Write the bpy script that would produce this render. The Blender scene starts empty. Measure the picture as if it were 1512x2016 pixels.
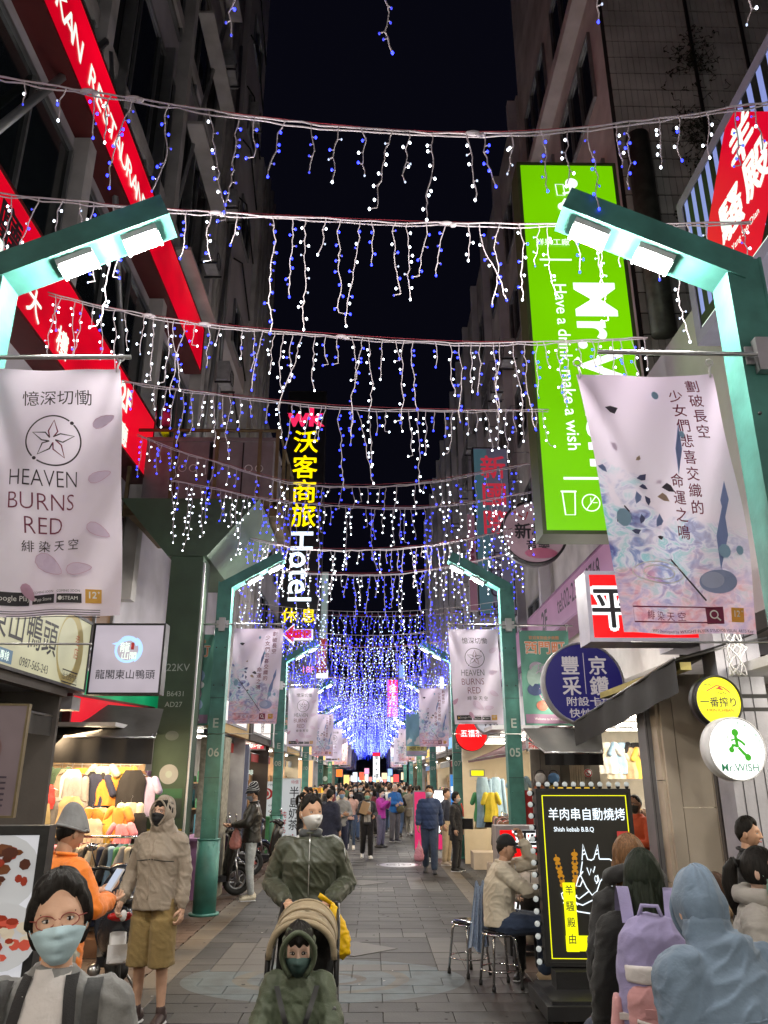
import bpy, bmesh, math, random
import numpy as np
from mathutils import Vector, Matrix, noise
S = bpy.context.scene
COL = S.collection
R = math.radians
random.seed(7)

# ---------------------------------------------------------------- camera, world, exposure
FPX, PITCH, YAW, CAMZ = 1515.0, R(19.2), R(0.8), 1.87
cam_d = bpy.data.cameras.new('camera'); cam = bpy.data.objects.new('camera', cam_d); COL.objects.link(cam)
cam_d.sensor_fit = 'VERTICAL'; cam_d.sensor_height = 24; cam_d.lens = FPX / 2016 * 24
cam_d.clip_end = 600; cam_d.clip_start = 0.05
cam.location = (0, 0, CAMZ); cam.rotation_euler = (R(90) + PITCH, 0, -YAW)
S.camera = cam
w = bpy.data.worlds.new('World'); S.world = w; w.use_nodes = True
w.node_tree.nodes['Background'].inputs[0].default_value = (0.0022, 0.0022, 0.0050, 1)
w.node_tree.nodes['Background'].inputs[1].default_value = 1.0
S.view_settings.view_transform = 'Standard'; S.view_settings.look = 'None'
S.view_settings.exposure = 0.0; S.view_settings.gamma = 1.0
S.render.engine = 'CYCLES'
cy = S.cycles
cy.max_bounces = 6; cy.diffuse_bounces = 3; cy.glossy_bounces = 3; cy.transmission_bounces = 4; cy.transparent_max_bounces = 6
cy.sample_clamp_indirect = 3.0; cy.sample_clamp_direct = 0.0; cy.use_light_tree = True
cy.use_adaptive_sampling = True; cy.adaptive_threshold = 0.02
cy.use_denoising = True; cy.caustics_reflective = False; cy.caustics_refractive = False
try: cy.denoiser = 'OPENIMAGEDENOISE'
except Exception: pass

# ---------------------------------------------------------------- from a measured sight line to a place in the street
CM = Matrix.Rotation(-YAW, 3, 'Z') @ Matrix.Rotation(R(90) + PITCH, 3, 'X')
def ray(px, py): return CM @ Vector(((px - 756) / FPX, (1008 - py) / FPX, -1))
def PY(px, py, Y): d = ray(px, py); return Vector((0, 0, CAMZ)) + d * (Y / d.y)
def PX(px, py, X): d = ray(px, py); return Vector((0, 0, CAMZ)) + d * (X / d.x)
def PZ(px, py, Z=0.0): d = ray(px, py); return Vector((0, 0, CAMZ)) + d * ((Z - CAMZ) / d.z)

def lin(c):
    c = c / 255.0
    return c / 12.92 if c <= 0.04045 else ((c + 0.055) / 1.055) ** 2.4
def rgb(r, g, b): return (lin(r), lin(g), lin(b))

# ---------------------------------------------------------------- materials
MATS = {}
def mat(name, col=(.5, .5, .5), rough=.6, metal=0.0, emit=None, es=0.0, var=0.12, vs=6.0, bump=0.15, bs=40.0, sample=True, spec=0.5, alpha=1.0, sheen=0.0, rnd=0.0):
    if name in MATS: return MATS[name]
    m = bpy.data.materials.new(name); MATS[name] = m; m.use_nodes = True
    nt = m.node_tree; b = nt.nodes['Principled BSDF']; N = nt.nodes.new; L = nt.links.new
    b.inputs['Roughness'].default_value = rough; b.inputs['Metallic'].default_value = metal
    b.inputs['Specular IOR Level'].default_value = spec
    b.inputs['Base Color'].default_value = (*col, 1)
    if sheen: b.inputs['Sheen Weight'].default_value = sheen
    if alpha < 1: b.inputs['Alpha'].default_value = alpha
    tc = N('ShaderNodeTexCoord')
    if var > 0 or rnd > 0:
        n = N('ShaderNodeTexNoise'); n.inputs['Scale'].default_value = vs; n.inputs['Detail'].default_value = 6
        L(tc.outputs['Object'], n.inputs['Vector'])
        mr = N('ShaderNodeMapRange'); mr.inputs[1].default_value = .25; mr.inputs[2].default_value = .75
        mr.inputs[3].default_value = 1 - var; mr.inputs[4].default_value = 1 + var
        L(n.outputs[0], mr.inputs[0]); val = mr.outputs[0]
        if rnd > 0:
            oi = N('ShaderNodeObjectInfo'); m2 = N('ShaderNodeMapRange'); m2.inputs[3].default_value = 1 - rnd; m2.inputs[4].default_value = 1 + rnd
            L(oi.outputs['Random'], m2.inputs[0]); mu = N('ShaderNodeMath'); mu.operation = 'MULTIPLY'
            L(val, mu.inputs[0]); L(m2.outputs[0], mu.inputs[1]); val = mu.outputs[0]
        vm = N('ShaderNodeVectorMath'); vm.operation = 'SCALE'; vm.inputs[0].default_value = col
        L(val, vm.inputs['Scale']); L(vm.outputs[0], b.inputs['Base Color'])
    if bump > 0:
        n2 = N('ShaderNodeTexNoise'); n2.inputs['Scale'].default_value = bs; n2.inputs['Detail'].default_value = 4
        L(tc.outputs['Object'], n2.inputs['Vector'])
        bp = N('ShaderNodeBump'); bp.inputs['Strength'].default_value = bump; bp.inputs['Distance'].default_value = .01
        L(n2.outputs[0], bp.inputs['Height']); L(bp.outputs[0], b.inputs['Normal'])
    if emit is not None:
        b.inputs['Emission Color'].default_value = (*emit, 1); b.inputs['Emission Strength'].default_value = es
        if not sample: m.cycles.emission_sampling = 'NONE'
    return m
def emis(name, col, s=1.0, sample=True, var=0.0, vs=2.0):
    """a lit panel, lamp or screen"""
    m = mat(name, tuple(c * .3 for c in col), rough=.35, emit=col, es=s, var=0, bump=0, sample=sample)
    if var > 0 and not m.get('v'):
        m['v'] = 1; nt = m.node_tree; b = nt.nodes['Principled BSDF']; N = nt.nodes.new; L = nt.links.new
        tc = N('ShaderNodeTexCoord'); n = N('ShaderNodeTexNoise'); n.inputs['Scale'].default_value = vs
        L(tc.outputs['Object'], n.inputs['Vector'])
        mr = N('ShaderNodeMapRange'); mr.inputs[1].default_value = .3; mr.inputs[2].default_value = .7
        mr.inputs[3].default_value = s * (1 - var); mr.inputs[4].default_value = s * (1 + var)
        L(n.outputs[0], mr.inputs[0]); L(mr.outputs[0], b.inputs['Emission Strength'])
    return m
def cloth(name, col, rough=.85, **k):
    k.setdefault('var', .22); k.setdefault('vs', 7); k.setdefault('bump', .3); k.setdefault('bs', 320); k.setdefault('sheen', .12)
    new = 'cloth_' + name not in MATS; m = mat('cloth_' + name, col, rough, **k)
    if new:      # creases on top of the weave
        nt = m.node_tree; N = nt.nodes.new; L = nt.links.new; b = nt.nodes['Principled BSDF']; old = b.inputs['Normal'].links[0].from_node if b.inputs['Normal'].links else None
        tc = N('ShaderNodeTexCoord'); mp = N('ShaderNodeMapping'); mp.inputs['Scale'].default_value = (5, 5, 8); L(tc.outputs['Object'], mp.inputs[0])
        n = N('ShaderNodeTexNoise'); n.inputs['Scale'].default_value = 1; n.inputs['Detail'].default_value = 3; n.inputs['Distortion'].default_value = 1.2; L(mp.outputs[0], n.inputs['Vector'])
        a = N('ShaderNodeMath'); a.operation = 'SUBTRACT'; a.inputs[1].default_value = .5; L(n.outputs[0], a.inputs[0]); c = N('ShaderNodeMath'); c.operation = 'ABSOLUTE'; L(a.outputs[0], c.inputs[0])
        bp = N('ShaderNodeBump'); bp.invert = True; bp.inputs['Strength'].default_value = .28; bp.inputs['Distance'].default_value = .03; L(c.outputs[0], bp.inputs['Height'])
        if old: L(old.outputs[0], bp.inputs['Normal'])
        L(bp.outputs[0], b.inputs['Normal'])
    return m

# ---------------------------------------------------------------- meshes
class MB:
    def __init__(s): s.v = []; s.f = []; s.m = []; s.cur = 0; s.smooth = []; s.sm = False
    def add(s, vs, fs):
        o = len(s.v); s.v += [tuple(v) for v in vs]
        for f in fs: s.f.append(tuple(i + o for i in f)); s.m.append(s.cur); s.smooth.append(s.sm)
        return s
    def box(s, c, d, rot=None):
        hx, hy, hz = d[0] / 2, d[1] / 2, d[2] / 2; c = Vector(c)
        vs = [Vector((x * hx, y * hy, z * hz)) for x in (-1, 1) for y in (-1, 1) for z in (-1, 1)]
        if rot is not None: vs = [rot @ v for v in vs]
        return s.add([v + c for v in vs], [(0, 1, 3, 2), (4, 6, 7, 5), (0, 4, 5, 1), (2, 3, 7, 6), (0, 2, 6, 4), (1, 5, 7, 3)])
    def b2(s, lo, hi): return s.box([(a + b) / 2 for a, b in zip(lo, hi)], [abs(b - a) for a, b in zip(lo, hi)])
    def quad(s, a, b, c, d): return s.add([a, b, c, d], [(0, 1, 2, 3)])
    def tube(s, pts, r, n=6, cap=True, rs=None):
        pts = [Vector(p) for p in pts]; rings = []; k0 = None
        old = s.sm; s.sm = n > 4
        for i, p in enumerate(pts):
            t = (pts[min(i + 1, len(pts) - 1)] - pts[max(i - 1, 0)])
            t = t.normalized() if t.length > 1e-9 else Vector((0, 0, 1))
            if k0 is None: k0 = t.orthogonal().normalized()
            a = k0 - t * k0.dot(t); a = a.normalized() if a.length > 1e-6 else t.orthogonal().normalized()
            k0 = a; b = t.cross(a); rr = rs[i] if rs else r
            rings.append([p + (a * math.cos(2 * math.pi * j / n) + b * math.sin(2 * math.pi * j / n)) * rr for j in range(n)])
        vs = [v for g in rings for v in g]; fs = []
        for i in range(len(rings) - 1):
            for j in range(n): fs.append((i * n + j, i * n + (j + 1) % n, (i + 1) * n + (j + 1) % n, (i + 1) * n + j))
        if cap: fs.append(tuple(range(n))[::-1]); fs.append(tuple((len(rings) - 1) * n + j for j in range(n)))
        s.add(vs, fs); s.sm = old; return s
    def cyl(s, a, b, r, n=16, r2=None): return s.tube([a, b], r, n, True, [r, r if r2 is None else r2])
    def ell(s, c, r, nu=12, nv=8, rot=None):
        c = Vector(c); old = s.sm; s.sm = True; vs = []; fs = []
        if not hasattr(r, '__len__'): r = (r, r, r)
        for i in range(nv + 1):
            th = math.pi * i / nv
            for j in range(nu):
                ph = 2 * math.pi * j / nu
                v = Vector((r[0] * math.sin(th) * math.cos(ph), r[1] * math.sin(th) * math.sin(ph), r[2] * math.cos(th)))
                if rot is not None: v = rot @ v
                vs.append(v + c)
        for i in range(nv):
            for j in range(nu): fs.append((i * nu + j, (i + 1) * nu + j, (i + 1) * nu + (j + 1) % nu, i * nu + (j + 1) % nu))
        s.add(vs, fs); s.sm = old; return s
    def loft(s, secs, n=16, lat=Vector((1, 0, 0)), cap=True):
        """secs: (centre, rx, ry); rx along lat, ry across"""
        old = s.sm; s.sm = True; P = [Vector(c[0]) for c in secs]; vs = []; fs = []
        for i, (c, rx, ry) in enumerate(secs):
            t = (P[min(i + 1, len(P) - 1)] - P[max(i - 1, 0)]).normalized()
            a = (lat - t * lat.dot(t)).normalized(); b = t.cross(a)
            for j in range(n):
                ph = 2 * math.pi * j / n; vs.append(P[i] + a * (rx * math.cos(ph)) + b * (ry * math.sin(ph)))
        for i in range(len(secs) - 1):
            for j in range(n): fs.append((i * n + j, i * n + (j + 1) % n, (i + 1) * n + (j + 1) % n, (i + 1) * n + j))
        if cap: fs.append(tuple(range(n))[::-1]); fs.append(tuple((len(secs) - 1) * n + j for j in range(n)))
        s.add(vs, fs); s.sm = old; return s
    def cap_(s, a, b, r0, r1, n=10):
        """rounded limb piece"""
        a = Vector(a); b = Vector(b); d = b - a; L = d.length or 1e-6; t = d / L
        pts = []; rs = []
        for k in (-.95, -.7, -.35): pts.append(a + t * r0 * k); rs.append(r0 * math.sqrt(1 - k * k))
        pts.append(a); rs.append(r0); pts.append(b); rs.append(r1)
        for k in (.35, .7, .95): pts.append(b + t * r1 * k); rs.append(r1 * math.sqrt(1 - k * k))
        return s.tube(pts, r0, n, True, rs)
    def grid(s, fn, nu, nv):
        old = s.sm; s.sm = True
        vs = [fn(i / nu, j / nv) for j in range(nv + 1) for i in range(nu + 1)]
        fs = [(j * (nu + 1) + i, j * (nu + 1) + i + 1, (j + 1) * (nu + 1) + i + 1, (j + 1) * (nu + 1) + i) for j in range(nv) for i in range(nu)]
        s.add(vs, fs); s.sm = old; return s
    def prism(s, pts, depth_vec):
        d = Vector(depth_vec); pts = [Vector(p) for p in pts]; n = len(pts)
        fs = [tuple(range(n))[::-1], tuple(range(n, 2 * n))] + [(i, (i + 1) % n, (i + 1) % n + n, i + n) for i in range(n)]
        return s.add(pts + [p + d for p in pts], fs)
    def mesh(s, name, mats):
        me = bpy.data.meshes.new(name); me.from_pydata(s.v, [], s.f)
        if not isinstance(mats, (list, tuple)): mats = [mats]
        for m in mats: me.materials.append(m)
        me.polygons.foreach_set('material_index', s.m); me.polygons.foreach_set('use_smooth', s.smooth); me.update()
        return me
    def build(s, name, mats, parent=None, world=False, **props):
        return link(name, s.mesh(name, mats), parent, world, **props)

def link(name, me, parent=None, world=False, loc=None, rz=0.0, **props):
    o = bpy.data.objects.new(name, me); COL.objects.link(o)
    if parent is not None:
        o.parent = parent
        if world:
            base = parent
            off = Vector((0, 0, 0))
            while base is not None: off += base.location; base = base.parent
            o.location = -off
    if loc is not None: o.location = loc
    if rz: o.rotation_euler.z = rz
    for k, v in props.items():
        if v is not None: o[k] = v
    return o
def thing(name, label, cat, loc=(0, 0, 0), rz=0.0, group=None):
    return link(name, None, loc=loc, rz=rz, label=label, category=cat, group=group)
def tag(o, label=None, cat=None, group=None, kind=None):
    for k, v in (('label', label), ('category', cat), ('group', group), ('kind', kind)):
        if v is not None: o[k] = v
    return o
def struct(name, mb, m, parent=None, **k): return mb.build(name, m, parent, kind='structure' if parent is None else None, **k)
CH = {}
def copy_tree(o, parent=None):
    c = o.copy(); COL.objects.link(c); c.parent = parent
    for ch in KIDS(o): copy_tree(ch, c)
    return c
def KIDS(o): return list(o.children)

TXT = {}
TS = bpy.data.scenes.new('scratch'); TVL = TS.view_layers[0]
def text_mesh(t, bold=0.0):
    k = (t, bold)
    if k not in TXT:
        c = bpy.data.curves.new('lettering', 'FONT'); c.body = t; c.offset = bold; c.resolution_u = 3
        c.align_x = 'CENTER'
        o = bpy.data.objects.new('lettering', c); TS.collection.objects.link(o)
        TVL.update(); dg = TVL.depsgraph
        m = bpy.data.meshes.new_from_object(o.evaluated_get(dg))
        vs = np.array([v.co[:] for v in m.vertices]) if len(m.vertices) else np.zeros((0, 3))
        fs = [tuple(p.vertices) for p in m.polygons]
        bpy.data.objects.remove(o); bpy.data.curves.remove(c); bpy.data.meshes.remove(m)
        TXT[k] = (vs, fs)
    return TXT[k]

class Panel:
    """a flat face with its own x (right) and y (up), in metres from its centre; art goes on it in thin layers"""
    def __init__(s, root, c, right, up, deform=None, step=0.0009):
        s.root = root; s.c = Vector(c); s.r = Vector(right).normalized(); s.u = Vector(up).normalized()
        s.n = s.r.cross(s.u); s.deform = deform; s.layer = 0; s.step = step
    def w(s, x, y, h):
        d = s.deform(x, y) if s.deform else Vector((0, 0, 0))
        return s.c + s.r * (x + d[0]) + s.u * (y + d[1]) + s.n * (h + d[2])
    def put(s, name, vs, fs, m, h=None, thick=0.0, **k):
        if h is None: s.layer += 1; h = s.layer * s.step
        mb = MB(); mb.add([s.w(x, y, h) for x, y in vs], fs)
        return mb.build(name, m, s.root, world=True, **k)
    def text(s, t, x, y, h, m, bold=0.0, rot=0.0, sx=1.0, vertical=False, gap=1.08, name='lettering', lay=None):
        items = [(ch, 0, -i * gap) for i, ch in enumerate(t)] if vertical else [(t, 0, 0)]
        cjk = any(ord(c) > 0x2e80 for c in t) and bold > .004
        sh = [(0, 0)] if not cjk else [(0, 0), (bold, 0), (-bold, 0), (0, bold), (0, -bold)] + ([(bold * .7, bold * .7), (-bold * .7, bold * .7), (bold * .7, -bold * .7), (-bold * .7, -bold * .7)] if bold > .03 else [])
        if lay is None: s.layer += 1; lay = s.layer * s.step
        mb = MB()
        for q, (dx, dy) in enumerate(sh):
            V = []; Fs = []
            for ch, ox, oy in items:
                vs, fs = text_mesh(ch, 0.0 if cjk else bold); o = len(V)
                for v in vs:
                    a, b = (v[0] + ox + dx) * sx * h, (v[1] - .36 + oy + dy) * h
                    ca, sa = math.cos(rot), math.sin(rot)
                    V.append((x + a * ca - b * sa, y + a * sa + b * ca))
                Fs += [tuple(i + o for i in f) for f in fs]
            mb.add([s.w(vx, vy, lay + q * s.step * .08) for vx, vy in V], Fs)
        if mb.v: return mb.build(name, m, s.root, world=True)
    def rect(s, x0, y0, x1, y1, m, name='panel_print', nx=1, ny=1, lay=None):
        if s.deform: nx, ny = max(nx, int(abs(x1 - x0) / .04) + 1), max(ny, int(abs(y1 - y0) / .04) + 1)
        vs = [(x0 + (x1 - x0) * i / nx, y0 + (y1 - y0) * j / ny) for j in range(ny + 1) for i in range(nx + 1)]
        fs = [(j * (nx + 1) + i, j * (nx + 1) + i + 1, (j + 1) * (nx + 1) + i + 1, (j + 1) * (nx + 1) + i) for j in range(ny) for i in range(nx)]
        return s.put(name, vs, fs, m, lay)
    def poly(s, pts, m, name='emblem', lay=None):
        if not s.deform: return s.put(name, pts, [tuple(range(len(pts)))], m, lay)
        n = len(pts); cx = sum(p[0] for p in pts) / n; cy_ = sum(p[1] for p in pts) / n; V = [tuple(p) for p in pts] + [((p[0] + cx) / 2, (p[1] + cy_) / 2) for p in pts] + [(cx, cy_)]
        return s.put(name, V, [(i, (i + 1) % n, (i + 1) % n + n, i + n) for i in range(n)] + [(n + i, n + (i + 1) % n, 2 * n) for i in range(n)], m, lay)
    def disc(s, x, y, r, m, name='emblem', n=32, ry=None, lay=None):
        ry = ry or r
        return s.poly([(x + r * math.cos(2 * math.pi * i / n), y + ry * math.sin(2 * math.pi * i / n)) for i in range(n)], m, name, lay)
    def line(s, pts, wd, m, name='emblem', closed=False, lay=None):
        P = [Vector((p[0], p[1])) for p in pts]; n = len(P); V = []; Fs = []
        for i, p in enumerate(P):
            a = P[(i - 1) % n] if (closed or i > 0) else p; b = P[(i + 1) % n] if (closed or i < n - 1) else p
            t = (b - a); t = t.normalized() if t.length > 1e-9 else Vector((1, 0)); q = Vector((-t.y, t.x)) * wd / 2
            V += [tuple(p + q), tuple(p - q)]
        for i in range(n if closed else n - 1): j = (i + 1) % n; Fs.append((2 * i, 2 * i + 1, 2 * j + 1, 2 * j))
        return s.put(name, V, Fs, m, lay)
    def ring(s, x, y, r, wd, m, a0=0, a1=360, name='emblem', n=36, ry=None):
        ry = ry or r
        return s.line([(x + r * math.cos(R(a0 + (a1 - a0) * i / n)), y + ry * math.sin(R(a0 + (a1 - a0) * i / n))) for i in range(n + 1)], wd, m, name)

def lightbox(name, label, c, right, up, wd, ht, dp, face, frame, cat='sign', group=None, fr=.03):
    """an illuminated box sign: housing, lit face, then print on it; c is the face centre"""
    c = Vector(c); r = Vector(right).normalized(); u = Vector(up).normalized(); n = r.cross(u)
    root = thing(name, label, cat, c - n * dp / 2 - u * ht / 2, group=group)
    rot = Matrix((r, n, u)).transposed()
    mb = MB(); mb.box(c - n * (dp / 2 + .004), (wd, dp, ht), rot)
    mb.build('housing', frame, root, world=True)
    p = Panel(root, c, r, u)
    mb = MB()
    for sx in (-1, 1): mb.box(c + r * sx * (wd / 2 - fr / 2) + n * .004, (fr, .016, ht), rot)
    for sy in (-1, 1): mb.box(c + u * sy * (ht / 2 - fr / 2) + n * .004, (wd - 2 * fr, .016, fr), rot)
    mb.build('frame', frame, root, world=True)
    p.rect(-wd / 2 + fr, -ht / 2 + fr, wd / 2 - fr, ht / 2 - fr, face, 'lit_face')
    return root, p
def discbox(name, label, c, right, up, r_, dp, face, frame, cat='sign', fr=.03):
    c = Vector(c); r = Vector(right).normalized(); u = Vector(up).normalized(); n = r.cross(u)
    root = thing(name, label, cat, c - n * dp / 2 - u * r_)
    mb = MB(); mb.cyl(c - n * dp, c - n * .004, r_, 48); mb.build('housing', frame, root, world=True)
    p = Panel(root, c, r, u); p.disc(0, 0, r_ - fr, face, 'lit_face', 48)
    mb = MB(); mb.tube([c + (r * math.cos(a) + u * math.sin(a)) * (r_ - fr * .5) + n * .004 for a in [2 * math.pi * i / 48 for i in range(49)]], fr * .5, 6, False)
    mb.build('rim', frame, root, world=True)
    return root, p
# ================================================================ common materials
M = {}
M['steel'] = mat('brushed_steel', (.45, .45, .46), .3, 1.0, bump=.05)
M['dsteel'] = mat('dark_steel', (.05, .05, .055), .45, .6)
M['black'] = mat('black_paint', (.012, .012, .013), .4, var=.2)
M['blackp'] = mat('black_plastic', (.02, .02, .022), .35)
M['white'] = mat('white_paint', (.7, .7, .72), .5)
M['greyp'] = mat('grey_paint', (.28, .28, .3), .5)
M['rubber'] = mat('rubber', (.015, .015, .015), .8)
M['chrome'] = mat('chrome', (.7, .7, .7), .12, 1.0, bump=0, var=.05)
M['teal'] = mat('teal_paint', (.055, .20, .17), .5, var=.38, vs=4, bump=.25, bs=14)
M['green_post'] = mat('olive_green_paint', (.045, .085, .05), .6, var=.2, vs=3)
M['concrete'] = mat('weathered_concrete', (.54, .52, .51), .9, var=.35, vs=1.3, bump=.3, bs=12)
M['wall_grey'] = mat('grey_plaster', (.54, .52, .56), .9, var=.3, vs=.8, bump=.3, bs=10)
M['glass_dark'] = mat('dark_window_glass', (.01, .014, .014), .08, spec=.8, bump=0, var=.3)
M['alu'] = mat('aluminium_frame', (.30, .31, .32), .4, .7)
M['brown'] = mat('brown_steel', (.12, .085, .04), .7, var=.4, vs=4)
M['cream'] = mat('cream_wall', (.62, .52, .38), .7, var=.06)
M['beige'] = mat('beige_panel', (.62, .53, .42), .55, var=.05, bump=.05)
M['wood'] = mat('wood_board', (.30, .19, .10), .6, var=.3, vs=5)
M['tarp'] = mat('grey_tarpaulin', (.05, .046, .045), .75, var=.25, vs=3, bump=.4, bs=6)
M['tarpb'] = mat('black_awning_cloth', (.013, .012, .012), .7, var=.3, vs=3, bump=.4, bs=6)
M['wire'] = mat('white_cable', (.56, .50, .53), .45, var=.05, bump=0)
M['redwire'] = mat('red_cord', (.35, .03, .05), .6, bump=0)
M['bl'] = emis('blue_led', (.022, .035, 1.0), 7.0, sample=False)
M['wl'] = emis('white_led', (.82, .9, 1.0), 7.0, sample=False); M['bld'] = emis('weak_blue_led', (.03, .04, .55), 2.5, sample=False); M['wld'] = emis('weak_white_led', (.5, .6, .85), 1.6, sample=False)
M['lamp'] = emis('floodlight_glow', (1.0, .97, .80), 60, sample=False)
M['tube'] = emis('fluorescent_glow', (1.0, .93, .78), 14, sample=False)
M['tubew'] = emis('cold_tube_glow', (.95, .98, 1.0), 12, sample=False)
INK = mat('ink_black', (.02, .018, .025), .6, bump=0, var=0)
def ink(n, c): return mat('ink_' + n, c, .6, bump=0, var=.05)

def area(name, loc, size, power, col, aim=(0, 0, -1), parent=None, sy=None, spread=None):
    d = bpy.data.lights.new(name, 'AREA'); d.shape = 'RECTANGLE'; d.size = size; d.size_y = sy or size; d.energy = power; d.color = col
    if spread: d.spread = spread
    o = bpy.data.objects.new(name, d); COL.objects.link(o); o.location = loc
    o.rotation_euler = Vector(aim).to_track_quat('-Z', 'Y').to_euler()
    if parent is not None:
        o.parent = parent; off = Vector((0, 0, 0)); b = parent
        while b is not None: off += b.location; b = b.parent
        o.location = Vector(loc) - off
    return o

# ================================================================ ground
g = MB(); g.quad((-60, -30, -.03), (60, -30, -.03), (60, 260, -.03), (-60, 260, -.03))
struct('ground', g, mat('ground_bed', (.05, .048, .046), .9))
def paver_mat():
    m = mat('granite_paver', (.036, .033, .032), .62, var=.42, vs=2.2, bump=.25, bs=60, rnd=.28, spec=.4)
    nt = m.node_tree; N = nt.nodes.new; L = nt.links.new; b = nt.nodes['Principled BSDF']
    base = b.inputs['Base Color'].links[0].from_socket
    # the flat round print on the pavement: rings of pale blue and tan, worn
    geo = N('ShaderNodeNewGeometry')
    vs = N('ShaderNodeVectorMath'); vs.operation = 'SUBTRACT'; vs.inputs[1].default_value = (-.48, 8.75, 0); L(geo.outputs['Position'], vs.inputs[0])
    sc = N('ShaderNodeVectorMath'); sc.operation = 'MULTIPLY'; sc.inputs[1].default_value = (.70, 1.12, 0); L(vs.outputs[0], sc.inputs[0])
    ln = N('ShaderNodeVectorMath'); ln.operation = 'LENGTH'; L(sc.outputs[0], ln.inputs[0])
    nz = N('ShaderNodeTexNoise'); nz.inputs['Scale'].default_value = 1.6; L(geo.outputs['Position'], nz.inputs['Vector'])
    nm = N('ShaderNodeMath'); nm.operation = 'MULTIPLY_ADD'; nm.inputs[1].default_value = .16; L(nz.outputs[0], nm.inputs[0]); L(ln.outputs['Value'], nm.inputs[2])
    ra = N('ShaderNodeValToRGB'); cr = ra.color_ramp; cr.interpolation = 'CONSTANT'
    el = cr.elements; el[0].position = 0; el[0].color = (.11, .14, .16, 1); el[1].position = .30; el[1].color = (.075, .06, .04, 1)
    for p, c in ((.37, (.10, .13, .145)), (.60, (.13, .12, .095)), (.70, (.095, .13, .145)), (.98, (.09, .12, .135))):
        e = el.new(p); e.color = (*c, 1)
    L(nm.outputs[0], ra.inputs[0])
    lt = N('ShaderNodeMath'); lt.operation = 'LESS_THAN'; lt.inputs[1].default_value = .985; L(ln.outputs['Value'], lt.inputs[0])
    wn = N('ShaderNodeTexNoise'); wn.inputs['Scale'].default_value = 5; wn.inputs['Detail'].default_value = 8; L(geo.outputs['Position'], wn.inputs['Vector'])
    wm = N('ShaderNodeMapRange'); wm.inputs[1].default_value = .3; wm.inputs[2].default_value = .6; wm.inputs[3].default_value = .35; wm.inputs[4].default_value = .85; L(wn.outputs[0], wm.inputs[0])
    mu = N('ShaderNodeMath'); mu.operation = 'MULTIPLY'; L(lt.outputs[0], mu.inputs[0]); L(wm.outputs[0], mu.inputs[1])
    mx = N('ShaderNodeMix'); mx.data_type = 'RGBA'; L(mu.outputs[0], mx.inputs[0]); L(base, mx.inputs[6]); L(ra.outputs[0], mx.inputs[7]); L(mx.outputs[2], b.inputs['Base Color'])
    return m
PAV = paver_mat()
PAVL = mat('pale_granite_paver', (.072, .066, .060), .6, var=.15, vs=2, bump=.2, bs=60, rnd=.12)
PAVS = mat('buff_kerb_stone', (.11, .088, .066), .6, var=.2, vs=2, bump=.2, bs=60, rnd=.1)
PAVB = mat('brown_paving_brick', (.085, .052, .036), .65, var=.3, vs=2, bump=.3, bs=50, rnd=.2)
sb = MB(); sb.b2((-2.3, -6, -.028), (1.9, 110, -.012)); street = struct('street', sb, mat('joint_sand', (.022, .021, .02), .95))
PM = {}
def paver(x, y, wx, wy, m, nm='paver', h=0.0, parent=None):
    k = (round(wx, 3), round(wy, 3), m.name)
    if k not in PM:
        b = MB(); q = .004; z0, z1 = -.02, 0
        a, c = wx / 2 - .0018, wy / 2 - .0018
        b.add([(-a, -c, z0), (a, -c, z0), (a, c, z0), (-a, c, z0), (-a, -c, z1 - q), (a, -c, z1 - q), (a, c, z1 - q), (-a, c, z1 - q), (-a + q, -c + q, z1), (a - q, -c + q, z1), (a - q, c - q, z1), (-a + q, c - q, z1)],
              [(0, 1, 5, 4), (1, 2, 6, 5), (2, 3, 7, 6), (3, 0, 4, 7), (4, 5, 9, 8), (5, 6, 10, 9), (6, 7, 11, 10), (7, 4, 8, 11), (8, 9, 10, 11)])
        PM[k] = b.mesh('paver', m)
    return (x, y, h, PM[k])
cells = []; C0, CW, NR = -1.98, .2967, 12
def lightcell(xc, yc):
    yy = (yc - 10.2 + 3.07) % 6.15 - 3.07; xx = abs(xc + .2)
    if .75 < yy < 1.1 and xx < .8: return True
    if -1.1 < yy < -.72 and xx < .62: return True
    if .8 < xx < 1.1 and -.95 < yy < .75: return True
    if 1.1 < xx < 1.42 and -1.1 < yy < .35: return True
    return False
rng = random.Random(3)
y = 5.2; row = 0
while y < 62:
    taken = -1
    i = 0; off = row % 2
    if off: cells.append((C0 + CW / 2, y + .15, CW, .3, lightcell(C0 + CW / 2, y + .15))); i = 1
    while i < NR:
        n = 2 if i + 1 < NR else 1
        xa = C0 + i * CW; l1 = lightcell(xa + CW / 2, y + .15); l2 = lightcell(xa + CW * 1.5, y + .15) if n == 2 else l1
        if l1 != l2: n = 1
        if l1: n = 1
        cells.append((xa + n * CW / 2, y + .15, n * CW, .3, l1)); i += n
    y += .3; row += 1
cells.sort(key=lambda c: (c[1] < 7.0, c[1]))
far = MB(); farl = MB()
for k, (x, yy, wx, wy, lt_) in enumerate(cells):
    h = rng.uniform(-.0025, .0015)
    if k < 250:
        x_, y_, h_, me = paver(x, yy, wx, wy, PAVL if lt_ else PAV, h=h); link('paver', me, street, loc=(x_, y_, h_))
    else: (farl if lt_ else far).b2((x - wx / 2 + .003, yy - wy / 2 + .003, -.02), (x + wx / 2 - .003, yy + wy / 2 - .003, h))
far.build('paver', PAV, street, kind='stuff'); farl.build('paver', PAVL, street, kind='stuff')
ks = MB(); ns = 0
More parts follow.
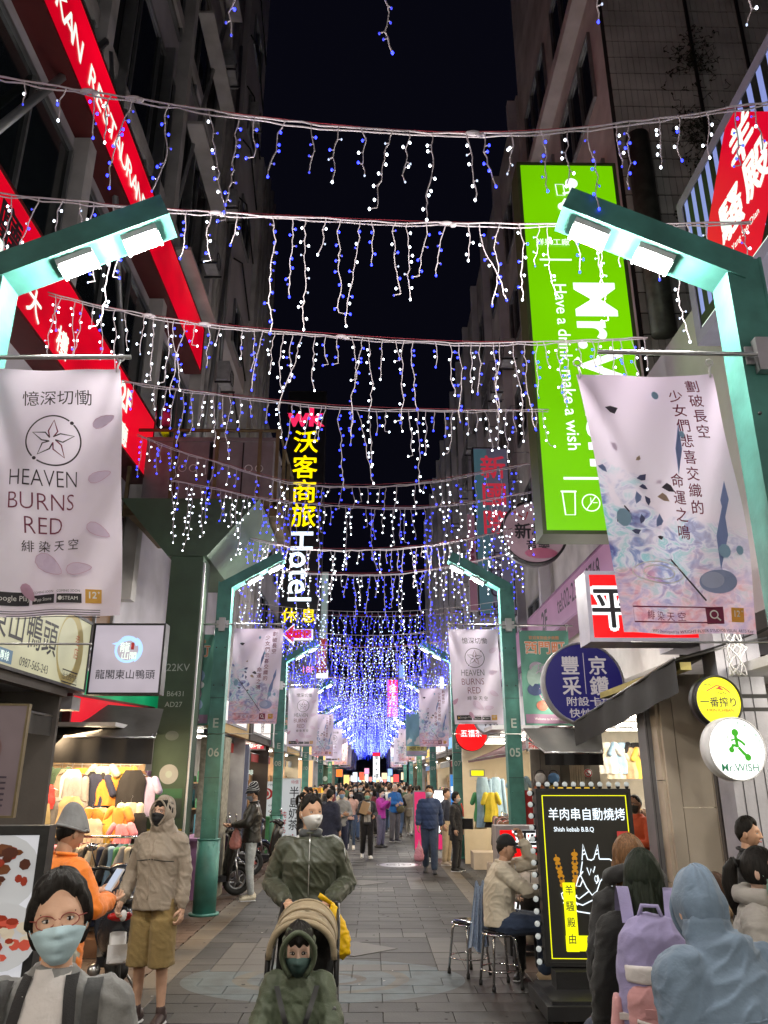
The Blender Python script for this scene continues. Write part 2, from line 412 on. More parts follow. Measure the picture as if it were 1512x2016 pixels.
for sx, wx in ((-2.13, .3), (1.73, .3)):
    yy = 6.0
    while yy < 100:
        if yy < 17.5:
            x_, y_, h_, me = paver(sx, yy + .3, wx, .6, PAVS, h=rng.uniform(-.001, .002)); link('kerb_stone', me, street, loc=(x_, y_, h_)); ns += 1
        else: ks.b2((sx - wx / 2, yy + .003, -.02), (sx + wx / 2, yy + .597, 0))
        yy += .6
ks.build('kerb_stone', PAVS, street, kind='stuff')
farp = MB(); farp.b2((-1.98, 62, -.02), (1.58, 110, .0)); farp.build('far_pavement', PAV, street)
nr = MB(); nr.b2((-2.28, -6, -.02), (1.88, 5.2, 0)); nr.build('near_pavement', PAV, street)
dm = MB()
for cyy in (10.2, 16.35, 22.5): dm.prism([(-.2 - .5, cyy, .0015), (-.2, cyy - .42, .0015), (-.2 + .5, cyy, .0015), (-.2, cyy + .42, .0015)], (0, 0, .004))
dm.build('diamond_inlay', PAVL, street)
gum = MB(); rg = random.Random(9)
for k in range(150):
    x, y = rg.uniform(-2.2, 1.85), rg.uniform(6.5, 20); a = rg.uniform(.008, .022); gum.prism([(x + a * math.cos(q) * rg.uniform(.7, 1.2), y + a * math.sin(q) * rg.uniform(.7, 1.2), .0018) for q in [k_ * .9 for k_ in range(7)]], (0, 0, .0012))
gum.build('gum_spot', mat('old_gum', (.014, .013, .013), .8), street, kind='stuff')
lit = MB()
for k in range(26):
    x, y = rg.uniform(-2.2, 1.85), rg.uniform(6.8, 18); a = rg.uniform(.01, .03); lit.quad((x, y, .003), (x + a, y + .01, .006), (x + a, y + a, .004), (x, y + a * .7, .008))
lit.build('litter', mat('paper_scrap', (.45, .43, .4), .8), street, kind='stuff')
# side walks in brown brick under the shop fronts
for sgn, nm in ((-1, 'pavement'), (1, 'pavement')):
    x0, x1 = (-2.28, -6.5) if sgn < 0 else (1.88, 6.0)
    bb = MB(); bb.b2((min(x0, x1), -6, -.03), (max(x0, x1), 110, -.014)); pv = struct(nm, bb, M['concrete'])
    st = MB(); yy = 6.0; rw = 0
    while yy < 34:
        xx = min(x0, x1) + .003; xm = max(x0, x1)
        if rw % 2: xx -= .15
        while xx < xm:
            a = max(xx, min(x0, x1)) + .003; b_ = min(xx + .3, xm) - .003
            if b_ - a > .03: st.b2((a, yy + .003, -.02), (b_, yy + .197, rng.uniform(-.002, .001)))
            xx += .3
        yy += .2; rw += 1
    st.build('paver', PAVB if sgn < 0 else PAV, pv, kind='stuff')
    f2 = MB(); f2.b2((min(x0, x1), 34, -.02), (max(x0, x1), 110, 0)); f2.b2((min(x0, x1), -6, -.02), (max(x0, x1), 6, 0)); f2.build('paved_area', PAVB if sgn < 0 else PAV, pv)
mh = thing('manhole_cover', 'round pale drain cover with ring pattern set in pavement ahead of the stroller', 'manhole', (.62, 19.6, .0))
p = Panel(mh, (.62, 19.6, .004), (1, 0, 0), (0, 1, 0)); p.rect(-.75, -.6, .75, .6, PAVL, 'surround'); p.disc(0, 0, .52, M['steel'], 'cover'); p.ring(0, 0, .48, .05, PAVL, name='ring'); p.ring(0, 0, .28, .03, PAVL, name='ring')
for a in range(0, 360, 30): p.line([(.1 * math.cos(R(a)), .1 * math.sin(R(a))), (.26 * math.cos(R(a)), .26 * math.sin(R(a)))], .03, PAVL, 'spoke')

# ================================================================ buildings
def window(parent, X, sgn, y0, y1, z0, z1, mull=1, lit=None, fr=M['alu']):
    """a framed window on a wall facing the street; sgn +1 when the street lies at +x"""
    f = MB(); t = .05; xo = X + sgn * .03
    f.box((xo, (y0 + y1) / 2, z0 + t / 2), (.07, y1 - y0, t)); f.box((xo, (y0 + y1) / 2, z1 - t / 2), (.07, y1 - y0, t))
    for k in range(mull + 2):
        yy = y0 + t / 2 + (y1 - y0 - t) * k / (mull + 1); f.box((xo + sgn * .003, yy, (z0 + z1) / 2), (.07, t, z1 - z0 - 2 * t))
    o = f.build('window', fr, parent)
    g = MB(); xg = X + sgn * .012; g.quad((xg, y0 + t, z0 + t), (xg, y1 - t, z0 + t), (xg, y1 - t, z1 - t), (xg, y0 + t, z1 - t)); g.build('pane', lit or M['glass_dark'], o)
    return o
def building(name, label, X, sgn, y0, y1, z0, z1, depth, m, group=None):
    root = thing(name, label, 'building', (0, 0, 0), group=group)
    b = MB(); x2 = X - sgn * depth; b.b2((min(X, x2), y0, z0), (max(X, x2), y1, z1)); b.build('wall', m, root)
    return root
AC = None
def ac_unit(loc, sgn, label):
    global AC
    if AC is None:
        b = MB(); b.box((0, 0, .3), (.32, .8, .58)); m1 = b.mesh('case', mat('ac_case', (.42, .42, .44), .5, var=.25))
        f = MB(); f.tube([(.165, .1 + .22 * math.cos(a), .3 + .22 * math.sin(a)) for a in [2 * math.pi * i / 20 for i in range(21)]], .012, 5, False)
        for k in range(5): f.box((.163, .1, .14 + .08 * k), (.008, .4, .01))
        m2 = f.mesh('grille', M['dsteel'])
        q = MB(); q.box((0, -.3, -.02), (.45, .04, .04)); q.box((0, .3, -.02), (.45, .04, .04)); m3 = q.mesh('bracket', M['dsteel']); AC = (m1, m2, m3)
    r = thing('air_conditioner', label, 'air conditioner', loc, 0 if sgn > 0 else math.pi, 'air conditioner boxes on the facades')
    link('case', AC[0], r); link('grille', AC[1], r); link('bracket', AC[2], r)
def pipes(root, X, sgn, ys, z0, z1, r=.05, m=None, seed=0):
    for k, yy in enumerate(ys):
        b = MB(); rr = random.Random(seed + k); x = X + sgn * (r + .03)
        b.tube([(x, yy, z0), (x, yy + rr.uniform(-.05, .05), z0 + (z1 - z0) * .5), (x, yy + rr.uniform(-.1, .1), z1)], r * rr.uniform(.6, 1.5), 7); b.build('drain_pipe', m or M['concrete'], root)

# near block by the restaurant signs
A = building('tall_building', 'dark grey tower carrying the two red restaurant sign bands and window rows', -4.75, 1, -6, 23, 3.3, 34, 8, M['wall_grey'])
for k in range(6):            # pilasters and floor bands
    b = MB(); zz = 3.4 + k * 5.2; b.b2((-4.75, -5.9, zz), (-4.66, 22.9, zz + .35)); b.build('floor_band', M['concrete'], A)
b = MB(); b.b2((-4.75, 19.6, 14), (-4.35, 22.98, 34)); b.build('pilaster', mat('pale_render', (.62, .59, .61), .9, var=.15, vs=.6), A)
for (yy, x1) in ((5.0, -4.5), (9.6, -4.5), (13.9, -4.45), (17.6, -4.45)):
    b = MB(); b.b2((-4.76, yy, 5.0), (x1, yy + .28, 33)); b.build('pilaster', M['concrete'], A)
for z0, z1 in ((9.0, 11.1), (13.6, 17.2), (18.6, 22.6)):
    for ya, yb in ((-.5, 4.9), (5.4, 9.5), (10.0, 13.8), (14.3, 17.5)): window(A, -4.74, 1, ya, yb, z0, z1, 2)
WG = emis('dim_room_glow', rgb(120, 84, 40), .45, var=.8, vs=1.1)
for ya, yb in ((5.4, 9.5), (10.0, 11.9), (12.0, 13.8)): window(A, -4.74, 1, ya, yb, 3.9, 6.6, 1, lit=WG)
for k in range(8):
    b = MB(); yy = 10.1 + k * .47; b.grid(lambda u, v: Vector((-4.70 + .03 * math.sin(u * 14 + k), yy + .34 * u * (1 - .25 * v), 6.5 - 1.2 * v)), 10, 6); b.build('curtain', mat('mauve_curtain', (.12, .10, .15), .8), A)
for z0 in (14.4, 18.4, 22.6, 26.4):
    window(A, -4.34, 1, 20.3, 21.9, z0, z0 + 1.5, 1)
pipes(A, -4.7, 1, (17.95, 18.3, 18.75, 19.1, 19.45), 5, 33, .07, seed=3)
for a_, b_ in (((-4.55, 7.2, 9.1), (-4.5, 9.6, 13.5)), ((-4.55, 12.2, 9.1), (-4.5, 9.8, 13.5)), ((-4.5, 14.2, 14), (-4.4, 17.6, 26)), ((-4.45, 18.1, 9), (-4.3, 19.4, 19)), ((-4.4, 19.6, 10), (-4.3, 18.4, 24))):
    b = MB(); b.tube([a_, b_], .06, 5); b.build('brace', M['alu'], A)
for k, (yy, zz) in enumerate(((16.6, 14.2), (18.6, 17.6), (16.9, 21.0), (20.9, 23.4), (19.3, 12.3))): ac_unit((-4.2, yy, zz), 1, ['grey air conditioner box above the upper red band end', 'air conditioner box between pipes of the tower', 'air conditioner box high on the tower wall', 'air conditioner box under tower corner windows', 'lowest air conditioner box on the tower pipes'][k])
for k in range(7):
    yy = 1.2 + k * 2.35; b = MB(); b.b2((-4.72, yy, 13.2), (-4.5, yy + .07, 17.4)); b.build('fin', M['alu'], A)
for k in range(9):
    b = MB(); yy = 20.4 + (k % 2) * .2; zz = 10 + k * 2.3; b.tube([(-4.3, 19.7, zz), (-4.22, 20.6, zz + .5), (-4.26, 22.6, zz - .3)], .03, 5); b.build('cable', M['rubber'], A)
for k in range(5):
    zz = 13.0 + k * 3.6
    b = MB(); b.b2((-4.5, 14.3, zz), (-4.1, 17.4, zz + .08)); b.build('canopy_ledge', M['concrete'], A)
B = building('office_building', 'narrow dark building with pipes standing behind the transformer platform', -4.2, 1, 23.02, 26.5, 3.2, 24, 7, M['concrete'])
pipes(B, -4.2, 1, (23.3, 23.9, 24.6, 25.3, 26.1), 4, 23.8, .08, seed=9)
for z0 in (6, 9.2, 12.4, 15.6, 18.8): window(B, -4.2, 1, 23.9, 25.9, z0, z0 + 1.6, 1)
Cb = building('low_building', 'dark lower building behind the hotel sign board', -4.6, 1, 26.52, 60, 3.0, 16.5, 7, M['wall_grey'])
for k in range(9):
    for z0 in (4.4, 7.4, 10.4, 13.2): window(Cb, -4.6, 1, 27 + k * 3.6, 29.6 + k * 3.6, z0, z0 + 1.7, 1)
# other side
D = building('shop_building', 'low dark block behind the striped sign with shops at street level', 3.95, -1, -6, 10.6, 3.5, 7.4, 6, M['wall_grey'])
E_ = thing('tiled_building', 'grey tiled tower behind the green sign with dark tile end wall', 'building', (0, 0, 0))
b = MB(); b.b2((4.3, 10.82, 3.5), (13, 17.8, 34)); b.build('wall', M['concrete'], E_)
# end wall clad in upright tiles: rows and columns of real tiles; the ones seen largest are parts
TIL = mat('grey_ceramic_tile', (.55, .54, .51), .45, var=.3, vs=1.2, bump=.1, bs=20, rnd=.25)
tb = MB(); tb.box((0, 0, 0), (.105, .02, .37)); tme = tb.mesh('tile', TIL)
gb = MB(); gb.b2((4.3, 10.80, 3.5), (13, 10.818, 34)); gb.build('grout', mat('dark_grout', (.03, .03, .03), .95), E_)
st = MB(); cnt = 0
zz = 7.3
while zz < 19.5:
    xx = 4.42
    while xx < 8.6:
        if 7.6 < zz < 11.4 and cnt < 270 and xx < 7.6: link('tile', tme, E_, loc=(xx, 10.79 + rng.uniform(-.003, .003), zz)); cnt += 1
        else: st.box((xx, 10.79 + rng.uniform(-.003, .003), zz), (.105, .02, .37))
        xx += .115
    zz += .40
st.build('tile', TIL, E_, kind='stuff')
b = MB(); b.tube([(4.62, 10.6, 8.6), (4.62, 10.6, 12.6)], .2, 14); b.build('duct', mat('weathered_duct', (.13, .15, .12), .5, .5, var=.4), E_)
for xx in (5.9, 6.9): b = MB(); b.tube([(xx, 10.68, 7.4), (xx + .05, 10.68, 20)], .035, 6); b.build('drain_pipe', M['black'], E_)
b = MB(); b.b2((4.0, 10.75, 16.9), (4.3, 17.8, 17.2)); b.build('ledge', M['concrete'], E_)
for z0 in (8, 11.2, 14.4, 18):
    for y0 in (11.4, 14.6): window(E_, 4.3, -1, y0, y0 + 2.4, z0, z0 + 1.7, 2)
# dark creepers hanging on the tile wall
IVY = mat('dry_creeper', (.03, .035, .02), .9)
iv = MB(); r2 = random.Random(5)
for cx, cz in ((5.75, 12.9), (5.95, 11.6), (5.5, 10.7), (5.9, 14.6)):
    for k in range(60):
        px_, pz_ = cx + r2.gauss(0, .22), cz + r2.gauss(0, .35); pts = [(px_, 10.7, pz_)]
        for q in range(4): px_ += r2.uniform(-.12, .12); pz_ += r2.uniform(-.12, .08); pts.append((px_, 10.7 - r2.uniform(0, .1), pz_))
        iv.tube(pts, .006, 3, False)
        for q in range(4): c = Vector(pts[r2.randrange(5)]); d = Vector((r2.uniform(-.04, .04), -.01, r2.uniform(-.04, .04))); iv.quad(c, c + d, c + d + Vector((.02, -.01, .03)), c + Vector((.02, 0, .03)))
ivo = iv.build('creeper', IVY); tag(ivo, 'dark dry creeper clinging to the tiled end wall', 'plant')
F_ = building('apartment_block', 'long dark apartment block with barred windows stretching behind the green sign', 4.25, -1, 17.85, 60, 3.3, 21.5, 8, M['concrete'])
for k in range(13):
    for z0 in (4.6, 7.8, 11, 14.2, 17.4):
        y0 = 18.4 + k * 3.1; window(F_, 4.25, -1, y0, y0 + 2.1, z0, z0 + 1.7, 2)
for k in range(14):
    b = MB(); yy = 17.95 + k * 3.1; b.b2((4.0, yy, 4), (4.25, yy + .22, 21.4)); b.build('pilaster', M['wall_grey'], F_)
pipes(F_, 4.2, -1, (18.25, 21.3, 24.4, 27.6), 4, 21, .06, seed=30)
for k in range(12):
    rr = random.Random(k + 50); ac_unit((3.86, 18.6 + (k % 6) * 3.1 + rr.uniform(0, 1), 6.6 + (k // 6) * 5.2 + rr.uniform(0, 2.6)), -1, 'grey air conditioner box on the barred window block, number %s along' % ['one', 'two', 'three', 'four', 'five', 'six', 'seven', 'eight', 'nine', 'ten', 'eleven', 'twelve'][k])
# cage balconies on that block
for k in range(5):
    z0 = 10.2 + (k % 2) * 3.2; y0 = 19 + k * 3.1; b = MB()
    for q in range(12): b.tube([(3.75, y0 + q * .18, z0), (3.75, y0 + q * .18, z0 + 1.4)], .012, 4)
    for zz in (z0, z0 + .7, z0 + 1.4): b.tube([(3.75, y0, zz), (3.75, y0 + 2, zz)], .016, 4)
    for yy in (y0, y0 + 2):
        for zz in (z0, z0 + 1.4): b.tube([(4.2, yy, zz), (3.75, yy, zz)], .016, 4)
    b.build('window_cage', M['alu'], F_)
# the far ends of the street
for nm, lab, X, sg, y0, y1, zt in (('far_building', 'far dark block beyond the hotel sign side of street', -4.4, 1, 60.1, 100, 13), ('far_building', 'far dark block beyond the barred window block', 4.4, -1, 60.1, 100, 12)):
    fb = building(nm, lab, X, sg, y0, y1, 3, zt, 8, M['wall_grey'])
    for k in range(8): window(fb, X, sg, y0 + 1 + k * 4.6, y0 + 4 + k * 4.6, 6, 8, 1)
eb = thing('end_building', 'building closing the far end of the shopping street', 'building', (0, 112, 0))
b = MB(); b.b2((-30, 112, 0), (30, 116, 8.5)); b.build('wall', M['wall_grey'], eb)
for k in range(14): b = MB(); b.b2((-7 + k * 1.0, 111.9, .4), (-6.2 + k * 1.0, 111.98, 2.6 + (k % 3) * .4)); b.build('lit_window', emis('lit_window_%d' % (k % 4), [(1, .75, .4), (.9, .9, 1), (1, .3, .25), (.5, .8, 1)][k % 4], 1.6, sample=False), eb)
# ================================================================ lamp posts
POLES = []
def post_num(side, k): return ['03', '05', '07', '09', '11', '13', '15', '17', '19', '21'][max(k, 0)] if side > 0 else ['04', '06', '08', '10', '12', '14', '16', '18', '20', '22'][max(k, 0)]
def lamp_post(side, k, Y, X):
    near = Y < 30
    where = {-1: 'behind the viewer', 0: 'closest to the viewer', 1: 'second in the row', 2: 'third in the row', 3: 'fourth in the row', 4: 'fifth in the row', 5: 'sixth in the row', 6: 'seventh in the row', 7: 'eighth in the row', 8: 'ninth in the row'}[k]
    root = thing('lamp_post', 'teal lamp post with twin floodlights on the %s side, %s' % ('goat sign' if side > 0 else 'clothes stall', where), 'lamp post', (X, Y, 0), group='teal lamp posts along the street')
    s = -side; t = M['teal']; wd = .21
    b = MB(); b.cyl((0, 0, 0), (0, 0, 1.02), .17, 24); b.cyl((0, 0, 0), (0, 0, .03), .22, 24); b.cyl((0, 0, 1.02), (0, 0, 1.035), .178, 24); b.build('base_sleeve', t, root)
    b = MB(); b.b2((-wd / 2, -.012, 1.03), (wd / 2, .012, 4.98))          # web and two flanges make an open box section
    b.b2((-wd / 2 - .01, -.11, 1.03), (-wd / 2 + .008, .11, 5.0)); b.b2((wd / 2 - .008, -.11, 1.03), (wd / 2 + .01, .11, 5.0)); b.b2((-wd / 2, -.106, 1.03), (wd / 2, -.085, 4.99))
    b.build('column', t, root)
    for zz in (1.9, 3.1, 4.3):
        c = MB(); c.b2((-wd / 2 - .013, -.1145, zz), (wd / 2 + .013, -.1105, zz + .006)); c.build('plate_joint', M['dsteel'], root)
    a0 = Vector((0, 0, 4.93)); a1 = Vector((s * (1.02 if k < 1 else .86), 0, 5.42)); d = (a1 - a0).normalized(); u = Vector((-d.z, 0, d.x)) * (1 if s > 0 else -1)
    b = MB(); rot = Matrix((d, Vector((0, 1, 0)), u)).transposed(); b.box((a0 + a1) / 2 + d * .02, ((a1 - a0).length + .1, .235, .17), rot); b.build('arm', t, root)
    for q in (.47, .86):
        c = a0 + d * (a1 - a0).length * q - u * .125
        h = MB(); h.box(c + u * .02, (.24, .16, .05), rot); h.box(c - u * .002 + d * .112, (.014, .15, .035), rot); h.box(c - u * .002 - d * .112, (.014, .15, .035), rot); ho = h.build('floodlight', M['white'], root)
        g = MB(); g.ell(c - u * .006, (.095, .055, .026), 18, 10, Matrix((d, Vector((0, 1, 0)), u)).transposed()); g.build('lens', M['lamp'], ho)
        if k <= 5:
            pl_ = bpy.data.lights.new('floodlight_spill', 'POINT'); pl_.energy = 92; pl_.color = (1, .95, .88); pl_.shadow_soft_size = .07; po = bpy.data.objects.new('floodlight_spill', pl_); COL.objects.link(po); po.parent = ho; po.location = c - u * .10
            area('floodlight_light', Vector((X, Y, 0)) + c - u * .03, .22, 30 if k < 3 else 45, (1, .965, .86), aim=-u + Vector((0, -.15 if k >= 1 else 0, 0)), parent=ho, sy=.15)
    p = Panel(root, (X, Y - .1165, 0), (1, 0, 0), (0, 0, 1), step=.0005)
    wm = mat('stencil_paint', (.42, .5, .46), .7, bump=0)
    if near or k < 6:
        p.text('E', 0, 2.72, .2, wm, .015); p.text(post_num(side, k), 0, 2.28, .18, wm, .015)
    for zz in (1.3, 1.7, 2.55, 3.3, 3.9):
        for xx in (-.07, .07):
            c = MB(); c.cyl((xx, -.106, zz), (xx, -.118, zz), .011, 8); c.build('bolt', M['dsteel'] if zz > 3 else t, root)
    # banner rod
    rz = 4.28
    b = MB(); b.tube([(s * 1.0, -.15, rz), (-s * 1.05, -.15, rz - .02)], .014, 8); b.tube([(s * .98, -.15, 2.55), (-s * .2, -.15, 2.55)], .006, 5); b.build('banner_rod', M['steel'], root)
    c = MB(); c.b2((-.05, -.17, rz - .12), (.05, -.112, rz + .1)); c.b2((-.1, -.125, rz - .06), (.1, -.113, rz + .06)); c.build('rod_clamp', M['steel'], root)
    POLES.append((side, k, X, Y))
    return root
def poleY(k): return 4.25 + 8.4 * k if k < 2 else 12.65 + 8.6 * (k - 1)
for k in range(-1, 9):
    lamp_post(-1, k, poleY(k), -2.47)
    lamp_post(1, k, poleY(k) - (.1 if k == 0 else 0), 2.33 if k == 0 else 2.22)

# ================================================================ banners
INKP = ink('plum', (.20, .02, .07)); INKD = ink('dark', (.035, .02, .035)); INKB = ink('blue', (.10, .17, .42)); INKY = ink('ochre', (.72, .42, .08))
INKW = ink('white', (.8, .8, .8)); INKPK = ink('pink', (.66, .42, .56)); INKPL = ink('pale_pink', (.80, .69, .84))
VINYL = mat('lilac_vinyl', (.86, .78, .92), .38, var=.07, vs=3, bump=.06, bs=8)
def backlit(m, f):
    nt = m.node_tree; N = nt.nodes.new; L = nt.links.new; b = nt.nodes['Principled BSDF']; out = nt.nodes['Material Output']
    t = N('ShaderNodeBsdfTranslucent'); x = N('ShaderNodeMixShader'); x.inputs[0].default_value = f
    c = b.inputs['Base Color']
    if c.links: L(c.links[0].from_socket, t.inputs[0])
    else: t.inputs[0].default_value = c.default_value
    L(b.outputs[0], x.inputs[1]); L(t.outputs[0], x.inputs[2]); L(x.outputs[0], out.inputs[0])
for m_ in (VINYL, INKPK, INKPL, INKY): backlit(m_, .42)
def art_mat():
    m = mat('water_art_print', (.60, .54, .66), .38, var=0, bump=.05, bs=8)
    nt = m.node_tree; N = nt.nodes.new; L = nt.links.new; b = nt.nodes['Principled BSDF']
    uv = N('ShaderNodeUVMap'); sx = N('ShaderNodeSeparateXYZ'); L(uv.outputs[0], sx.inputs[0])
    def noisy(scale, det, dist=0, off=0):
        mp = N('ShaderNodeMapping'); mp.inputs['Scale'].default_value = (1, 2.6, 1); mp.inputs['Location'].default_value = (off, off * .7, 0); L(uv.outputs[0], mp.inputs[0])
        n = N('ShaderNodeTexNoise'); n.inputs['Scale'].default_value = scale; n.inputs['Detail'].default_value = det; n.inputs['Distortion'].default_value = dist
        L(mp.outputs[0], n.inputs['Vector']); return n.outputs[0]
    def ramp(src, els, interp='LINEAR'):
        r = N('ShaderNodeValToRGB'); r.color_ramp.interpolation = interp; e = r.color_ramp.elements
        e[0].position, e[0].color = els[0][0], (*els[0][1], 1); e[1].position, e[1].color = els[-1][0], (*els[-1][1], 1)
        for p_, c_ in els[1:-1]: q = e.new(p_); q.color = (*c_, 1)
        L(src, r.inputs[0]); return r.outputs[0]
    def mix(f, a, b_):
        x = N('ShaderNodeMix'); x.data_type = 'RGBA'; L(f, x.inputs[0]); L(a, x.inputs[6]); L(b_, x.inputs[7]); return x.outputs[2]
    def mth(op, a, b_=None, v=None):
        x = N('ShaderNodeMath'); x.operation = op; L(a, x.inputs[0])
        if b_ is not None: L(b_, x.inputs[1])
        if v is not None: x.inputs[1].default_value = v
        return x.outputs[0]
    sky = ramp(sx.outputs[1], [(0, (.80, .62, .74)), (.5, (.76, .70, .84)), (1, (.74, .62, .80))])
    wat = ramp(noisy(7, 7, 1.5), [(.3, (.10, .11, .34)), (.42, (.24, .32, .62)), (.52, (.70, .72, .88)), (.62, (.25, .58, .68)), (.75, (.84, .80, .92))])
    red = ramp(noisy(9, 6, .8, 3), [(.35, (.80, .25, .28)), (.5, (.80, .52, .64)), (.65, (.52, .36, .62))])
    # water in the middle, thinning towards the upper edge; flowers below
    n1 = noisy(3.2, 5, .5, 7)
    hb = mth('MULTIPLY_ADD', sx.outputs[0], v=-.22); nt.nodes[-1].inputs[2].default_value = .62
    d1 = mth('SUBTRACT', hb, sx.outputs[1]); nj = mth('MULTIPLY', n1, v=.75); s1 = mth('ADD', d1, nj)
    f1 = N('ShaderNodeMapRange'); f1.inputs[1].default_value = .42; f1.inputs[2].default_value = .56; L(s1, f1.inputs[0])
    d2 = mth('SUBTRACT', mth('MULTIPLY', n1, v=.5), sx.outputs[1]); f2 = N('ShaderNodeMapRange'); f2.inputs[1].default_value = -.0; f2.inputs[2].default_value = .12; L(d2, f2.inputs[0])
    thin = mth('MULTIPLY', f1.outputs[0], ramp(sx.outputs[0], [(0, (1, 1, 1)), (.45, (.85, .85, .85)), (1, (.35, .35, .35))]))
    c = mix(thin, sky, wat); f2m = mth('MULTIPLY', f2.outputs[0], v=.7); c = mix(f2m, c, red)
    L(c, b.inputs['Base Color']); return m
ART = art_mat(); backlit(ART, .42)
def banner(kind, cx, Y, ztop, wd, ht, label, seed=0, swing=0.0, shear=0.0, detail=True, group='hanging street banners', X0=None):
    rr = random.Random(seed); ph = rr.uniform(0, 6); am = rr.uniform(.012, .03)
    def deform(x, y):
        t = (ht / 2 - y) / ht; q = (x / wd + .5)
        w_ = am * math.sin(q * 5 + ph + t * 2.5) * t + .6 * am * math.sin(q * 11 + t * 7 + ph) * t + .012 * math.sin((q + t) * 9 + ph)
        # pulls from the tied corners
        w_ += .018 * math.exp(-((q - t * .55) ** 2) / .006) * (1 - t) + .018 * math.exp(-((1 - q - t * .55) ** 2) / .006) * (1 - t)
        return (shear * t - .03 * t * t * (q - .5), 0, w_ + swing * t * t)
    root = thing('street_banner', label, 'banner', (cx, Y, ztop), group=group)
    p = Panel(root, (cx, Y, ztop - ht / 2), (1, 0, 0), (0, 0, 1), deform, .0007)
    nu, nv = (64, 116) if Y < 6 else ((30, 56) if detail else (10, 18))
    mb = MB(); mb.grid(lambda a, b_: p.w(-wd / 2 + a * wd, -ht / 2 + b_ * ht, 0), nu, nv)
    me = mb.mesh('cloth', {'hbr': VINYL, 'art': ART, 'xm': ink('green_vinyl', (.10, .28, .22)), 'tour': ink('aqua_vinyl', (.25, .50, .60)), 'plain': VINYL}[kind])
    uv = me.uv_layers.new(name='UVMap'); nn = nu + 1
    for l in me.loops: uv.data[l.index].uv = ((l.vertex_index % nn) / nu, (l.vertex_index // nn) / nv)
    link('cloth', me, root, world=True)
    t = MB()
    for sx in (-1, 1):
        a = p.w(sx * (wd / 2 - .02), ht / 2 - .02, .003); t.tube([a, a + Vector((0, .005, .04)), a + Vector((sx * .01, .01, .085))], .007, 5)
        t.tube([a + Vector((sx * .01 + .022 * math.cos(q), .01, .10 + .022 * math.sin(q))) for q in [k * .7 for k in range(10)]], .005, 5, False)
    t.build('tie', M['white'], root, world=True)
    s = wd / .8
    if kind == 'hbr':
        p.text('憶深切慟', .02 * s, .56 * s, .105 * s, INKD, sx=1.0)
        cx_, cy_ = -.0, .285 * s; r_ = .155 * s; lw = .009 * s if detail else .014
        p.ring(cx_, cy_, r_, lw, INKD, 52, 222); p.ring(cx_, cy_, r_, lw, INKD, 236, 400)
        p.disc(cx_ + r_ * math.cos(R(45)), cy_ + r_ * math.sin(R(45)), .011 * s, INKD); p.disc(cx_ + r_ * math.cos(R(229)), cy_ + r_ * math.sin(R(229)), .011 * s, INKD)
        for k in range(5):
            a = R(85 + 72 * k); tipx, tipy = cx_ + .125 * s * math.cos(a), cy_ + .125 * s * math.sin(a)
            l_ = R(26); q1 = (cx_ + .06 * s * math.cos(a - l_), cy_ + .06 * s * math.sin(a - l_)); q2 = (cx_ + .06 * s * math.cos(a + l_), cy_ + .06 * s * math.sin(a + l_))
            p.line([(cx_ + .02 * s * math.cos(a + .9), cy_ + .02 * s * math.sin(a + .9)), q2, (tipx, tipy), q1, (cx_ + .018 * s * math.cos(a - .3), cy_ + .018 * s * math.sin(a - .3))], lw * .9, INKP if k in (0, 3) else INKD)
        for t_, yy, xx in (('HEAVEN', .05, 0), ('BURNS', -.09, -.01), ('RED', -.23, 0)): p.text(t_, (xx - .05) * s, yy * s, .145 * s, INKP if yy < 0 else INKD, -.012, sx=.70 if t_ == 'HEAVEN' else .82)
        p.text('緋 染 天 空', .0, -.355 * s, .07 * s, INKD)
        yb = -.655 * s
        p.rect(-.36 * s, yb - .035 * s, -.12 * s, yb + .04 * s, INK, 'print'); p.text('Google Play', -.215 * s, yb + .008 * s, .042 * s, INKW)
        p.poly([(-.34 * s, yb - .02 * s), (-.34 * s, yb + .026 * s), (-.305 * s, yb)], INKY)
        p.rect(-.1 * s, yb - .03 * s, .04 * s, yb + .02 * s, INK, 'print'); p.text('App Store', -.03 * s, yb - .004 * s, .026 * s, INKW)
        p.rect(.055 * s, yb - .03 * s, .19 * s, yb + .02 * s, INK, 'print'); p.text('STEAM', .13 * s, yb - .004 * s, .028 * s, INKW)
        p.disc(-.085 * s, yb - .004 * s, .01 * s, INKW); p.disc(.075 * s, yb - .004 * s, .012 * s, INKW)
        p.rect(.21 * s, yb - .03 * s, .295 * s, yb + .045 * s, INKY, 'print'); p.text('12', .245 * s, yb + .015 * s, .05 * s, INKW, .02); p.text('+', .28 * s, yb + .028 * s, .025 * s, INKW, .02)
        if detail:
            p.text('COMING SOON', -.03 * s, yb + .035 * s, .018 * s, INKD); p.text('COMING SOON', .12 * s, yb + .035 * s, .018 * s, INKD)
            for q in range(4): p.rect(-.34 * s + q * .05 * s, yb - .07 * s - q * .013 * s, .29 * s, yb - .066 * s - q * .013 * s, INKD, 'print')
            for (xx, yy, sc, an) in ((.28, .05, .07, .3), (.28, -.28, .07, -.5), (-.36, -.4, .06, .8), (-.12, -.62, .06, -.9), (.0, -.47, .10, -.6), (.3, .4, .07, .5), (.18, -.5, .07, .1)):
                pts = []
                for q in range(13):
                    th = 2 * math.pi * q / 12; rx = math.cos(th) * sc; ry = math.sin(th) * sc * .45 * (1 - .4 * math.cos(th)); pts.append((xx * s + rx * math.cos(an) - ry * math.sin(an), yy * s + rx * math.sin(an) + ry * math.cos(an)))
                p.poly(pts[:-1], INKPK if sc < .062 else INKPL, 'petal_print'); p.line(pts, .003, INKPK, 'petal_print')
    elif kind == 'art':
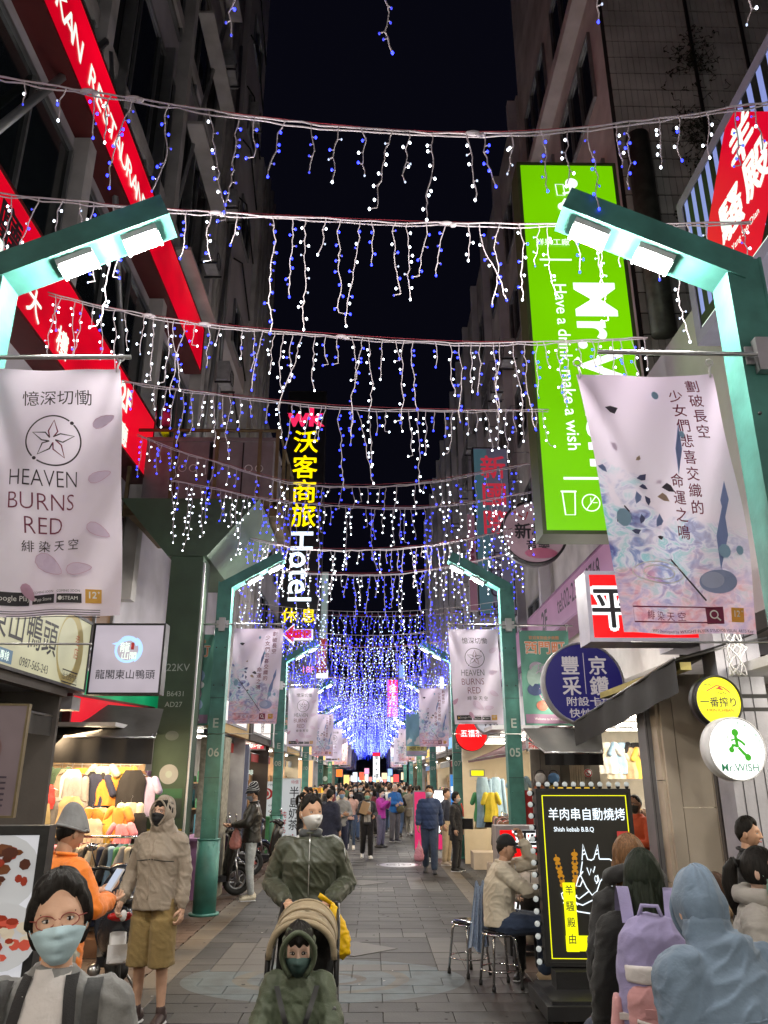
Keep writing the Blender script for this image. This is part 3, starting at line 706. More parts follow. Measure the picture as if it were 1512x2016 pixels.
        for t_, xx, y0 in (('劃破長空', .265, .66), ('少女們悲喜交織的', .155, .60), ('命運之鳴', .05, .09)): p.text(t_, xx * s, y0 * s, .082 * s, INKP, .008, vertical=True, gap=1.13)
        p.line([(-.33 * s, -.60 * s), (.2 * s, -.60 * s), (.2 * s, -.68 * s), (-.33 * s, -.68 * s)], .007 * s, INKP, closed=True)
        p.text('緋 染 天 空', -.12 * s, -.64 * s, .052 * s, INKP); p.rect(.11 * s, -.685 * s, .205 * s, -.595 * s, INKP, 'print'); p.ring(.152 * s, -.635 * s, .02 * s, .007 * s, INKW); p.line([(.165 * s, -.65 * s), (.185 * s, -.668 * s)], .008 * s, INKW)
        p.rect(.25 * s, -.675 * s, .33 * s, -.6 * s, INKY, 'print'); p.text('12', .283 * s, -.63 * s, .045 * s, INKW, .02); p.text('+', .318 * s, -.618 * s, .022 * s, INKW, .02)
        p.text('WFS Developed by WRIGHT FLYER STUDIOS VISUAL ARTS Key', .08 * s, -.72 * s, .022 * s, INKD)
        p.disc(.2 * s, -.46 * s, .10 * s, ink('jelly_blue', (.30, .36, .60)), 'pebble_print', 24, .065 * s)
        p.disc(.17 * s, -.45 * s, .06 * s, ink('jelly_pale', (.42, .47, .68)), 'pebble_print', 20, .045 * s)
        # generic stand-in for the illustrated part: slanting blades, drops and dark rocks in the water
        nb = ink('indigo', (.07, .08, .20)); pb = ink('cornflower', (.20, .27, .55)); tn = ink('tan_print', (.42, .30, .24)); bk = ink('charcoal_print', (.06, .05, .08))
        p.line([(-.28 * s, -.05 * s), (.12 * s, -.56 * s)], .009 * s, bk, 'blade_print')
        for (xa, ya, xb, yb_, wd_) in ((.30, -.02, .22, -.40, .03), (.12, .42, .06, .12, .02), (.33, .10, .29, -.12, .022)):
            p.poly([(xa * s, ya * s), ((xa + xb) / 2 * s + wd_ * s, (ya + yb_) / 2 * s), (xb * s, yb_ * s), ((xa + xb) / 2 * s - wd_ * s, (ya + yb_) / 2 * s)], pb, 'blade_print')
        rq = random.Random(11)
        for q in range(16):          # tumbling dark and pale crystals over the water
            a_ = rq.uniform(0, 3.14); xx = -.16 + rq.gauss(0, .075); yy = .05 + rq.gauss(0, .20); sc = rq.uniform(.02, .055)
            p.poly([((xx + math.cos(a_ + t_) * sc * r_) * s, (yy + math.sin(a_ + t_) * sc * r_ * 1.1) * s) for t_, r_ in ((0, 1), (1.3, .45), (2.6, .8), (3.9, .4), (5.1, .6))], (nb, pb, nb, bk, tn, INKPL)[q % 6], 'crystal_print')
        for (xx, yy, sc) in ((.03, .60, .02), (.12, .35, .016), (.33, -.3, .02), (-.3, -.12, .04), (.25, -.3, .03)): p.disc(xx * s, yy * s, sc * s, ink('drop_blue', (.25, .42, .60)), 'drop_print', 10, sc * 1.3 * s)
        p.ring(-.15 * s, -.42 * s, .1 * s, .005 * s, INKW, ry=.035 * s, name='ripple_print'); p.ring(-.15 * s, -.42 * s, .16 * s, .005 * s, INKW, ry=.055 * s, name='ripple_print')
    elif kind == 'xm':
        or_ = ink('orange_title', (.75, .28, .12)); p.text('歡迎來到徒步商圈', 0, .63 * s, .062 * s, or_, .01); p.text('西門町', 0, .47 * s, .22 * s, INKW, .05); p.text('西門町', 0, .47 * s, .22 * s, or_, .02)
        for (xx, yy, r_, mm) in ((-.05, .0, .27, ink('mint_print', (.35, .5, .45))), (-.15, .15, .12, INKPL), (.12, .05, .16, ink('sky_print', (.30, .42, .62))), (.05, -.25, .2, INKPK), (-.2, -.2, .12, ink('navy_print', (.06, .09, .2))), (.2, -.1, .08, INKW), (.15, -.42, .13, ink('sky_print', (.30, .42, .62))), (-.1, -.45, .1, ink('rust_print', (.45, .15, .1)))): p.disc(xx * s, yy * s, r_ * s, mm, 'blossom_print', 14, r_ * .8 * s)
        p.rect(-.38 * s, -.72 * s, .38 * s, -.58 * s, ink('dusky_print', (.3, .18, .28)), 'print'); p.text('Welcome to Ximending', 0, -.65 * s, .05 * s, INKW)
    elif kind == 'tour':
        p.poly([(-.35 * s, -.2 * s), (-.1 * s, .1 * s), (.1 * s, -.05 * s), (.36 * s, .2 * s), (.36 * s, -.35 * s), (-.35 * s, -.35 * s)], INKW, 'hill_print'); p.rect(-.38 * s, -.56 * s, .38 * s, -.4 * s, ink('yellow_print', (.7, .65, .2)), 'print'); p.text('國民旅遊', 0, -.48 * s, .14 * s, INKD, .01); p.rect(-.38 * s, -.72 * s, .38 * s, -.57 * s, INKPL, 'print')
    return root
banner('hbr', -1.92, 4.1, 4.19, .80, 1.50, 'white and lilac HEAVEN BURNS RED banner above the duck head shop sign', 1, .05, .20, detail=True)
banner('art', 1.585, 4.0, 4.12, .80, 1.47, 'lilac water art banner with plum vertical text over the red box sign', 2, -.30, .20)
k1 = poleY(1); banner('art', -1.86, k1 - .15, 4.2, .80, 1.50, 'water art banner on the post numbered E 06', 3, .04, -.03)
banner('xm', -3.02, k1 + .18, 4.16, .78, 1.46, 'green Ximending banner behind the olive column and post E 06', 4)
banner('hbr', 1.62, k1 - .15, 4.2, .80, 1.50, 'white HEAVEN BURNS RED banner on the post numbered E 05', 5, -.04, .06)
banner('xm', 2.78, k1 - .15, 4.18, .80, 1.5, 'green Ximending banner beside post E 05 and the navy round sign', 6)
for k in range(2, 9):
    Yk = poleY(k) - .15
    wh = ['', '', 'third', 'fourth', 'fifth', 'sixth', 'seventh', 'eighth', 'ninth'][k]
    banner('hbr' if k % 2 == 0 else 'art', -1.86, Yk, 4.2, .8, 1.5, '%s banner of the row on the %s lamp post, clothes stall side' % ('plain white' if k % 2 == 0 else 'lilac water art', wh), 10 + k, .03, detail=k < 4)
    banner('art' if k % 2 == 0 else ('tour' if k == 3 else 'hbr'), 1.62, Yk, 4.2, .8, 1.5, '%s banner of the row on the %s lamp post, goat sign side' % ('lilac water art' if k % 2 == 0 else ('aqua and yellow travel' if k == 3 else 'plain white'), wh), 20 + k, -.03, detail=k < 4)
    if k < 5: banner('xm', -3.02, Yk, 4.16, .78, 1.46, 'green Ximending banner on the shop side of the %s post' % wh, 30 + k, detail=False)

# ================================================================ icicle light strings across the street
def led_mesh(r, m): b = MB(); b.ell((0, 0, -r * .2), (r, r, r * 1.35), 6, 5); return b.mesh('bulb', m)
LB = {('b', 0): led_mesh(.0088, M['bl']), ('w', 0): led_mesh(.0088, M['wl']), ('b', 1): led_mesh(.0070, M['bld']), ('w', 1): led_mesh(.0065, M['wld'])}
BL2 = emis('far_blue_led', (.02, .035, 1.0), 4.2, sample=False); WL2 = emis('far_white_led', (.6, .75, 1.0), 3.6, sample=False)
def light_string(pts, label, seed, near=2, nd=None, dl=(.15, .62), r=.0045, br=.011, sag=0, tangle=.25):
    """pts: the hanging line in world points; drops hang from it"""
    rr = random.Random(seed); P = [Vector(p) for p in pts]
    seg = [(P[i + 1] - P[i]).length for i in range(len(P) - 1)]; Lt = sum(seg)
    def at(t):
        d = t * Lt
        for i, s_ in enumerate(seg):
            if d <= s_ or i == len(seg) - 1: return P[i].lerp(P[i + 1], min(1, d / s_))
            d -= s_
    root = thing('icicle_light_string', label, 'light string', tuple(P[0]), group='icicle light strings across the street')
    n = int(Lt / .12); mb = MB()
    w1 = [at(i / n) + Vector((0, rr.uniform(-.008, .008), rr.uniform(-.006, .006))) for i in range(n + 1)]
    mb.tube(w1, r * (1.5 if near else 1.1), 5 if near else 3, True)
    if near: mb.tube([at(i / n) + Vector((0, .02, -.008 + rr.uniform(-.014, .010))) for i in range(n + 1)], r * 1.3, 5)
    mb.build('cable', M['wire'], root, world=True)
    if near or seed % 3 == 0:
        c = MB(); c.tube([at(i / 14) + Vector((0, .03, .03 * math.sin(math.pi * i / 14) + .012)) for i in range(15)], r * .6, 4); c.build('support_cord', M['redwire'], root, world=True)
    if near == 2:
        for q in range(3):
            c = MB(); a = at(rr.uniform(.1, .9)); c.ell(a, (.055, .018, .02), 10, 6); c.ell(a + Vector((.05, 0, -.015)), (.03, .014, .022), 8, 5); c.build('tape_joint', M['wire'], root, world=True)
    nd = nd or int(Lt / .19); dm = MB(); bb = MB(); bw = MB()
    for i in range(nd):
        t = (i + rr.uniform(.2, .8)) / nd
        if rr.random() < .08: continue
        a = at(t); L_ = rr.choice([dl[0] * 1.3, (dl[0] + dl[1]) / 2, dl[1], dl[1] * .8, dl[1] * 1.3]) * rr.uniform(.75, 1.25)
        steps = max(4, int(L_ / .05)); p_ = [a]; dx = rr.gauss(0, .16) if rr.random() < tangle else rr.gauss(0, .03)
        for q in range(steps):
            p_.append(p_[-1] + Vector((dx * .05 + rr.uniform(-.017, .017), rr.uniform(-.012, .012), -L_ / steps)))
        if rr.random() < .2: p_.append(p_[-1] + Vector((rr.choice((-1, 1)) * .05, 0, -.01)))
        blue = rr.random() < (.52 if near else .80); nb = max(2, int(L_ / .085)); bs = []
        mix_ = rr.random() < .25
        for q in range(nb):
            j = min(len(p_) - 1, 1 + int((q + .7) / nb * (len(p_) - 1))); c = p_[j]; dxx = rr.choice((-1, 1)) * rr.uniform(.014, .03)
            e = c + Vector((dxx, rr.uniform(-.012, .012), rr.uniform(-.012, .012))) if j < len(p_) - 1 else c
            bs.append((c, e, (not blue) if (mix_ and q % 2) else blue))
        if near == 2:
            m_ = MB(); m_.tube(p_, r * .95, 4)
            for c, e, _ in bs:
                if (e - c).length > .003: m_.tube([c, e], r * .8, 4)
            d = m_.build('drop', M['wire'], root, world=True)
            for c, e, bl in bs:
                o = link('bulb', LB[('b' if bl else 'w', 0 if rr.random() < .78 else 1)], d); o.location = e
        else:
            dm.tube(p_, r * (.95 if near else .7), 3, False)
            for c, e, bl in bs: (bb if bl else bw).ell(e, (br, br, br * 1.3), 4 if near else 3, 3 if near else 2)
    if near != 2:
        dm.build('drop', M['wire'], root, world=True, kind='stuff'); bb.build('bulb', M['bl'] if near else BL2, root, world=True, kind='stuff'); bw.build('bulb', M['wl'] if near else WL2, root, world=True, kind='stuff')
    return root
def cat(pix, Z=None, Y=None):
    """measured points along a string; its depth follows from the height it is hung at"""
    mid = PZ(*pix[len(pix) // 2], Z) if Z else None; Y = Y or mid.y
    pp = [PY(x, y, Y) for x, y in pix]; out = []
    for i in range(len(pp) - 1):
        p0, p1, p2, p3 = pp[max(i - 1, 0)], pp[i], pp[i + 1], pp[min(i + 2, len(pp) - 1)]
        for q in range(6):
            t = q / 6; out.append(.5 * ((2 * p1) + (p2 - p0) * t + (2 * p0 - 5 * p1 + 4 * p2 - p3) * t * t + (3 * p1 - p0 - 3 * p2 + p3) * t ** 3))
    return out + [pp[-1]]
light_string(cat([(-150, -150), (200, -110), (700, -85), (1150, -100), (1600, -150)], Y=3.15), 'light string highest overhead with only drop ends showing', 1, nd=5, dl=(.55, .68))
light_string(cat([(-120, 120), (0, 150), (380, 212), (600, 242), (860, 262), (1100, 255), (1250, 238), (1420, 215), (1600, 185)], 5.95), 'light string slung above the twin lamps from red sign to tiled tower', 2, nd=36, dl=(.2, .62))
light_string(cat([(-100, 365), (0, 380), (300, 410), (620, 430), (880, 440), (1250, 441), (1480, 436)], 5.9), 'light string crossing in front of both twin lamp heads', 5, nd=46, dl=(.2, .68))
light_string(cat([(95, 575), (180, 598), (380, 635), (640, 660), (900, 675), (1100, 672), (1275, 664)], 5.8), 'light string from the lower red sign to the large green sign letters', 4, nd=56, dl=(.2, .66))
light_string(cat([(240, 748), (340, 765), (640, 800), (880, 808), (1080, 806)], 5.8), 'light string from banner rod crossing just above the hotel sign', 7, near=1, nd=44, dl=(.2, .62), br=.0108)
light_string(cat([(270, 855), (360, 890), (430, 910), (560, 948), (700, 958), (840, 950), (1000, 920), (1110, 900)], 5.75), 'light string from the platform railing corner over the hotel name', 6, near=1, nd=50, dl=(.15, .45), br=.0106)
light_string(cat([(335, 945), (420, 960), (540, 985), (760, 1000), (900, 992), (1060, 965)], 5.75), 'light string sagging in front of the large hotel characters', 8, near=1, nd=56, dl=(.2, .75), br=.0108)
light_string(cat([(390, 1030), (500, 1062), (620, 1082), (780, 1080), (900, 1065), (1010, 1040)], 5.75), 'light string sagging level with the word Hotel', 9, near=1, nd=56, dl=(.15, .5), br=.0112)
light_string(cat([(400, 1080), (540, 1120), (640, 1130), (780, 1130), (900, 1112), (1040, 1080)], 5.75), 'light string between the tops of posts E 06 and E 05', 11, near=1, nd=64, dl=(.2, .7), br=.0112)
Yk = 16.9; i = 0
ORD = ['first', 'second', 'third', 'fourth', 'fifth', 'sixth', 'seventh', 'eighth', 'ninth', 'tenth']
while Yk < 98:
    rr = random.Random(100 + i); z = 5.75 + rr.uniform(-.12, .12); sg = rr.uniform(.15, .4); hw = rr.uniform(2.5, 3.1)
    pts = [(-hw + 2 * hw * q / 14 - .1, Yk, z - sg * (1 - (q / 7 - 1) ** 2)) for q in range(15)]
    light_string(pts, ('%s light string beyond the lamp posts E 06 and E 05' % ORD[i]) if i < 10 else 'light string in the dense blue cluster far along the street', 200 + i, near=0, nd=int(42 + min(10, (Yk - 16) * .5)), dl=(.25, .85), r=.0045, br=.0115 + Yk * .00014)
    Yk += 1.25 + Yk * .006; i += 1
# ================================================================ signs along the clothes stall side
X_, Z_, Yv = Vector((1, 0, 0)), Vector((0, 0, 1)), Vector((0, 1, 0))
REDF = emis('red_sign_face', rgb(222, 0, 34), .95, var=.3, vs=.7)
WHTF = emis('white_letter_glow', (.85, 1.0, .88), 1.1)
DRED = mat('dark_red_housing', (.10, .012, .012), .5)
def band(name, label, X, y0, y1, z0, z1, face, frame, sgn=1, dp=.5):
    """a sign band that runs along the street on a facade"""
    c = Vector((X, (y0 + y1) / 2, (z0 + z1) / 2)); right = Yv if sgn > 0 else -Yv
    return lightbox(name, label, c, right, Z_, y1 - y0, z1 - z0, dp, face, frame, fr=.05)
r_, p = band('restaurant_sign', 'long red lit band sign reading KANG KAN RESTAURANT high on the tower', -4.35, 1.5, 17.1, 11.45, 12.75, REDF, DRED)
def runtext(p, t, y_from, y_to, h, mt, c_y, z=0, bold=.02, sx=1.0):
    n = len(t)
    for i, ch in enumerate(t):
        if ch == ' ': continue
        yy = y_from + (y_to - y_from) * i / (n - 1); p.text(ch, yy - c_y, z, h, mt, bold, sx=sx)
ya_, yb_ = PX(92, 15, -4.35).y, PX(277, 458, -4.35).y; st__ = (yb_ - ya_) / 14
runtext(p, 'KANG KAN RESTAURANT', yb_ - st__ * 18, yb_, .56, WHTF, 9.3, -.08, .01)
r_, p = band('restaurant_sign', 'lower red lit band sign with black characters and 2F above the banner', -4.35, 1.0, 13.9, 7.25, 8.6, REDF, DRED)
runtext(p, '上磡茶餐廳', 4.5, 7.6, .62, INK, 7.45, .12, .02); runtext(p, '港點大樓', 6.6, 9.4, .42, WHTF, 7.45, -.32, .02); p.text('2F', 12.1 - 7.45, .25, .62, WHTF, .03); p.text('餐廳', 12.0 - 7.45, -.4, .42, WHTF, .02)
# the two box signs of the duck head shop
BEI = emis('beige_sign_face', rgb(205, 202, 165), .62, var=.25, vs=1.2)
LAV = emis('pale_sign_face', rgb(196, 186, 198), .66, var=.2, vs=2)
r_, p = lightbox('shop_sign', 'long beige lit sign with brush characters and a phone number under the white banner', (-3.2, 6.85, 3.17), Yv, Z_, 3.8, .78, .16, BEI, M['black'])
p.disc(1.35, .0, .36, ink('gold_swirl', (.52, .43, .16)), ry=.38); p.disc(1.28, .02, .27, BEI, ry=.3)
p.text('龍閣東山鴨頭', -.12, .02, .36, INK, .006, sx=1.02); p.text('中華民國消費者協會食品金牌獎', .1, .30, .10, INK)
p.rect(-.42, -.34, .05, -.22, ink('steel_blue', (.10, .2, .32)), 'print'); p.text('加盟專線', -.19, -.28, .09, WHTF); p.text('0987-565-243', .52, -.28, .115, INK)
p.line([(1.2, -.34), (1.62, -.34), (1.62, -.22), (1.2, -.22)], .012, INK, closed=True); p.text('台北西門店', 1.41, -.28, .08, INK); p.text('老店', 1.5, .12, .13, ink('rust', (.6, .16, .05)), vertical=True)
r_, p = lightbox('shop_sign', 'square pale lit sign with a blue dragon ring beside the olive column', (-2.79, 8.82, 3.17), X_, Z_, .82, .80, .16, LAV, M['black'], fr=.022)
BLG = emis('ice_blue_glow', rgb(175, 215, 255), 1.15)
p.ring(0, .1, .135, .03, BLG, 130, 420, n=40); p.ring(.01, .1, .15, .02, BLG, -60, 60, n=20); p.ring(-.01, .105, .128, .05, BLG, 20, 110, n=20)
p.poly([(-.19, .165), (-.11, .19), (-.07, .245), (.02, .225), (.06, .25), (.03, .205), (-.05, .19), (-.1, .15), (-.16, .125), (-.13, .15)], BLG)
p.text('龍', -.035, .125, .12, WHTF, .01); p.text('山閣', .02, .03, .09, WHTF, .01); p.rect(.035, .1, .07, .18, ink('seal_red', (.6, .05, .05)), 'print'); p.text('龍閣東山鴨頭', 0, -.18, .112, INK, .004)
# awning and red strip below them
def slab(name, label, cat_, pts, thick, m, group=None, fringe=0, fm=None, nu=14):
    """cloth awning through four corners a b c d (a-b inner edge, d-c outer edge), sagging a little"""
    a, b_, c, d = [Vector(q) for q in pts]; root = thing(name, label, cat_, tuple(a), group=group); rr = random.Random(len(label))
    mb = MB()
    def fn(u, v):
        q = a.lerp(b_, u).lerp(d.lerp(c, u), v); q.z += -.03 * math.sin(math.pi * v) * (1 + .6 * math.sin(u * 17)) - .02 * abs(math.sin(u * nu * .5)) * math.sin(math.pi * v); return q
    mb.grid(fn, nu * 2, 8); nrm = MB(); mb.build('canvas', m, root, world=True)
    if fringe:
        f = MB(); f.grid(lambda u, v: d.lerp(c, u) + Vector((.012 * math.sin(u * 30), .012 * math.sin(u * 23), -fringe * v)), nu * 3, 3); f.build('valance', fm or m, root, world=True)
    e = MB(); e.tube([d, c], .014, 6); e.build('front_bar', M['steel'], root, world=True)
    for q in (.03, .97):
        e = MB(); e.tube([a.lerp(b_, q) - Vector((0, 0, .15)), d.lerp(c, q)], .012, 5); e.build('arm', M['steel'], root, world=True)
    return root
slab('awning', 'grey cloth awning over the clothes stall', 'awning', [(-5.0, 11.0, 2.95), (-2.9, 11.0, 2.8), (-2.68, 9.9, 2.36), (-4.0, 9.9, 2.38)], .02, M['tarp'], fringe=.31)
slab('awning', 'dark awning edge under the long beige sign', 'awning', [(-4.6, 6.2, 2.95), (-4.6, 8.6, 2.95), (-3.35, 8.5, 2.5), (-3.35, 6.2, 2.5)], .02, M['tarp'], fringe=.2)
b = MB(); b.b2((-4.7, 8.7, 2.6), (-3.3, 8.95, 2.74)); bo = b.build('roof_beam', M['greyp']); tag(bo, 'grey steel beam between the beige sign and the awning', 'beam')
r_, p = lightbox('strip_sign', 'red strip sign sloping above the grey awning', (-3.62, 11.2, 2.72), Vector((.25, 1, 0)), Z_, 2.1, .42, .1, REDF, DRED)
r_, p = lightbox('strip_sign', 'green lit strip sign behind the square pale sign', (-3.55, 11.6, 3.08), Vector((.25, 1, 0)), Z_, 2.4, .4, .1, emis('green_strip', rgb(20, 150, 95), .8, var=.4, vs=2), M['white'])
# olive column with stencils, platform and transformers
oc = thing('utility_column', 'square olive green utility column stencilled 22KV beside the stall', 'column', (-3.02, 12.35, 0))
b = MB(); b.b2((-.26, -.26, 0), (.26, .26, 5.9)); b.build('shaft', M['green_post'], oc)
b = MB(); b.b2((.262, -.24, .3), (.29, -.20, 5.2)); b.build('edge_conduit', M['white'], oc)
p = Panel(oc, (-3.02, 12.086, 0), X_, Z_, step=.0006); wm = mat('stencil_paint', (.42, .5, .46), .7, bump=0)
p.text('22KV', 0, 3.52, .16, wm); p.text('B6431', .0, 3.12, .11, wm); p.text('AD27', -.02, 2.96, .11, wm)
p.disc(0, 1.95, .14, mat('round_sticker', (.35, .37, .37), .4), 'sticker'); p.disc(0, 1.95, .05, wm, 'sticker'); p.rect(-.2, 1.62, .22, 1.75, mat('green_sticker', (.03, .14, .06), .5), 'sticker'); p.rect(-.24, 1.35, .22, 1.6, mat('dark_sticker', (.05, .07, .06), .3), 'sticker'); p.text('MASSAGE', 0, 1.56, .06, wm); p.disc(0, 2.5, .1, mat('old_glue', (.14, .18, .16), .8), 'sticker', ry=.07)
p.rect(-.255, 1.05, .255, 1.2, mat('hazard_yellow', (.5, .36, .05), .6), 'hazard_band')
pf = thing('transformer_platform', 'brown steel platform with railing around grey transformer boxes', 'platform', (-3.2, 14, 6.3))
b = MB(); b.b2((-4.45, 13.0, 6.38), (-1.75, 15.3, 6.5)); b.b2((-4.47, 12.97, 6.3), (-1.73, 13.03, 6.62)); b.b2((-1.78, 13.03, 6.3), (-1.72, 15.3, 6.62)); b.build('deck', M['brown'], pf, world=True)
for x, y in ((-4.44, 13.0), (-3.66, 13.0), (-2.88, 13.0), (-2.1, 13.0), (-1.78, 13.0), (-1.75, 13.8), (-1.75, 14.6), (-1.75, 15.3)):
    b = MB(); b.box((x, y, 7.25), (.06, .06, 1.5)); b.build('railing_post', M['brown'], pf, world=True)
for zz in (7.98,):
    b = MB(); b.tube([(-4.44, 13.0, zz), (-1.75, 13.0, zz), (-1.75, 15.3, zz)], .032, 6); b.build('railing_bar', M['brown'], pf, world=True)
b = MB(); b.prism([(-4.2, 12.05, 6.29), (-1.9, 12.05, 6.29), (-2.7, 12.05, 5.3), (-3.34, 12.05, 5.3)], (0, 2.6, 0)); b.build('corbel', M['green_post'], pf, world=True)
TR = mat('transformer_grey', (.20, .175, .19), .6, var=.15)
for xx, wd_, lab in ((-3.75, 1.2, 'grey transformer box with two round seals near the red sign'), (-2.5, 1.15, 'grey transformer box by the platform railing corner')):
    t = thing('transformer_box', lab, 'transformer', (xx, 14.1, 6.5)); b = MB(); b.b2((-wd_ / 2, -.55, 0), (wd_ / 2, .6, 1.55)); b.b2((-wd_ / 2 - .03, -.58, 1.5), (wd_ / 2 + .03, .63, 1.58)); b.build('cabinet', TR, t)
    b = MB(); b.b2((-.012, -.562, .05), (.012, -.551, 1.48)); b.build('door_seam', M['black'], t)
    for q in (.12, .32): b = MB(); b.tube([(q + .07 * math.cos(a), -.556, .95 + .07 * math.sin(a)) for a in [k * .42 for k in range(16)]], .008, 4, False); b.build('seal', M['white'], t)
# hotel sign
yh = 24.0
c0 = PY(597, 1010, yh); hs, p = lightbox('hotel_sign', 'tall dark hotel board with yellow characters and white Hotel down the middle', (c0.x, yh, c0.z), X_, Z_, 1.32, 9.0, .3, mat('hotel_board', (.010, .012, .016), .4), M['dsteel'])
YG = emis('yellow_letter_glow', rgb(255, 225, 0), 1.5); WG = emis('hotel_white_glow', (.8, .93, 1), 1.6)
def zpy(py, Y): return PY(597, py, Y).z
for ch, py in (('沃', 870), ('客', 920), ('商', 968), ('旅', 1015)): p.text(ch, .0, zpy(py, yh) - c0.z, .88, YG, .012)
for ch, py in (('H', 1065), ('o', 1102), ('t', 1130), ('e', 1155), ('l', 1180)): p.text(ch, .0, zpy(py, yh) - c0.z, 1.05, WG, .012, rot=-math.pi / 2)
p.text('休', -.32, zpy(1212, yh) - c0.z, .5, YG, .01); p.text('息', .28, zpy(1212, yh) - c0.z, .5, YG, .01)
p.text('wk', -.05, zpy(820, yh) - c0.z, .95, emis('pinkish_red_glow', rgb(235, 40, 90), 1.2), .04); p.line([(.3, zpy(826, yh) - c0.z), (.55, zpy(822, yh) - c0.z)], .06, WG)
ca = PY(585, 1248, 23.5); ar = thing('arrow_sign', 'red arrow sign with white outline pointing to the stall side under the hotel board', 'sign', tuple(ca))
p = Panel(ar, ca, X_, Z_); q = [(-.43, 0), (-.1, .27), (-.1, .13), (.43, .13), (.43, -.13), (-.1, -.13), (-.1, -.27)]
b = MB(); b.prism([p.w(x * 1.1, y * 1.25, -.08) for x, y in q], (0, .12, 0)); b.build('housing', emis('arrow_edge', (.9, .9, 1), 1.1), ar, world=True); p.poly(q, emis('arrow_red', rgb(200, 10, 50), 1), 'arrow_face')
# small far signs near the vanishing point
def mini(label, pxc, pyc, Y, wpx, hpx, face, txt=None, tm=None, vert=False, frame=None, sc=.8, dp=.12):
    c = PY(pxc, pyc, Y); k = (PY(pxc + 50, pyc, Y) - PY(pxc - 50, pyc, Y)).x / 100; wd, ht = wpx * k, abs((PY(pxc, pyc - hpx / 2, Y) - PY(pxc, pyc + hpx / 2, Y)).z)
    r, p = lightbox('shop_sign', label, c, X_, Z_, wd, ht, dp, face, frame or M['greyp'], fr=min(.03, wd * .06))
    if txt:
        if vert: n = len(txt); h = min(wd * sc, ht * .9 / n); p.text(txt, 0, h * (n - 1) / 2 * 1.08, h, tm, .01, vertical=True)
        else: h = min(ht * sc, wd * .92 / (len(txt) * (1 if ord(txt[0]) > 255 else .62))); p.text(txt, 0, 0, h, tm, .01)
    return r, p
PALE = emis('cool_white_face', (.8, .9, .95), .9); WARM = emis('warm_yellow_face', rgb(255, 190, 60), 1.0); INKR = ink('red', (.5, .02, .03))
mini('pale vertical sign on the facade just beyond the hotel board', 637, 1190, 27, 17, 130, emis('dim_pale_face', rgb(165, 185, 180), .5))
mini('tall sign with red lower block and white foot beyond hotel board', 633, 1290, 30, 22, 70, emis('brick_red_face', rgb(170, 60, 60), .6), '十八', WHTF, True)
mini('white lit box under the red vertical sign', 634, 1327, 31, 25, 18, emis('bright_white_face', (1, 1, 1), 1.8))
mini('pink outlined 18F sign behind the blue lights', 606, 1318, 34, 46, 22, mat('dim_board', (.10, .10, .12), .5), '18F', emis('pink_glow', rgb(255, 150, 170), 1.3))
mini('red vertical sign glowing through the blue light mass', 773, 1365, 45, 22, 55, emis('hot_red_face', rgb(240, 20, 60), 1.4), '金大', WHTF, True)
mini('pink round blossom sign below the red vertical sign', 773, 1400, 46, 22, 24, emis('pink_face', rgb(240, 70, 130), 1.2))
mini('sky blue vertical sign at the street bend', 791, 1322, 40, 12, 28, emis('sky_face', rgb(140, 190, 230), .8))
mini('tall white vertical sign with green and red cap at the street end', 741, 1510, 70, 14, 50, emis('bright_white_face', (1, 1, 1), 1.8), '萬年大樓', ink('green', (.03, .3, .15)), True)
mini('red neon cap on the tall white sign at the street end', 741, 1485, 69.5, 16, 8, emis('hot_red_face', rgb(240, 20, 60), 1.4))
for k, (x, y, w_, h_, col) in enumerate(((655, 1500, 14, 12, (255, 190, 120)), (668, 1522, 14, 16, (255, 120, 40)), (682, 1535, 12, 20, (255, 210, 120)), (699, 1530, 10, 20, (230, 240, 255)), (712, 1528, 10, 16, (255, 90, 60)), (722, 1518, 10, 12, (255, 160, 200)), (757, 1528, 12, 14, (255, 220, 170)), (768, 1520, 10, 14, (150, 190, 255)), (780, 1532, 12, 16, (255, 80, 80)), (795, 1528, 12, 16, (255, 230, 190)), (643, 1530, 10, 24, (255, 240, 200)))):
    mini('small %s shop sign glowing above the crowd, %s' % (['peach', 'orange', 'gold', 'white', 'red', 'pink', 'cream', 'blue', 'scarlet', 'ivory', 'pale'][k], ['by the green column', 'near the second olive column', 'at street end', 'over the middle heads', 'beside white sign', 'under the blue cluster', 'past the white sign', 'under the banners', 'by the far posts', 'near the far banners', 'by the fourth post'][k]), x, y, 52 + k * 1.2, w_, h_, emis('far_glow_%d' % k, rgb(*col), 1.5))
# olive columns further on
for k, (Yk_, lab) in enumerate(((36, 'second olive utility column with round white sticker'), (50, 'third olive utility column far down the stall side'))):
    o = thing('utility_column', lab, 'column', (-2.9, Yk_, 0)); b = MB(); b.b2((-.27, -.27, 0), (.27, .27, 4.2)); b.build('shaft', M['green_post'], o); p = Panel(o, (-2.9, Yk_ - .275, 0), X_, Z_); p.disc(0, 1.95, .14, wm, 'sticker'); p.rect(-.2, 1.5, .2, 1.7, mat('green_sticker', (.03, .14, .06), .5), 'sticker')
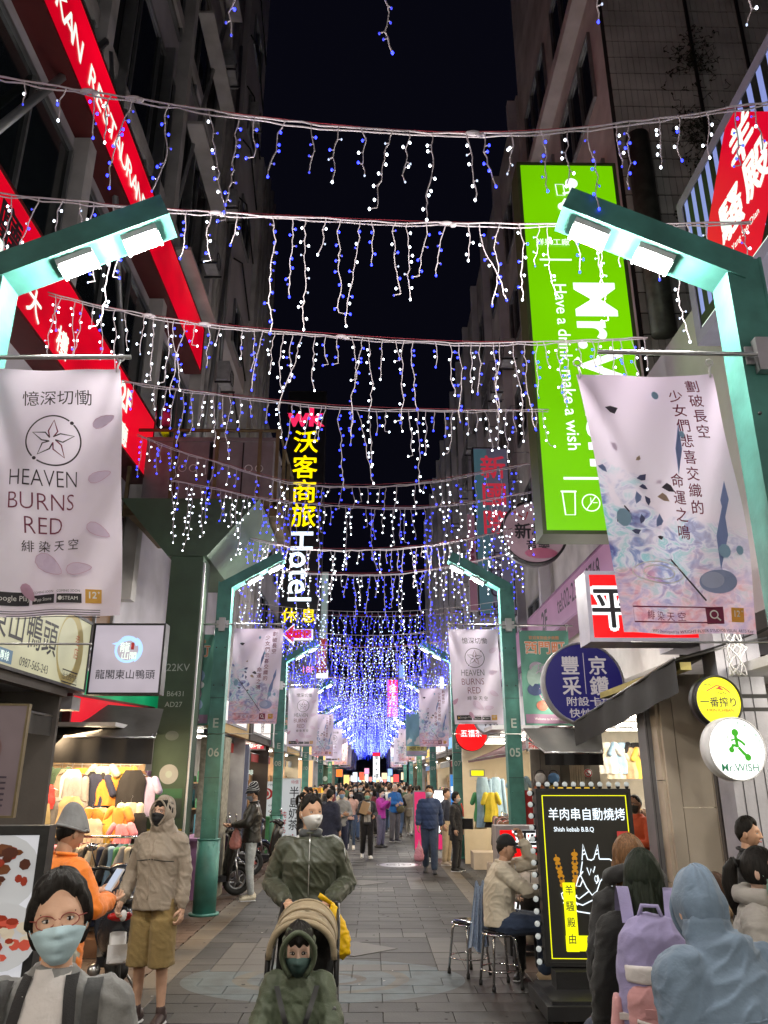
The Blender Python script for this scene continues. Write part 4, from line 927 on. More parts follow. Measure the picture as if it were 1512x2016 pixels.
# milk tea board and price board
r_, p = lightbox('menu_board', 'white board with large black milk tea characters behind the stroller man', (PY(571, 1600, 21.6).x, 21.6, PY(571, 1612, 21.6).z), X_, Z_, .52, 2.0, .1, emis('board_white', (.72, .74, .76), .55), M['white'], cat='board')
p.text('半島奶茶', .09, .66, .27, INK, .012, vertical=True, gap=1.0); p.text('+', .09, -.42, .2, INKR, .03); p.text('珍珠', .09, -.62, .26, INK, .012, vertical=True, gap=1.0); p.text('純鮮乃', -.17, .1, .17, INKR, .01, vertical=True, gap=1.1); p.text('特價', .1, .9, .1, INKR)
r_, p = lightbox('price_board', 'white price board with red spiral logo and 1992 behind the striped beanie', (PY(522, 1600, 22.6).x, 22.6, PY(522, 1605, 22.6).z), X_, Z_, .52, 1.75, .1, emis('board_white', (.72, .74, .76), .55), M['white'], cat='board')
p.text('SINCE 1992', 0, .78, .09, INKD); p.disc(0, .55, .19, INKR, ry=.15); p.ring(0, .55, .1, .035, INKW, -180, 120); p.line([(-.1, .55), (-.1, .42)], .035, INKW)
for q in range(7):
    for j in range(3): p.text(['芝麻抹', '50 55', '紅茶綠'][j][:3], -.16 + .16 * j, .25 - q * .15, .055, INKD)
# coffee shop dark board on the stall side
r_, p = mini('black board with white coffee slogans behind post E 06', 455, 1505, 19, 70, 62, mat('black_board', (.015, .013, .012), .4), None)
for q, t in enumerate(('一杯好咖啡', '從咖啡豆開始', '100%阿拉比卡咖啡')): p.text(t, .0, .22 - q * .2, .13, WHTF)
r_, p = mini('golden lit picture panel under the coffee board', 455, 1570, 19, 60, 52, emis('gold_panel', rgb(235, 165, 20), .9, var=.6, vs=2.5))
mini('white and red fascia sign over the coffee shop', 498, 1465, 21, 48, 24, emis('pinkred_fascia', rgb(225, 60, 70), .9), '珈琲', WHTF)
mini('brown vertical sign with white characters beyond the coffee shop', 492, 1425, 21.5, 30, 36, mat('brown_board', (.10, .06, .05), .5), '四海', WHTF, True)
mini('bright shop sign with cool light by the third post', 590, 1455, 30, 40, 30, emis('cool_bright', (.75, .88, 1), 1.3), '茶', INKD)
mini('cream lit panel between the third and fourth posts', 600, 1525, 33, 34, 60, emis('cream_panel', rgb(255, 205, 150), .8))
mini('orange sign over the snack stall by the fourth post', 600, 1480, 36, 26, 16, emis('orange_face', rgb(255, 160, 40), 1.1), '小吃', INKD)
mini('yellow notice board with red frame above the crowd on stall side', 622, 1556, 30, 34, 14, emis('yellow_notice', rgb(235, 190, 60), .9), '特價', INKR)
mini('white lit menu board beside the yellow notice board', 607, 1582, 28, 20, 24, emis('cool_bright', (.75, .88, 1), 1.3))

# ================================================================ signs on the goat sign side
GRN = emis('lime_sign_face', rgb(118, 205, 0), .95, var=.1, vs=.6)
GW = emis('green_sign_white', (.95, 1, .95), 1.15)
ws, p = lightbox('vertical_sign', 'tall bright green lit sign reading Mr. Wish Have a drink make a wish', (2.81, 9.0, 7.6), X_, Z_, 1.46, 5.75, .42, GRN, mat('green_housing', (.06, .085, .03), .45), fr=.05)
Rt = -math.pi / 2
def down(t, x, ya, yb, h=None, bold=0.0, m=GW):
    vs = text_mesh(t, bold)[0]; L0 = vs[:, 0].max() - vs[:, 0].min(); za, zb = PY(1150, ya, 9).z - 7.6, (PY(1150, yb, 9).z - 7.6 if yb else 0)
    h = h or (za - zb) / L0; p.text(t, x, za - L0 * h / 2, h, m, bold, rot=Rt)
down('Mr.Wish', .24, 556, None, .80, .02); down('Have a drink, make a wish', -.24, 560, 886, None, .008)
def wz(py): return PY(1150, py, 9).z - 7.6
p.line([(-.5, wz(512)), (-.05, wz(512))], .03, GW); p.line([(-.42, wz(942)), (.6, wz(942))], .035, GW)
cz = wz(990); p.line([(-.45, cz + .14), (-.29, cz + .14), (-.31, cz - .16), (-.43, cz - .16)], .018, GW, closed=True); p.line([(-.47, cz + .15), (-.27, cz + .15)], .02, GW)
p.ring(-.1, cz, .11, .014, GW); p.line([(-.17, cz - .1), (-.03, cz + .09)], .012, GW); p.line([(-.1, cz - .02), (-.1, cz + .07)], .01, GW); p.line([(-.08, cz + .0), (-.02, cz)], .01, GW)
def wish_man(p, x, y, s, m):
    p.disc(x, y + .42 * s, .13 * s, m); p.line([(x, y + .3 * s), (x + .02 * s, y), (x + .03 * s, y - .1 * s)], .12 * s, m); p.line([(x, y + .2 * s), (x - .2 * s, y + .15 * s)], .05 * s, m); p.line([(x + .02 * s, y + .2 * s), (x + .2 * s, y + .1 * s), (x + .32 * s, y - .02 * s)], .09 * s, m)
    p.line([(x, y - .05 * s), (x - .15 * s, y - .02 * s), (x - .25 * s, y - .2 * s)], .11 * s, m); p.disc(x - .23 * s, y - .18 * s, .1 * s, m); p.line([(x + .05 * s, y - .1 * s), (x + .22 * s, y - .3 * s), (x + .36 * s, y - .42 * s)], .11 * s, m); p.disc(x + .36 * s, y - .44 * s, .12 * s, m)
    p.line([(x - .34 * s, y + .38 * s), (x - .18 * s, y + .38 * s), (x - .16 * s, y + .1 * s), (x - .32 * s, y + .1 * s)], .025 * s, m, closed=True)
wish_man(p, .05, 2.2, .7, GW); p.text('鮮果工廠', -.3, 1.45, .12, GW, .01)
# striped restaurant sign along the street
ss, p = lightbox('striped_sign', 'striped sign with red diamond of white brush characters above the right lamp'.replace(' right', ''), (3.3, 4.65, 6.92), -Yv, Z_, 4.3, 1.75, .3, mat('sign_dark_green', (.012, .02, .017), .4), mat('sign_edge_lilac', (.30, .31, .42), .5), fr=.12)
SL = emis('stripe_glow', rgb(150, 165, 235), .75)
for k in range(22): p.rect(-1.98 + k * .18, -.62, -1.90 + k * .18, .75, SL, 'stripe', lay=.0022)
p.layer = 3
dr = emis('diamond_red', rgb(215, 0, 40), .95)
def rdia(cx, cy, w_, h_, m):
    pts = []
    for k, (ax, ay) in enumerate(((0, 1), (-1, 0), (0, -1), (1, 0))):
        bx, by = ((0, 1), (-1, 0), (0, -1), (1, 0))[(k + 3) % 4]; nx, ny = ((0, 1), (-1, 0), (0, -1), (1, 0))[(k + 1) % 4]
        for (ox, oy, f) in ((bx, by, .14), (nx, ny, .14)): pts.append((cx + w_ * (ax * (1 - f) + ox * f), cy + h_ * (ay * (1 - f) + oy * f)))
        if True: pts.insert(-1, (cx + w_ * ax * .93, cy + h_ * ay * .93))
    p.poly(pts, m)
rdia(-.88, .0, .82, .86, dr)
p.text('羊', -.88 + .12, .40, .46, WHTF, .03); p.text('騷', -1.13, -.10, .46, WHTF, .03); p.text('殿', -.62, -.05, .46, WHTF, .03); p.text('Yang Sao Dian', -.95, -.42, .09, WHTF, .01)
p.rect(-2.0, -.86, 2.1, -.80, emis('red_trim', rgb(200, 20, 30), 1), 'trim'); p.rect(-2.0, -.80, 2.1, -.74, WHTF, 'trim')
p.line([(.55, .45), (.75, .6), (.9, .4), (1.1, .5), (1.2, .1), (.9, -.1), (.6, .1), (.55, .45)], .06, emis('neon_yellow', rgb(225, 255, 0), 1.6)); p.disc(.9, .2, .12, dr)
# lower box signs
r_, p = lightbox('box_sign', 'red lit box sign with a white outlined character partly behind the lilac banner', (3.02, 8.4, 3.70), X_, Z_, 1.28, .80, .42, emis('pure_red_face', rgb(250, 0, 10), 1.1), mat('sign_edge_pale', (.55, .53, .66), .5), fr=.045)
OW = emis('outline_white', (.95, .98, 1), 1.3)
p.text('平', -.36, -.02, .52, OW, .07); p.text('平', -.36, -.02, .50, INK, .012); p.text('價', .2, -.02, .52, OW, .07); p.text('價', .2, -.02, .50, INK, .012)
NV = mat('navy_vinyl', (.012, .010, .09), .35, bump=.03, emit=(.01, .008, .08), es=.8)
GC = emis('cream_letter', rgb(200, 190, 190), .6)
cN = PY(1150, 1345, 10.4); r_, p = discbox('round_sign', 'large navy round sign with pale karaoke characters above the black awning', (cN.x, 10.4, cN.z), X_, Z_, .545, .2, NV, mat('sign_rim_grey', (.42, .42, .44), .4))
p.text('豐', -.17, .23, .26, GC, .02); p.text('采', -.17, -.04, .26, GC, .02); p.text('京', .2, .23, .26, GC, .02); p.text('鑽', .2, -.04, .26, GC, .02); p.line([(.015, .4), (.015, -.14)], .008, GC); p.text('附設卡拉', .05, -.24, .125, GC, .01, sx=1.25); p.text('快炒', -.08, -.39, .125, GC, .01, sx=1.2)
cK = PY(1415, 1380, 6.6); r_, p = discbox('round_sign', 'yellow lit round beer sign on a black bracket', (cK.x, 6.6, cK.z), Vector((1, .12, 0)), Z_, .215, .1, emis('yellow_face', rgb(250, 245, 20), 1.0), M['black'], fr=.018)
p.text('一番搾り', 0, -.01, .085, INK, .012); p.text('KIRIN ICHIBAN', 0, -.075, .036, ink('beer_red', (.45, .1, .02)), .01)
p.line([(-.1, .08), (-.06, .1), (0, .13), (.06, .11), (.11, .07)], .008, INKR); p.poly([(-.03, .09), (.02, .12), (.06, .085), (0, .1)], INKR); p.line([(-.12, .13), (-.08, .14), (-.05, .125)], .005, INK); p.line([(.0, .07), (.03, .06), (.05, .07), (.08, .055)], .005, INK)
cW = PY(1451, 1474, 6.1); r_, p = discbox('round_sign', 'white lit round sign with green running figure and Mr. WISH', (cW.x, 6.1, cW.z), Vector((1, .12, 0)), Z_, .235, .12, emis('white_disc_face', (1, 1, 1), 1.35), M['white'], fr=.012)
wish_man(p, .0, .03, .17 / .5 * .62, emis('green_figure', rgb(60, 180, 30), .8)); p.text('Mr.WISH', .0, -.135, .08, ink('green', (.03, .3, .15)), .004)
for k, ch in enumerate('鮮果工廠飲料'): a = R(80 - k * 16); p.text(ch, .19 * math.cos(a), .19 * math.sin(a), .03, ink('green', (.03, .3, .15)), rot=a - math.pi / 2)
bk = thing('sign_bracket', 'black steel bracket holding the two lit round signs', 'bracket', (cK.x + .2, 6.65, cK.z)); b = MB(); b.b2((-.0, -.02, .03), (.3, .02, .06)); b.b2((0, -.02, -.08), (.3, .02, -.05)); b.b2((.28, -.04, -.2), (.34, .04, .15)); b.build('arm', M['black'], bk)
# street-name lettering on the closest post
sp = thing('post_lettering', 'yellow street name characters running down the closest post by the round signs', 'lettering', (2.33, 4.0, 2.5))
p = Panel(sp, (2.33, 4.026, 0), X_, Z_, step=.0008); yl = emis('pale_yellow_letters', rgb(225, 225, 130), .7)
for ch, zz in (('西', 2.72), ('門', 2.50), ('町', 2.28)): p.text(ch, -.04, zz, .125, yl, .01)
# karaoke round sign, long pink sign, pastel vertical sign
cS = PY(1052, 1048, 13.5); r_, p = discbox('round_sign', 'pale pink round music sign with dark rim half behind the green sign', (cS.x, 13.5, cS.z), X_, Z_, .62, .2, emis('pinkish_print', rgb(170, 140, 150), .42, var=.2), M['dsteel'], fr=.05)
p.text('新櫻', -.05, .02, .32, INK, .025); p.text('音樂', .05, -.25, .22, INK, .02); p.ring(.2, .32, .14, .02, INKR); p.disc(.1, -.4, .3, ink('rose', (.5, .15, .25)), ry=.1); p.line([(-.35, .4), (-.15, .25), (-.1, .4)], .03, INKR)
PK = emis('mauve_face', rgb(165, 120, 150), .5, var=.35, vs=.8)
r_, p = band('facade_sign', 'long mauve facade sign with a phone number running behind the round signs', 3.75, 11.0, 18.5, 4.75, 5.55, PK, mat('mauve_housing', (.22, .1, .2), .5), sgn=-1)
p.text('tel:02-2311-8768', .9, .08, .5, INKD, .01, sx=.9); p.text('2F', -1.9, .02, .6, INKD, .03)
r_, p = band('facade_sign', 'second mauve facade sign further behind post E 05', 3.75, 19.2, 26, 4.6, 5.5, PK, mat('mauve_housing', (.22, .1, .2), .5), sgn=-1)
p.text('KTV', 0, 0, .5, INKD, .02)
cV = PY(972, 1040, 19.5); r_, p = lightbox('vertical_sign', 'dim pastel vertical sign with red characters at the top', (cV.x, 19.5, cV.z), X_, Z_, .98, 4.7, .3, emis('pastel_print', rgb(120, 115, 140), .32, var=.3, vs=.7), M['dsteel'])
p.rect(-.46, -2.3, -.1, 2.3, emis('pastel_blue', rgb(95, 135, 150), .3), 'print'); RG = emis('dim_red_glow', rgb(200, 50, 70), .7)
p.text('新國際', .06, 1.75, .72, RG, .02, vertical=True, gap=1.1); p.text('卡拉OK', .0, -.8, .42, INKD, .01, vertical=True)
mini('pink dotted strip sign beside the pastel vertical sign', 930, 1105, 19, 16, 190, emis('dotted_pink', rgb(150, 105, 125), .35), '●●●●●●', ink('maroon', (.15, .02, .06)), True)
# mid distance signs by post E 05
r_, p = discbox('round_sign', 'red lit round sign with white characters behind the white banner', PY(928, 1446, 16.5), X_, Z_, .33, .14, emis('pure_red_face', rgb(250, 0, 10), 1.1), DRED, fr=.012); p.text('五福茶', 0, .02, .15, OW, .02)
r_, p = discbox('round_sign', 'white round sign with black script overlapping the red round sign', PY(965, 1412, 15.8), X_, Z_, .34, .12, emis('soft_white_face', rgb(205, 205, 215), .55), M['greyp'], fr=.03); p.text('W8', 0, -.1, .2, INK, .02)
r_, p = mini('white placard with red brush character on a corner bracket', 1052, 1462, 13.2, 28, 34, mat('placard_white', (.6, .56, .56), .5), '繡', INKR); 
r_, p = mini('white placard with red number character next to the first placard', 1072, 1458, 13.3, 24, 40, mat('placard_white', (.6, .56, .56), .5), '號', INKR)
mini('bright white lit column sign beside post E 07', 902, 1490, 22, 20, 22, emis('bright_white_face', (1, 1, 1), 1.8))
mini('vertical white and red lit sign on post E 07', 870, 1352, 27, 8, 40, emis('bright_white_face', (1, 1, 1), 1.8)); mini('second vertical white lit sign on post E 07', 893, 1348, 27, 8, 26, emis('bright_white_face', (1, 1, 1), 1.8))
mini('pink sign reading men over white lettering standing by walkers', 843, 1615, 21.5, 58, 118, emis('magenta_face', rgb(225, 50, 110), .95, var=.15), None)
r_, p = mini('bright white lit panel behind the blue jacket walker', 858, 1598, 21.0, 38, 88, emis('bright_white_face', (1, 1, 1), 1.8))
mini('blue lit pillar sign with white round logo', 894, 1555, 22.5, 16, 62, emis('blue_pillar', rgb(60, 140, 220), .8), '郵', OW)
mini('yellow awning sign by the cream wall', 940, 1522, 17, 28, 14, emis('yellow_face', rgb(250, 235, 20), 1.0))
r_, p = lightbox('box_sign', 'red standing sign with outlined characters beside the seated couple', (PY(1036, 1700, 9.6).x, 9.75, (PY(1036, 1626, 9.75).z + .32) / 2 ), X_, Z_, .62, PY(1036, 1626, 9.75).z - .32, .3, emis('pure_red_face', rgb(250, 0, 10), 1.1), mat('sign_edge_grey', (.34, .30, .30), .5), fr=.045)
for k, ch in enumerate('平價炒'): p.text(ch, .03, .34 - k * .35, .32, OW, .07); p.text(ch, .03, .34 - k * .35, .31, INK, .012)
b = MB(); b.b2((-.2, -.12, -.32), (.2, .12, 0)); b.build('base', M['dsteel'], r_)

# awnings, goat sign side
slab('awning', 'big black awning sloping over the beige wall under the red box sign', 'awning', [(4.0, 6.9, 3.35), (4.0, 10.4, 3.3), (2.62, 10.3, 2.58), (2.70, 6.9, 2.90)], .02, M['tarpb'], fringe=.30)
slab('awning', 'dark grey awning with short valance over the plush bag stall', 'awning', [(2.3, 12.2, 2.62), (3.5, 12.2, 2.62), (3.16, 11.0, 2.22), (2.35, 11.0, 2.22)], .02, M['tarpb'], fringe=.16)
slab('awning', 'striped mauve awning over the bright clothes shop', 'awning', [(3.6, 13.2, 2.85), (3.6, 19.6, 2.85), (2.35, 19.8, 2.32), (2.45, 13.2, 2.32)], .02, mat('mauve_awning', (.22, .12, .15), .7), fringe=.05)
slab('awning', 'grey striped small awning beside post E 07', 'awning', [(3.4, 20.4, 2.6), (3.4, 22.6, 2.6), (2.35, 22.6, 2.3), (2.35, 20.4, 2.3)], .02, mat('grey_stripe_awning', (.30, .29, .29), .7), fringe=.25)
slab('awning', 'blue and red awning on the stall side beyond the olive column', 'awning', [(-4.4, 14.6, 3.2), (-4.4, 18.6, 3.2), (-3.0, 18.8, 2.62), (-3.0, 14.6, 2.62)], .02, mat('blue_awning', (.10, .16, .26), .6), fringe=.2, fm=mat('red_valance', (.45, .05, .05), .6))
for k, y0 in enumerate((20, 24.4, 28.8, 33.4)):
    slab('awning', '%s awning of the row beyond the coffee shop' % ['red', 'grey', 'white', 'green'][k], 'awning', [(-4.2, y0, 3.0), (-4.2, y0 + 3.8, 3.0), (-3.0, y0 + 3.8, 2.5), (-3.0, y0, 2.5)], .02, mat('awning_%s' % k, [(.4, .06, .06), (.25, .25, .25), (.55, .55, .55), (.05, .25, .15)][k], .7), fringe=.2)
    slab('awning', '%s awning of the row beyond post E 07' % ['maroon', 'grey', 'cream', 'blue'][k], 'awning', [(3.8, y0 + 4, 3.0), (3.8, y0 + 7.8, 3.0), (2.7, y0 + 7.8, 2.5), (2.7, y0 + 4, 2.5)], .02, mat('awningr_%s' % k, [(.2, .03, .04), (.22, .22, .22), (.5, .45, .35), (.08, .18, .4)][k], .7), fringe=.2)
# standing poster and lit food board on the stall side
r_, p = lightbox('menu_poster', 'beige poster of a drink hung on a rope at the stall corner', (-2.45, 4.6, 1.98), Vector((1, .1, 0)), Z_, .9, .62, .03, emis('dim_poster', rgb(125, 105, 108), .33, var=.3, vs=4), M['brown'], cat='poster', fr=.012)
p.disc(-.05, .1, .14, ink('chai', (.18, .10, .09))); p.disc(.2, .05, .13, ink('chai2', (.14, .07, .07)))
for q in range(6): p.rect(-.2, -.1 - q * .03, .38, -.09 - q * .03, INKD, 'print')
r_, p = lightbox('food_board', 'lit snack menu board in a black frame with yellow characters on red', (-1.665, 3.35, 1.02), Vector((1, .12, 0)), Z_, .72, 1.35, .09, emis('food_white', rgb(215, 215, 220), .7), M['black'], cat='board', fr=.035)
rf = random.Random(21); FC = [(120, 70, 40), (230, 215, 190), (150, 50, 30), (225, 130, 40), (215, 90, 70), (230, 200, 60), (120, 170, 60), (90, 45, 30), (200, 60, 40), (235, 225, 210)]
for cx, cy0, n_, cs, rr_ in ((.18, .50, 34, (0, 7, 2), .12), (.24, .28, 30, (1, 2, 4), .10), (.1, .1, 30, (3, 4, 8), .12), (.24, .02, 16, (4, 3, 5), .09), (.2, -.46, 34, (5, 6, 9), .13), (.05, -.3, 20, (6, 3, 2), .1)):
    p.disc(cx, cy0, rr_ * 1.35, emis('food_plate', rgb(200, 200, 200), .6), 'food_print', 20, rr_ * 1.2)
    for q in range(n_):
        a_ = rf.uniform(0, 6.3); d_ = rr_ * rf.random() ** .5; c = FC[rf.choice(cs)]; p.disc(cx + d_ * math.cos(a_), cy0 + d_ * math.sin(a_) * .85, rf.uniform(.012, .035), emis('food_%d_%d' % c[:2], rgb(*c), rf.uniform(.4, .6)), 'food_print', 7, rf.uniform(.01, .025))
p.rect(.19, -.36, .29, .0, emis('menu_red', rgb(225, 10, 20), .8), 'print'); p.text('熱銷產品', .24, -.055, .07, YG, .02, vertical=True, gap=1.15)
b = MB(); b.b2((-.34, -.2, -.3), (.34, .2, -.26)); b.b2((-.3, -.03, -.27), (-.25, .03, .02)); b.b2((.25, -.03, -.27), (.3, .03, .02)); b.build('stand', M['black'], r_)
# ================================================================ shop rooms under the buildings
WARMC = (1, .74, .46); NEUT = (1, .90, .74); COOL = (.86, .93, 1)
def shop_room(name, label, side, y0, y1, wall, lc, power, xf=2.75, depth=2.6, tubes=2, floor=None, fascia=None, cam_side=False, zc=2.75, ar=True):
    xf_ = side * xf; xb = side * (xf + depth); r = thing(name, label, 'shop', (side * (xf + depth / 2), (y0 + y1) / 2, 0))
    lo, hi = min(xf_, xb), max(xf_, xb)
    b = MB(); b.b2((xb - .05, y0, 0), (xb + .05, y1, zc)); b.build('back_wall', wall, r, world=True)
    b = MB(); b.b2((lo, y1 - .06, 0), (hi, y1, zc)); b.build('side_wall', wall, r, world=True)
    if cam_side: b = MB(); b.b2((lo, y0, 0), (hi, y0 + .06, zc)); b.build('side_wall', wall, r, world=True)
    b = MB(); b.b2((lo, y0, zc), (hi, y1, zc + .08)); b.build('ceiling', M['white'], r, world=True)
    if fascia: b = MB(); b.b2((xf_ - .06, y0 + .02, zc - .05), (xf_ + .06, y1 - .02, zc + .55)); b.build('fascia', fascia, r, world=True)
    for k in range(tubes):
        yy = y0 + (y1 - y0) * (k + .5) / tubes; b = MB(); b.tube([(lo + .3, yy, zc - .05), (hi - .3, yy, zc - .05)], .02, 8); b.build('ceiling_tube', M['tube'] if lc is not COOL else M['tubew'], r, world=True)
    if ar:
        area('shop_light', Vector((side * (xf + depth * .45), (y0 + y1) / 2, zc - .12)), depth * .6, power, lc, aim=(-side * .55, 0, -1), parent=r, sy=(y1 - y0) * .7)
    return r
CW_ = mat('cream_shop_wall', (.70, .60, .44), .7, var=.05); GW_ = mat('grey_shop_wall', (.35, .34, .34), .7); PW_ = mat('peach_shop_wall', (.62, .42, .28), .7); BW_ = mat('dark_shop_wall', (.06, .05, .045), .6); OW_ = mat('ochre_shop_wall', (.5, .35, .15), .7)
shop_room('unseen_shop', 'unseen lit shop room added behind the viewer on the stall side', -1, -5.5, 3.0, CW_, NEUT, 260, fascia=GW_)  # two rooms out of view, added to light the nearest people from the front
shop_room('unseen_shop', 'unseen lit shop room added behind the viewer on the goat sign side', 1, -5.5, 3.5, CW_, NEUT, 240, fascia=GW_)
shop_room('snack_shop', 'dim snack shop under the long beige sign', -1, 3.2, 8.4, BW_, NEUT, 90, xf=3.3, fascia=BW_)
shop_room('eating_house', 'shop room behind the beige wall by the round signs', 1, 4.0, 7.6, BW_, NEUT, 110, xf=3.2)
shop_room('fashion_shop', 'bright fashion shop with mannequin behind the goat sign', 1, 10.2, 14.6, mat('ivory_wall', (.66, .60, .50), .7), NEUT, 230, xf=2.95, depth=2.9, tubes=3)
shop_room('clothes_shop', 'bright cream clothes shop behind post E 05', 1, 14.7, 19.9, CW_, (1, .85, .62), 240, xf=2.2, depth=2.9, tubes=3)
seq = [(1, 20.4, 23.6, GW_, COOL, 70, 'grey shop beside the blue pillar'), (1, 23.8, 29, BW_, NEUT, 90, 'dark shop past the blue pillar'), (1, 29.2, 34.5, CW_, NEUT, 130, 'cream shop past the dark shop'), (1, 34.7, 41, PW_, WARMC, 130, 'peach shop by the far banners'), (1, 41.2, 49, GW_, COOL, 150, 'grey shop near the far crowd'), (1, 49.2, 60, CW_, NEUT, 200, 'last cream shop of the goat sign side'),
       (-1, 13.4, 17.4, GW_, NEUT, 60, 'grey stone fronted shop behind post E 06'), (-1, 17.6, 21.4, BW_, WARMC, 60, 'dark coffee shop behind the scooters'), (-1, 21.6, 25.4, PW_, WARMC, 130, 'peach shop behind the milk tea board'), (-1, 25.6, 30, CW_, NEUT, 140, 'cream shop past the milk tea board'), (-1, 30.2, 36, PW_, WARMC, 160, 'orange glowing snack shop'), (-1, 36.2, 42, GW_, COOL, 140, 'cool lit shop past the snack shop'), (-1, 42.2, 50, OW_, WARMC, 190, 'ochre shop near the far crowd'), (-1, 50.2, 60, CW_, NEUT, 200, 'last cream shop of the stall side')]
goods = [mat('goods_%d' % k, c, .6) for k, c in enumerate(((.5, .1, .08), (.6, .5, .15), (.1, .3, .4), (.55, .5, .45), (.3, .15, .3), (.1, .35, .15), (.6, .3, .1), (.05, .05, .06)))]
for sd, y0, y1, wm_, lc, pw, lab in seq:
    rr = random.Random(int(y0 * 7)); r = shop_room('shop', lab, sd, y0, y1, wm_, lc, pw * 1.7, fascia=[GW_, OW_, BW_][int(y0) % 3], ar=y0 < 50)
    # a stocked shelf against the far wall, a lit band sign over the front
    xf = 2.9
    sh = thing('shelf', 'stocked shelf standing in the ' + lab, 'shelf', (sd * 4.1, y1 - .35, 0))
    for zz in (.3, .8, 1.3, 1.8): b = MB(); b.b2((-.95, -.18, zz), (.95, .18, zz + .03)); b.build('board', M['wood'], sh)
    for xx in (-.95, .95): b = MB(); b.b2((xx - .02, -.18, 0), (xx + .02, .18, 2.0)); b.build('upright', M['wood'], sh)
    for zz in (.33, .83, 1.33, 1.83):
        for q in range(8):
            w_, h_ = rr.uniform(.08, .2), rr.uniform(.12, .4); b = MB(); b.b2((-.85 + q * .22, -.15, zz), (-.85 + q * .22 + w_, .1, zz + h_)); b.build('goods', rr.choice(goods), sh)
    for q, (cc, tx) in enumerate([((255, 90, 60), '美食'), ((250, 240, 235), '服飾'), ((255, 200, 70), '小吃'), ((120, 190, 255), '飲料')]):
        if q == int(y0) % 4:
            band('fascia_sign', 'lit fascia sign over the ' + lab, sd * 2.68, y0 + .3, y1 - .4, 2.85, 3.3, emis('fascia_glow_%d' % q, rgb(*cc), .9, var=.3), M['greyp'], sgn=-sd)[1].text(tx, 0, 0, .3, INK, .01)
    # counter
    b = MB(); b.box((0, 0, .45), (.5, (y1 - y0) * .55, .9)); b.box((0, 0, .92), (.56, (y1 - y0) * .57, .04)); co = b.build('counter', rr.choice(goods)); co.location = (sd * 3.0, y0 + (y1 - y0) * .45, 0); tag(co, 'display counter at the front of the ' + lab, 'counter')
# stone-look wall piece behind the olive column, coffee picture etc.
b = MB(); b.b2((-3.05, 14.3, 0), (-2.62, 14.9, 2.6)); o = b.build('stone_pier', mat('rough_stone', (.30, .28, .22), .9, var=.4, vs=14, bump=.8, bs=18)); tag(o, 'rough stone pier just behind post E 06', 'pillar')
b = MB(); b.b2((-.06, -.06, 0), (.06, .06, 2.6)); o = b.build('blue_grey_pole', mat('blue_grey_paint', (.16, .18, .27), .5)); o.location = PZ(436 + 8, 1760); o.location = (-2.75, 17.6, 0); tag(o, 'slim blue grey pole with stickers by the scooters', 'pole')

# beige wall, steel pillars by the shop corner
bw = thing('beige_wall', 'beige panelled wall beside the yellow round sign', 'wall', (3.25, 8.3, 0))
x0, x1 = PY(1322, 1600, 8).x, PY(1437, 1600, 8).x
wm2 = M['beige']
for (a, c, z0, z1) in ((x0, x0 + .12, 0, 2.9), (x0 + .128, x1 - .128, 1.62, 2.9), (x0 + .128, x1 - .128, 0, 1.612), (x1 - .12, x1, 0, 2.9)):
    b = MB(); b.b2((a, 8.0, z0), (c, 8.06, z1)); b.build('panel', wm2, bw, world=True)
for (z0, z1) in ((0, .93), (.938, 1.86), (1.868, 2.9)): b = MB(); b.b2((x0 - .03, 8.062, z0), (x0 + .03, 8.4, z1)); b.build('panel', wm2, bw, world=True)
sp_ = thing('steel_pillar', 'brushed grey steel pillar at the edge of the beige wall', 'pillar', (PY(1306, 1600, 8.3).x, 8.35, 0))
b = MB(); b.b2((-.12, -.12, 0), (.12, .12, 2.9)); b.build('shaft', mat('steel_sheet', (.22, .22, .235), .45, .5), sp_); p = Panel(sp_, sp_.location + Vector((0, -.121, 0)), X_, Z_, step=.0008)
p.rect(-.06, 1.55, .08, 2.05, M['white'], 'notice'); p.text('熱賣中', .01, 1.95, .035, INKR); p.rect(-.03, 1.6, .05, 1.85, mat('photo_print', (.4, .42, .5), .5, var=.5, vs=30), 'notice'); p.line([(-.10, 0), (-.10, 2.9)], .006, M['dsteel'], 'seam'); p.line([(.10, 0), (.10, 2.9)], .006, M['dsteel'], 'seam')
sp2 = thing('steel_pillar', 'pale metal clad pillar beneath the white round sign', 'pillar', (PY(1438, 1500, 7.0).x + .11, 7.0, 0)); b = MB(); b.b2((-.11, 0, 0), (.3, .3, 3.4)); b.build('shaft', mat('pale_metal', (.38, .38, .43), .5, .3), sp2)
for q in (-.03, .07, .17): b = MB(); b.b2((q, -.004, 0), (q + .006, -.001, 3.4)); b.build('seam', M['dsteel'], sp2)
b = MB()
rr = random.Random(4)
for k in range(7):
    x, z = PY(1440, 1280, 6.6).x, PY(1440, 1250, 6.6).z; pts = []
    for q in range(9): pts.append((x + .07 * math.sin(q * .9 + k) + rr.uniform(-.03, .03), 6.55 + rr.uniform(-.05, .05), z + .25 - q * .075))
    b.tube(pts, .007, 5)
o = b.build('loose_cables', M['white']); o.name = 'cable_tangle'; tag(o, 'tangle of white cables hanging above the yellow round sign', 'cable')
for (lab, a, c) in (('thin yellow tube housing under the black awning', (2.78, 7.0, 2.86), (2.78, 9.6, 2.70)),):
    b = MB(); b.b2((a[0], a[1], a[2] - .05), (a[0] + .1, c[1], a[2] + .02)); o = b.build('lamp_housing', mat('yellow_housing', (.5, .42, .12), .5)); tag(o, lab, 'lamp')

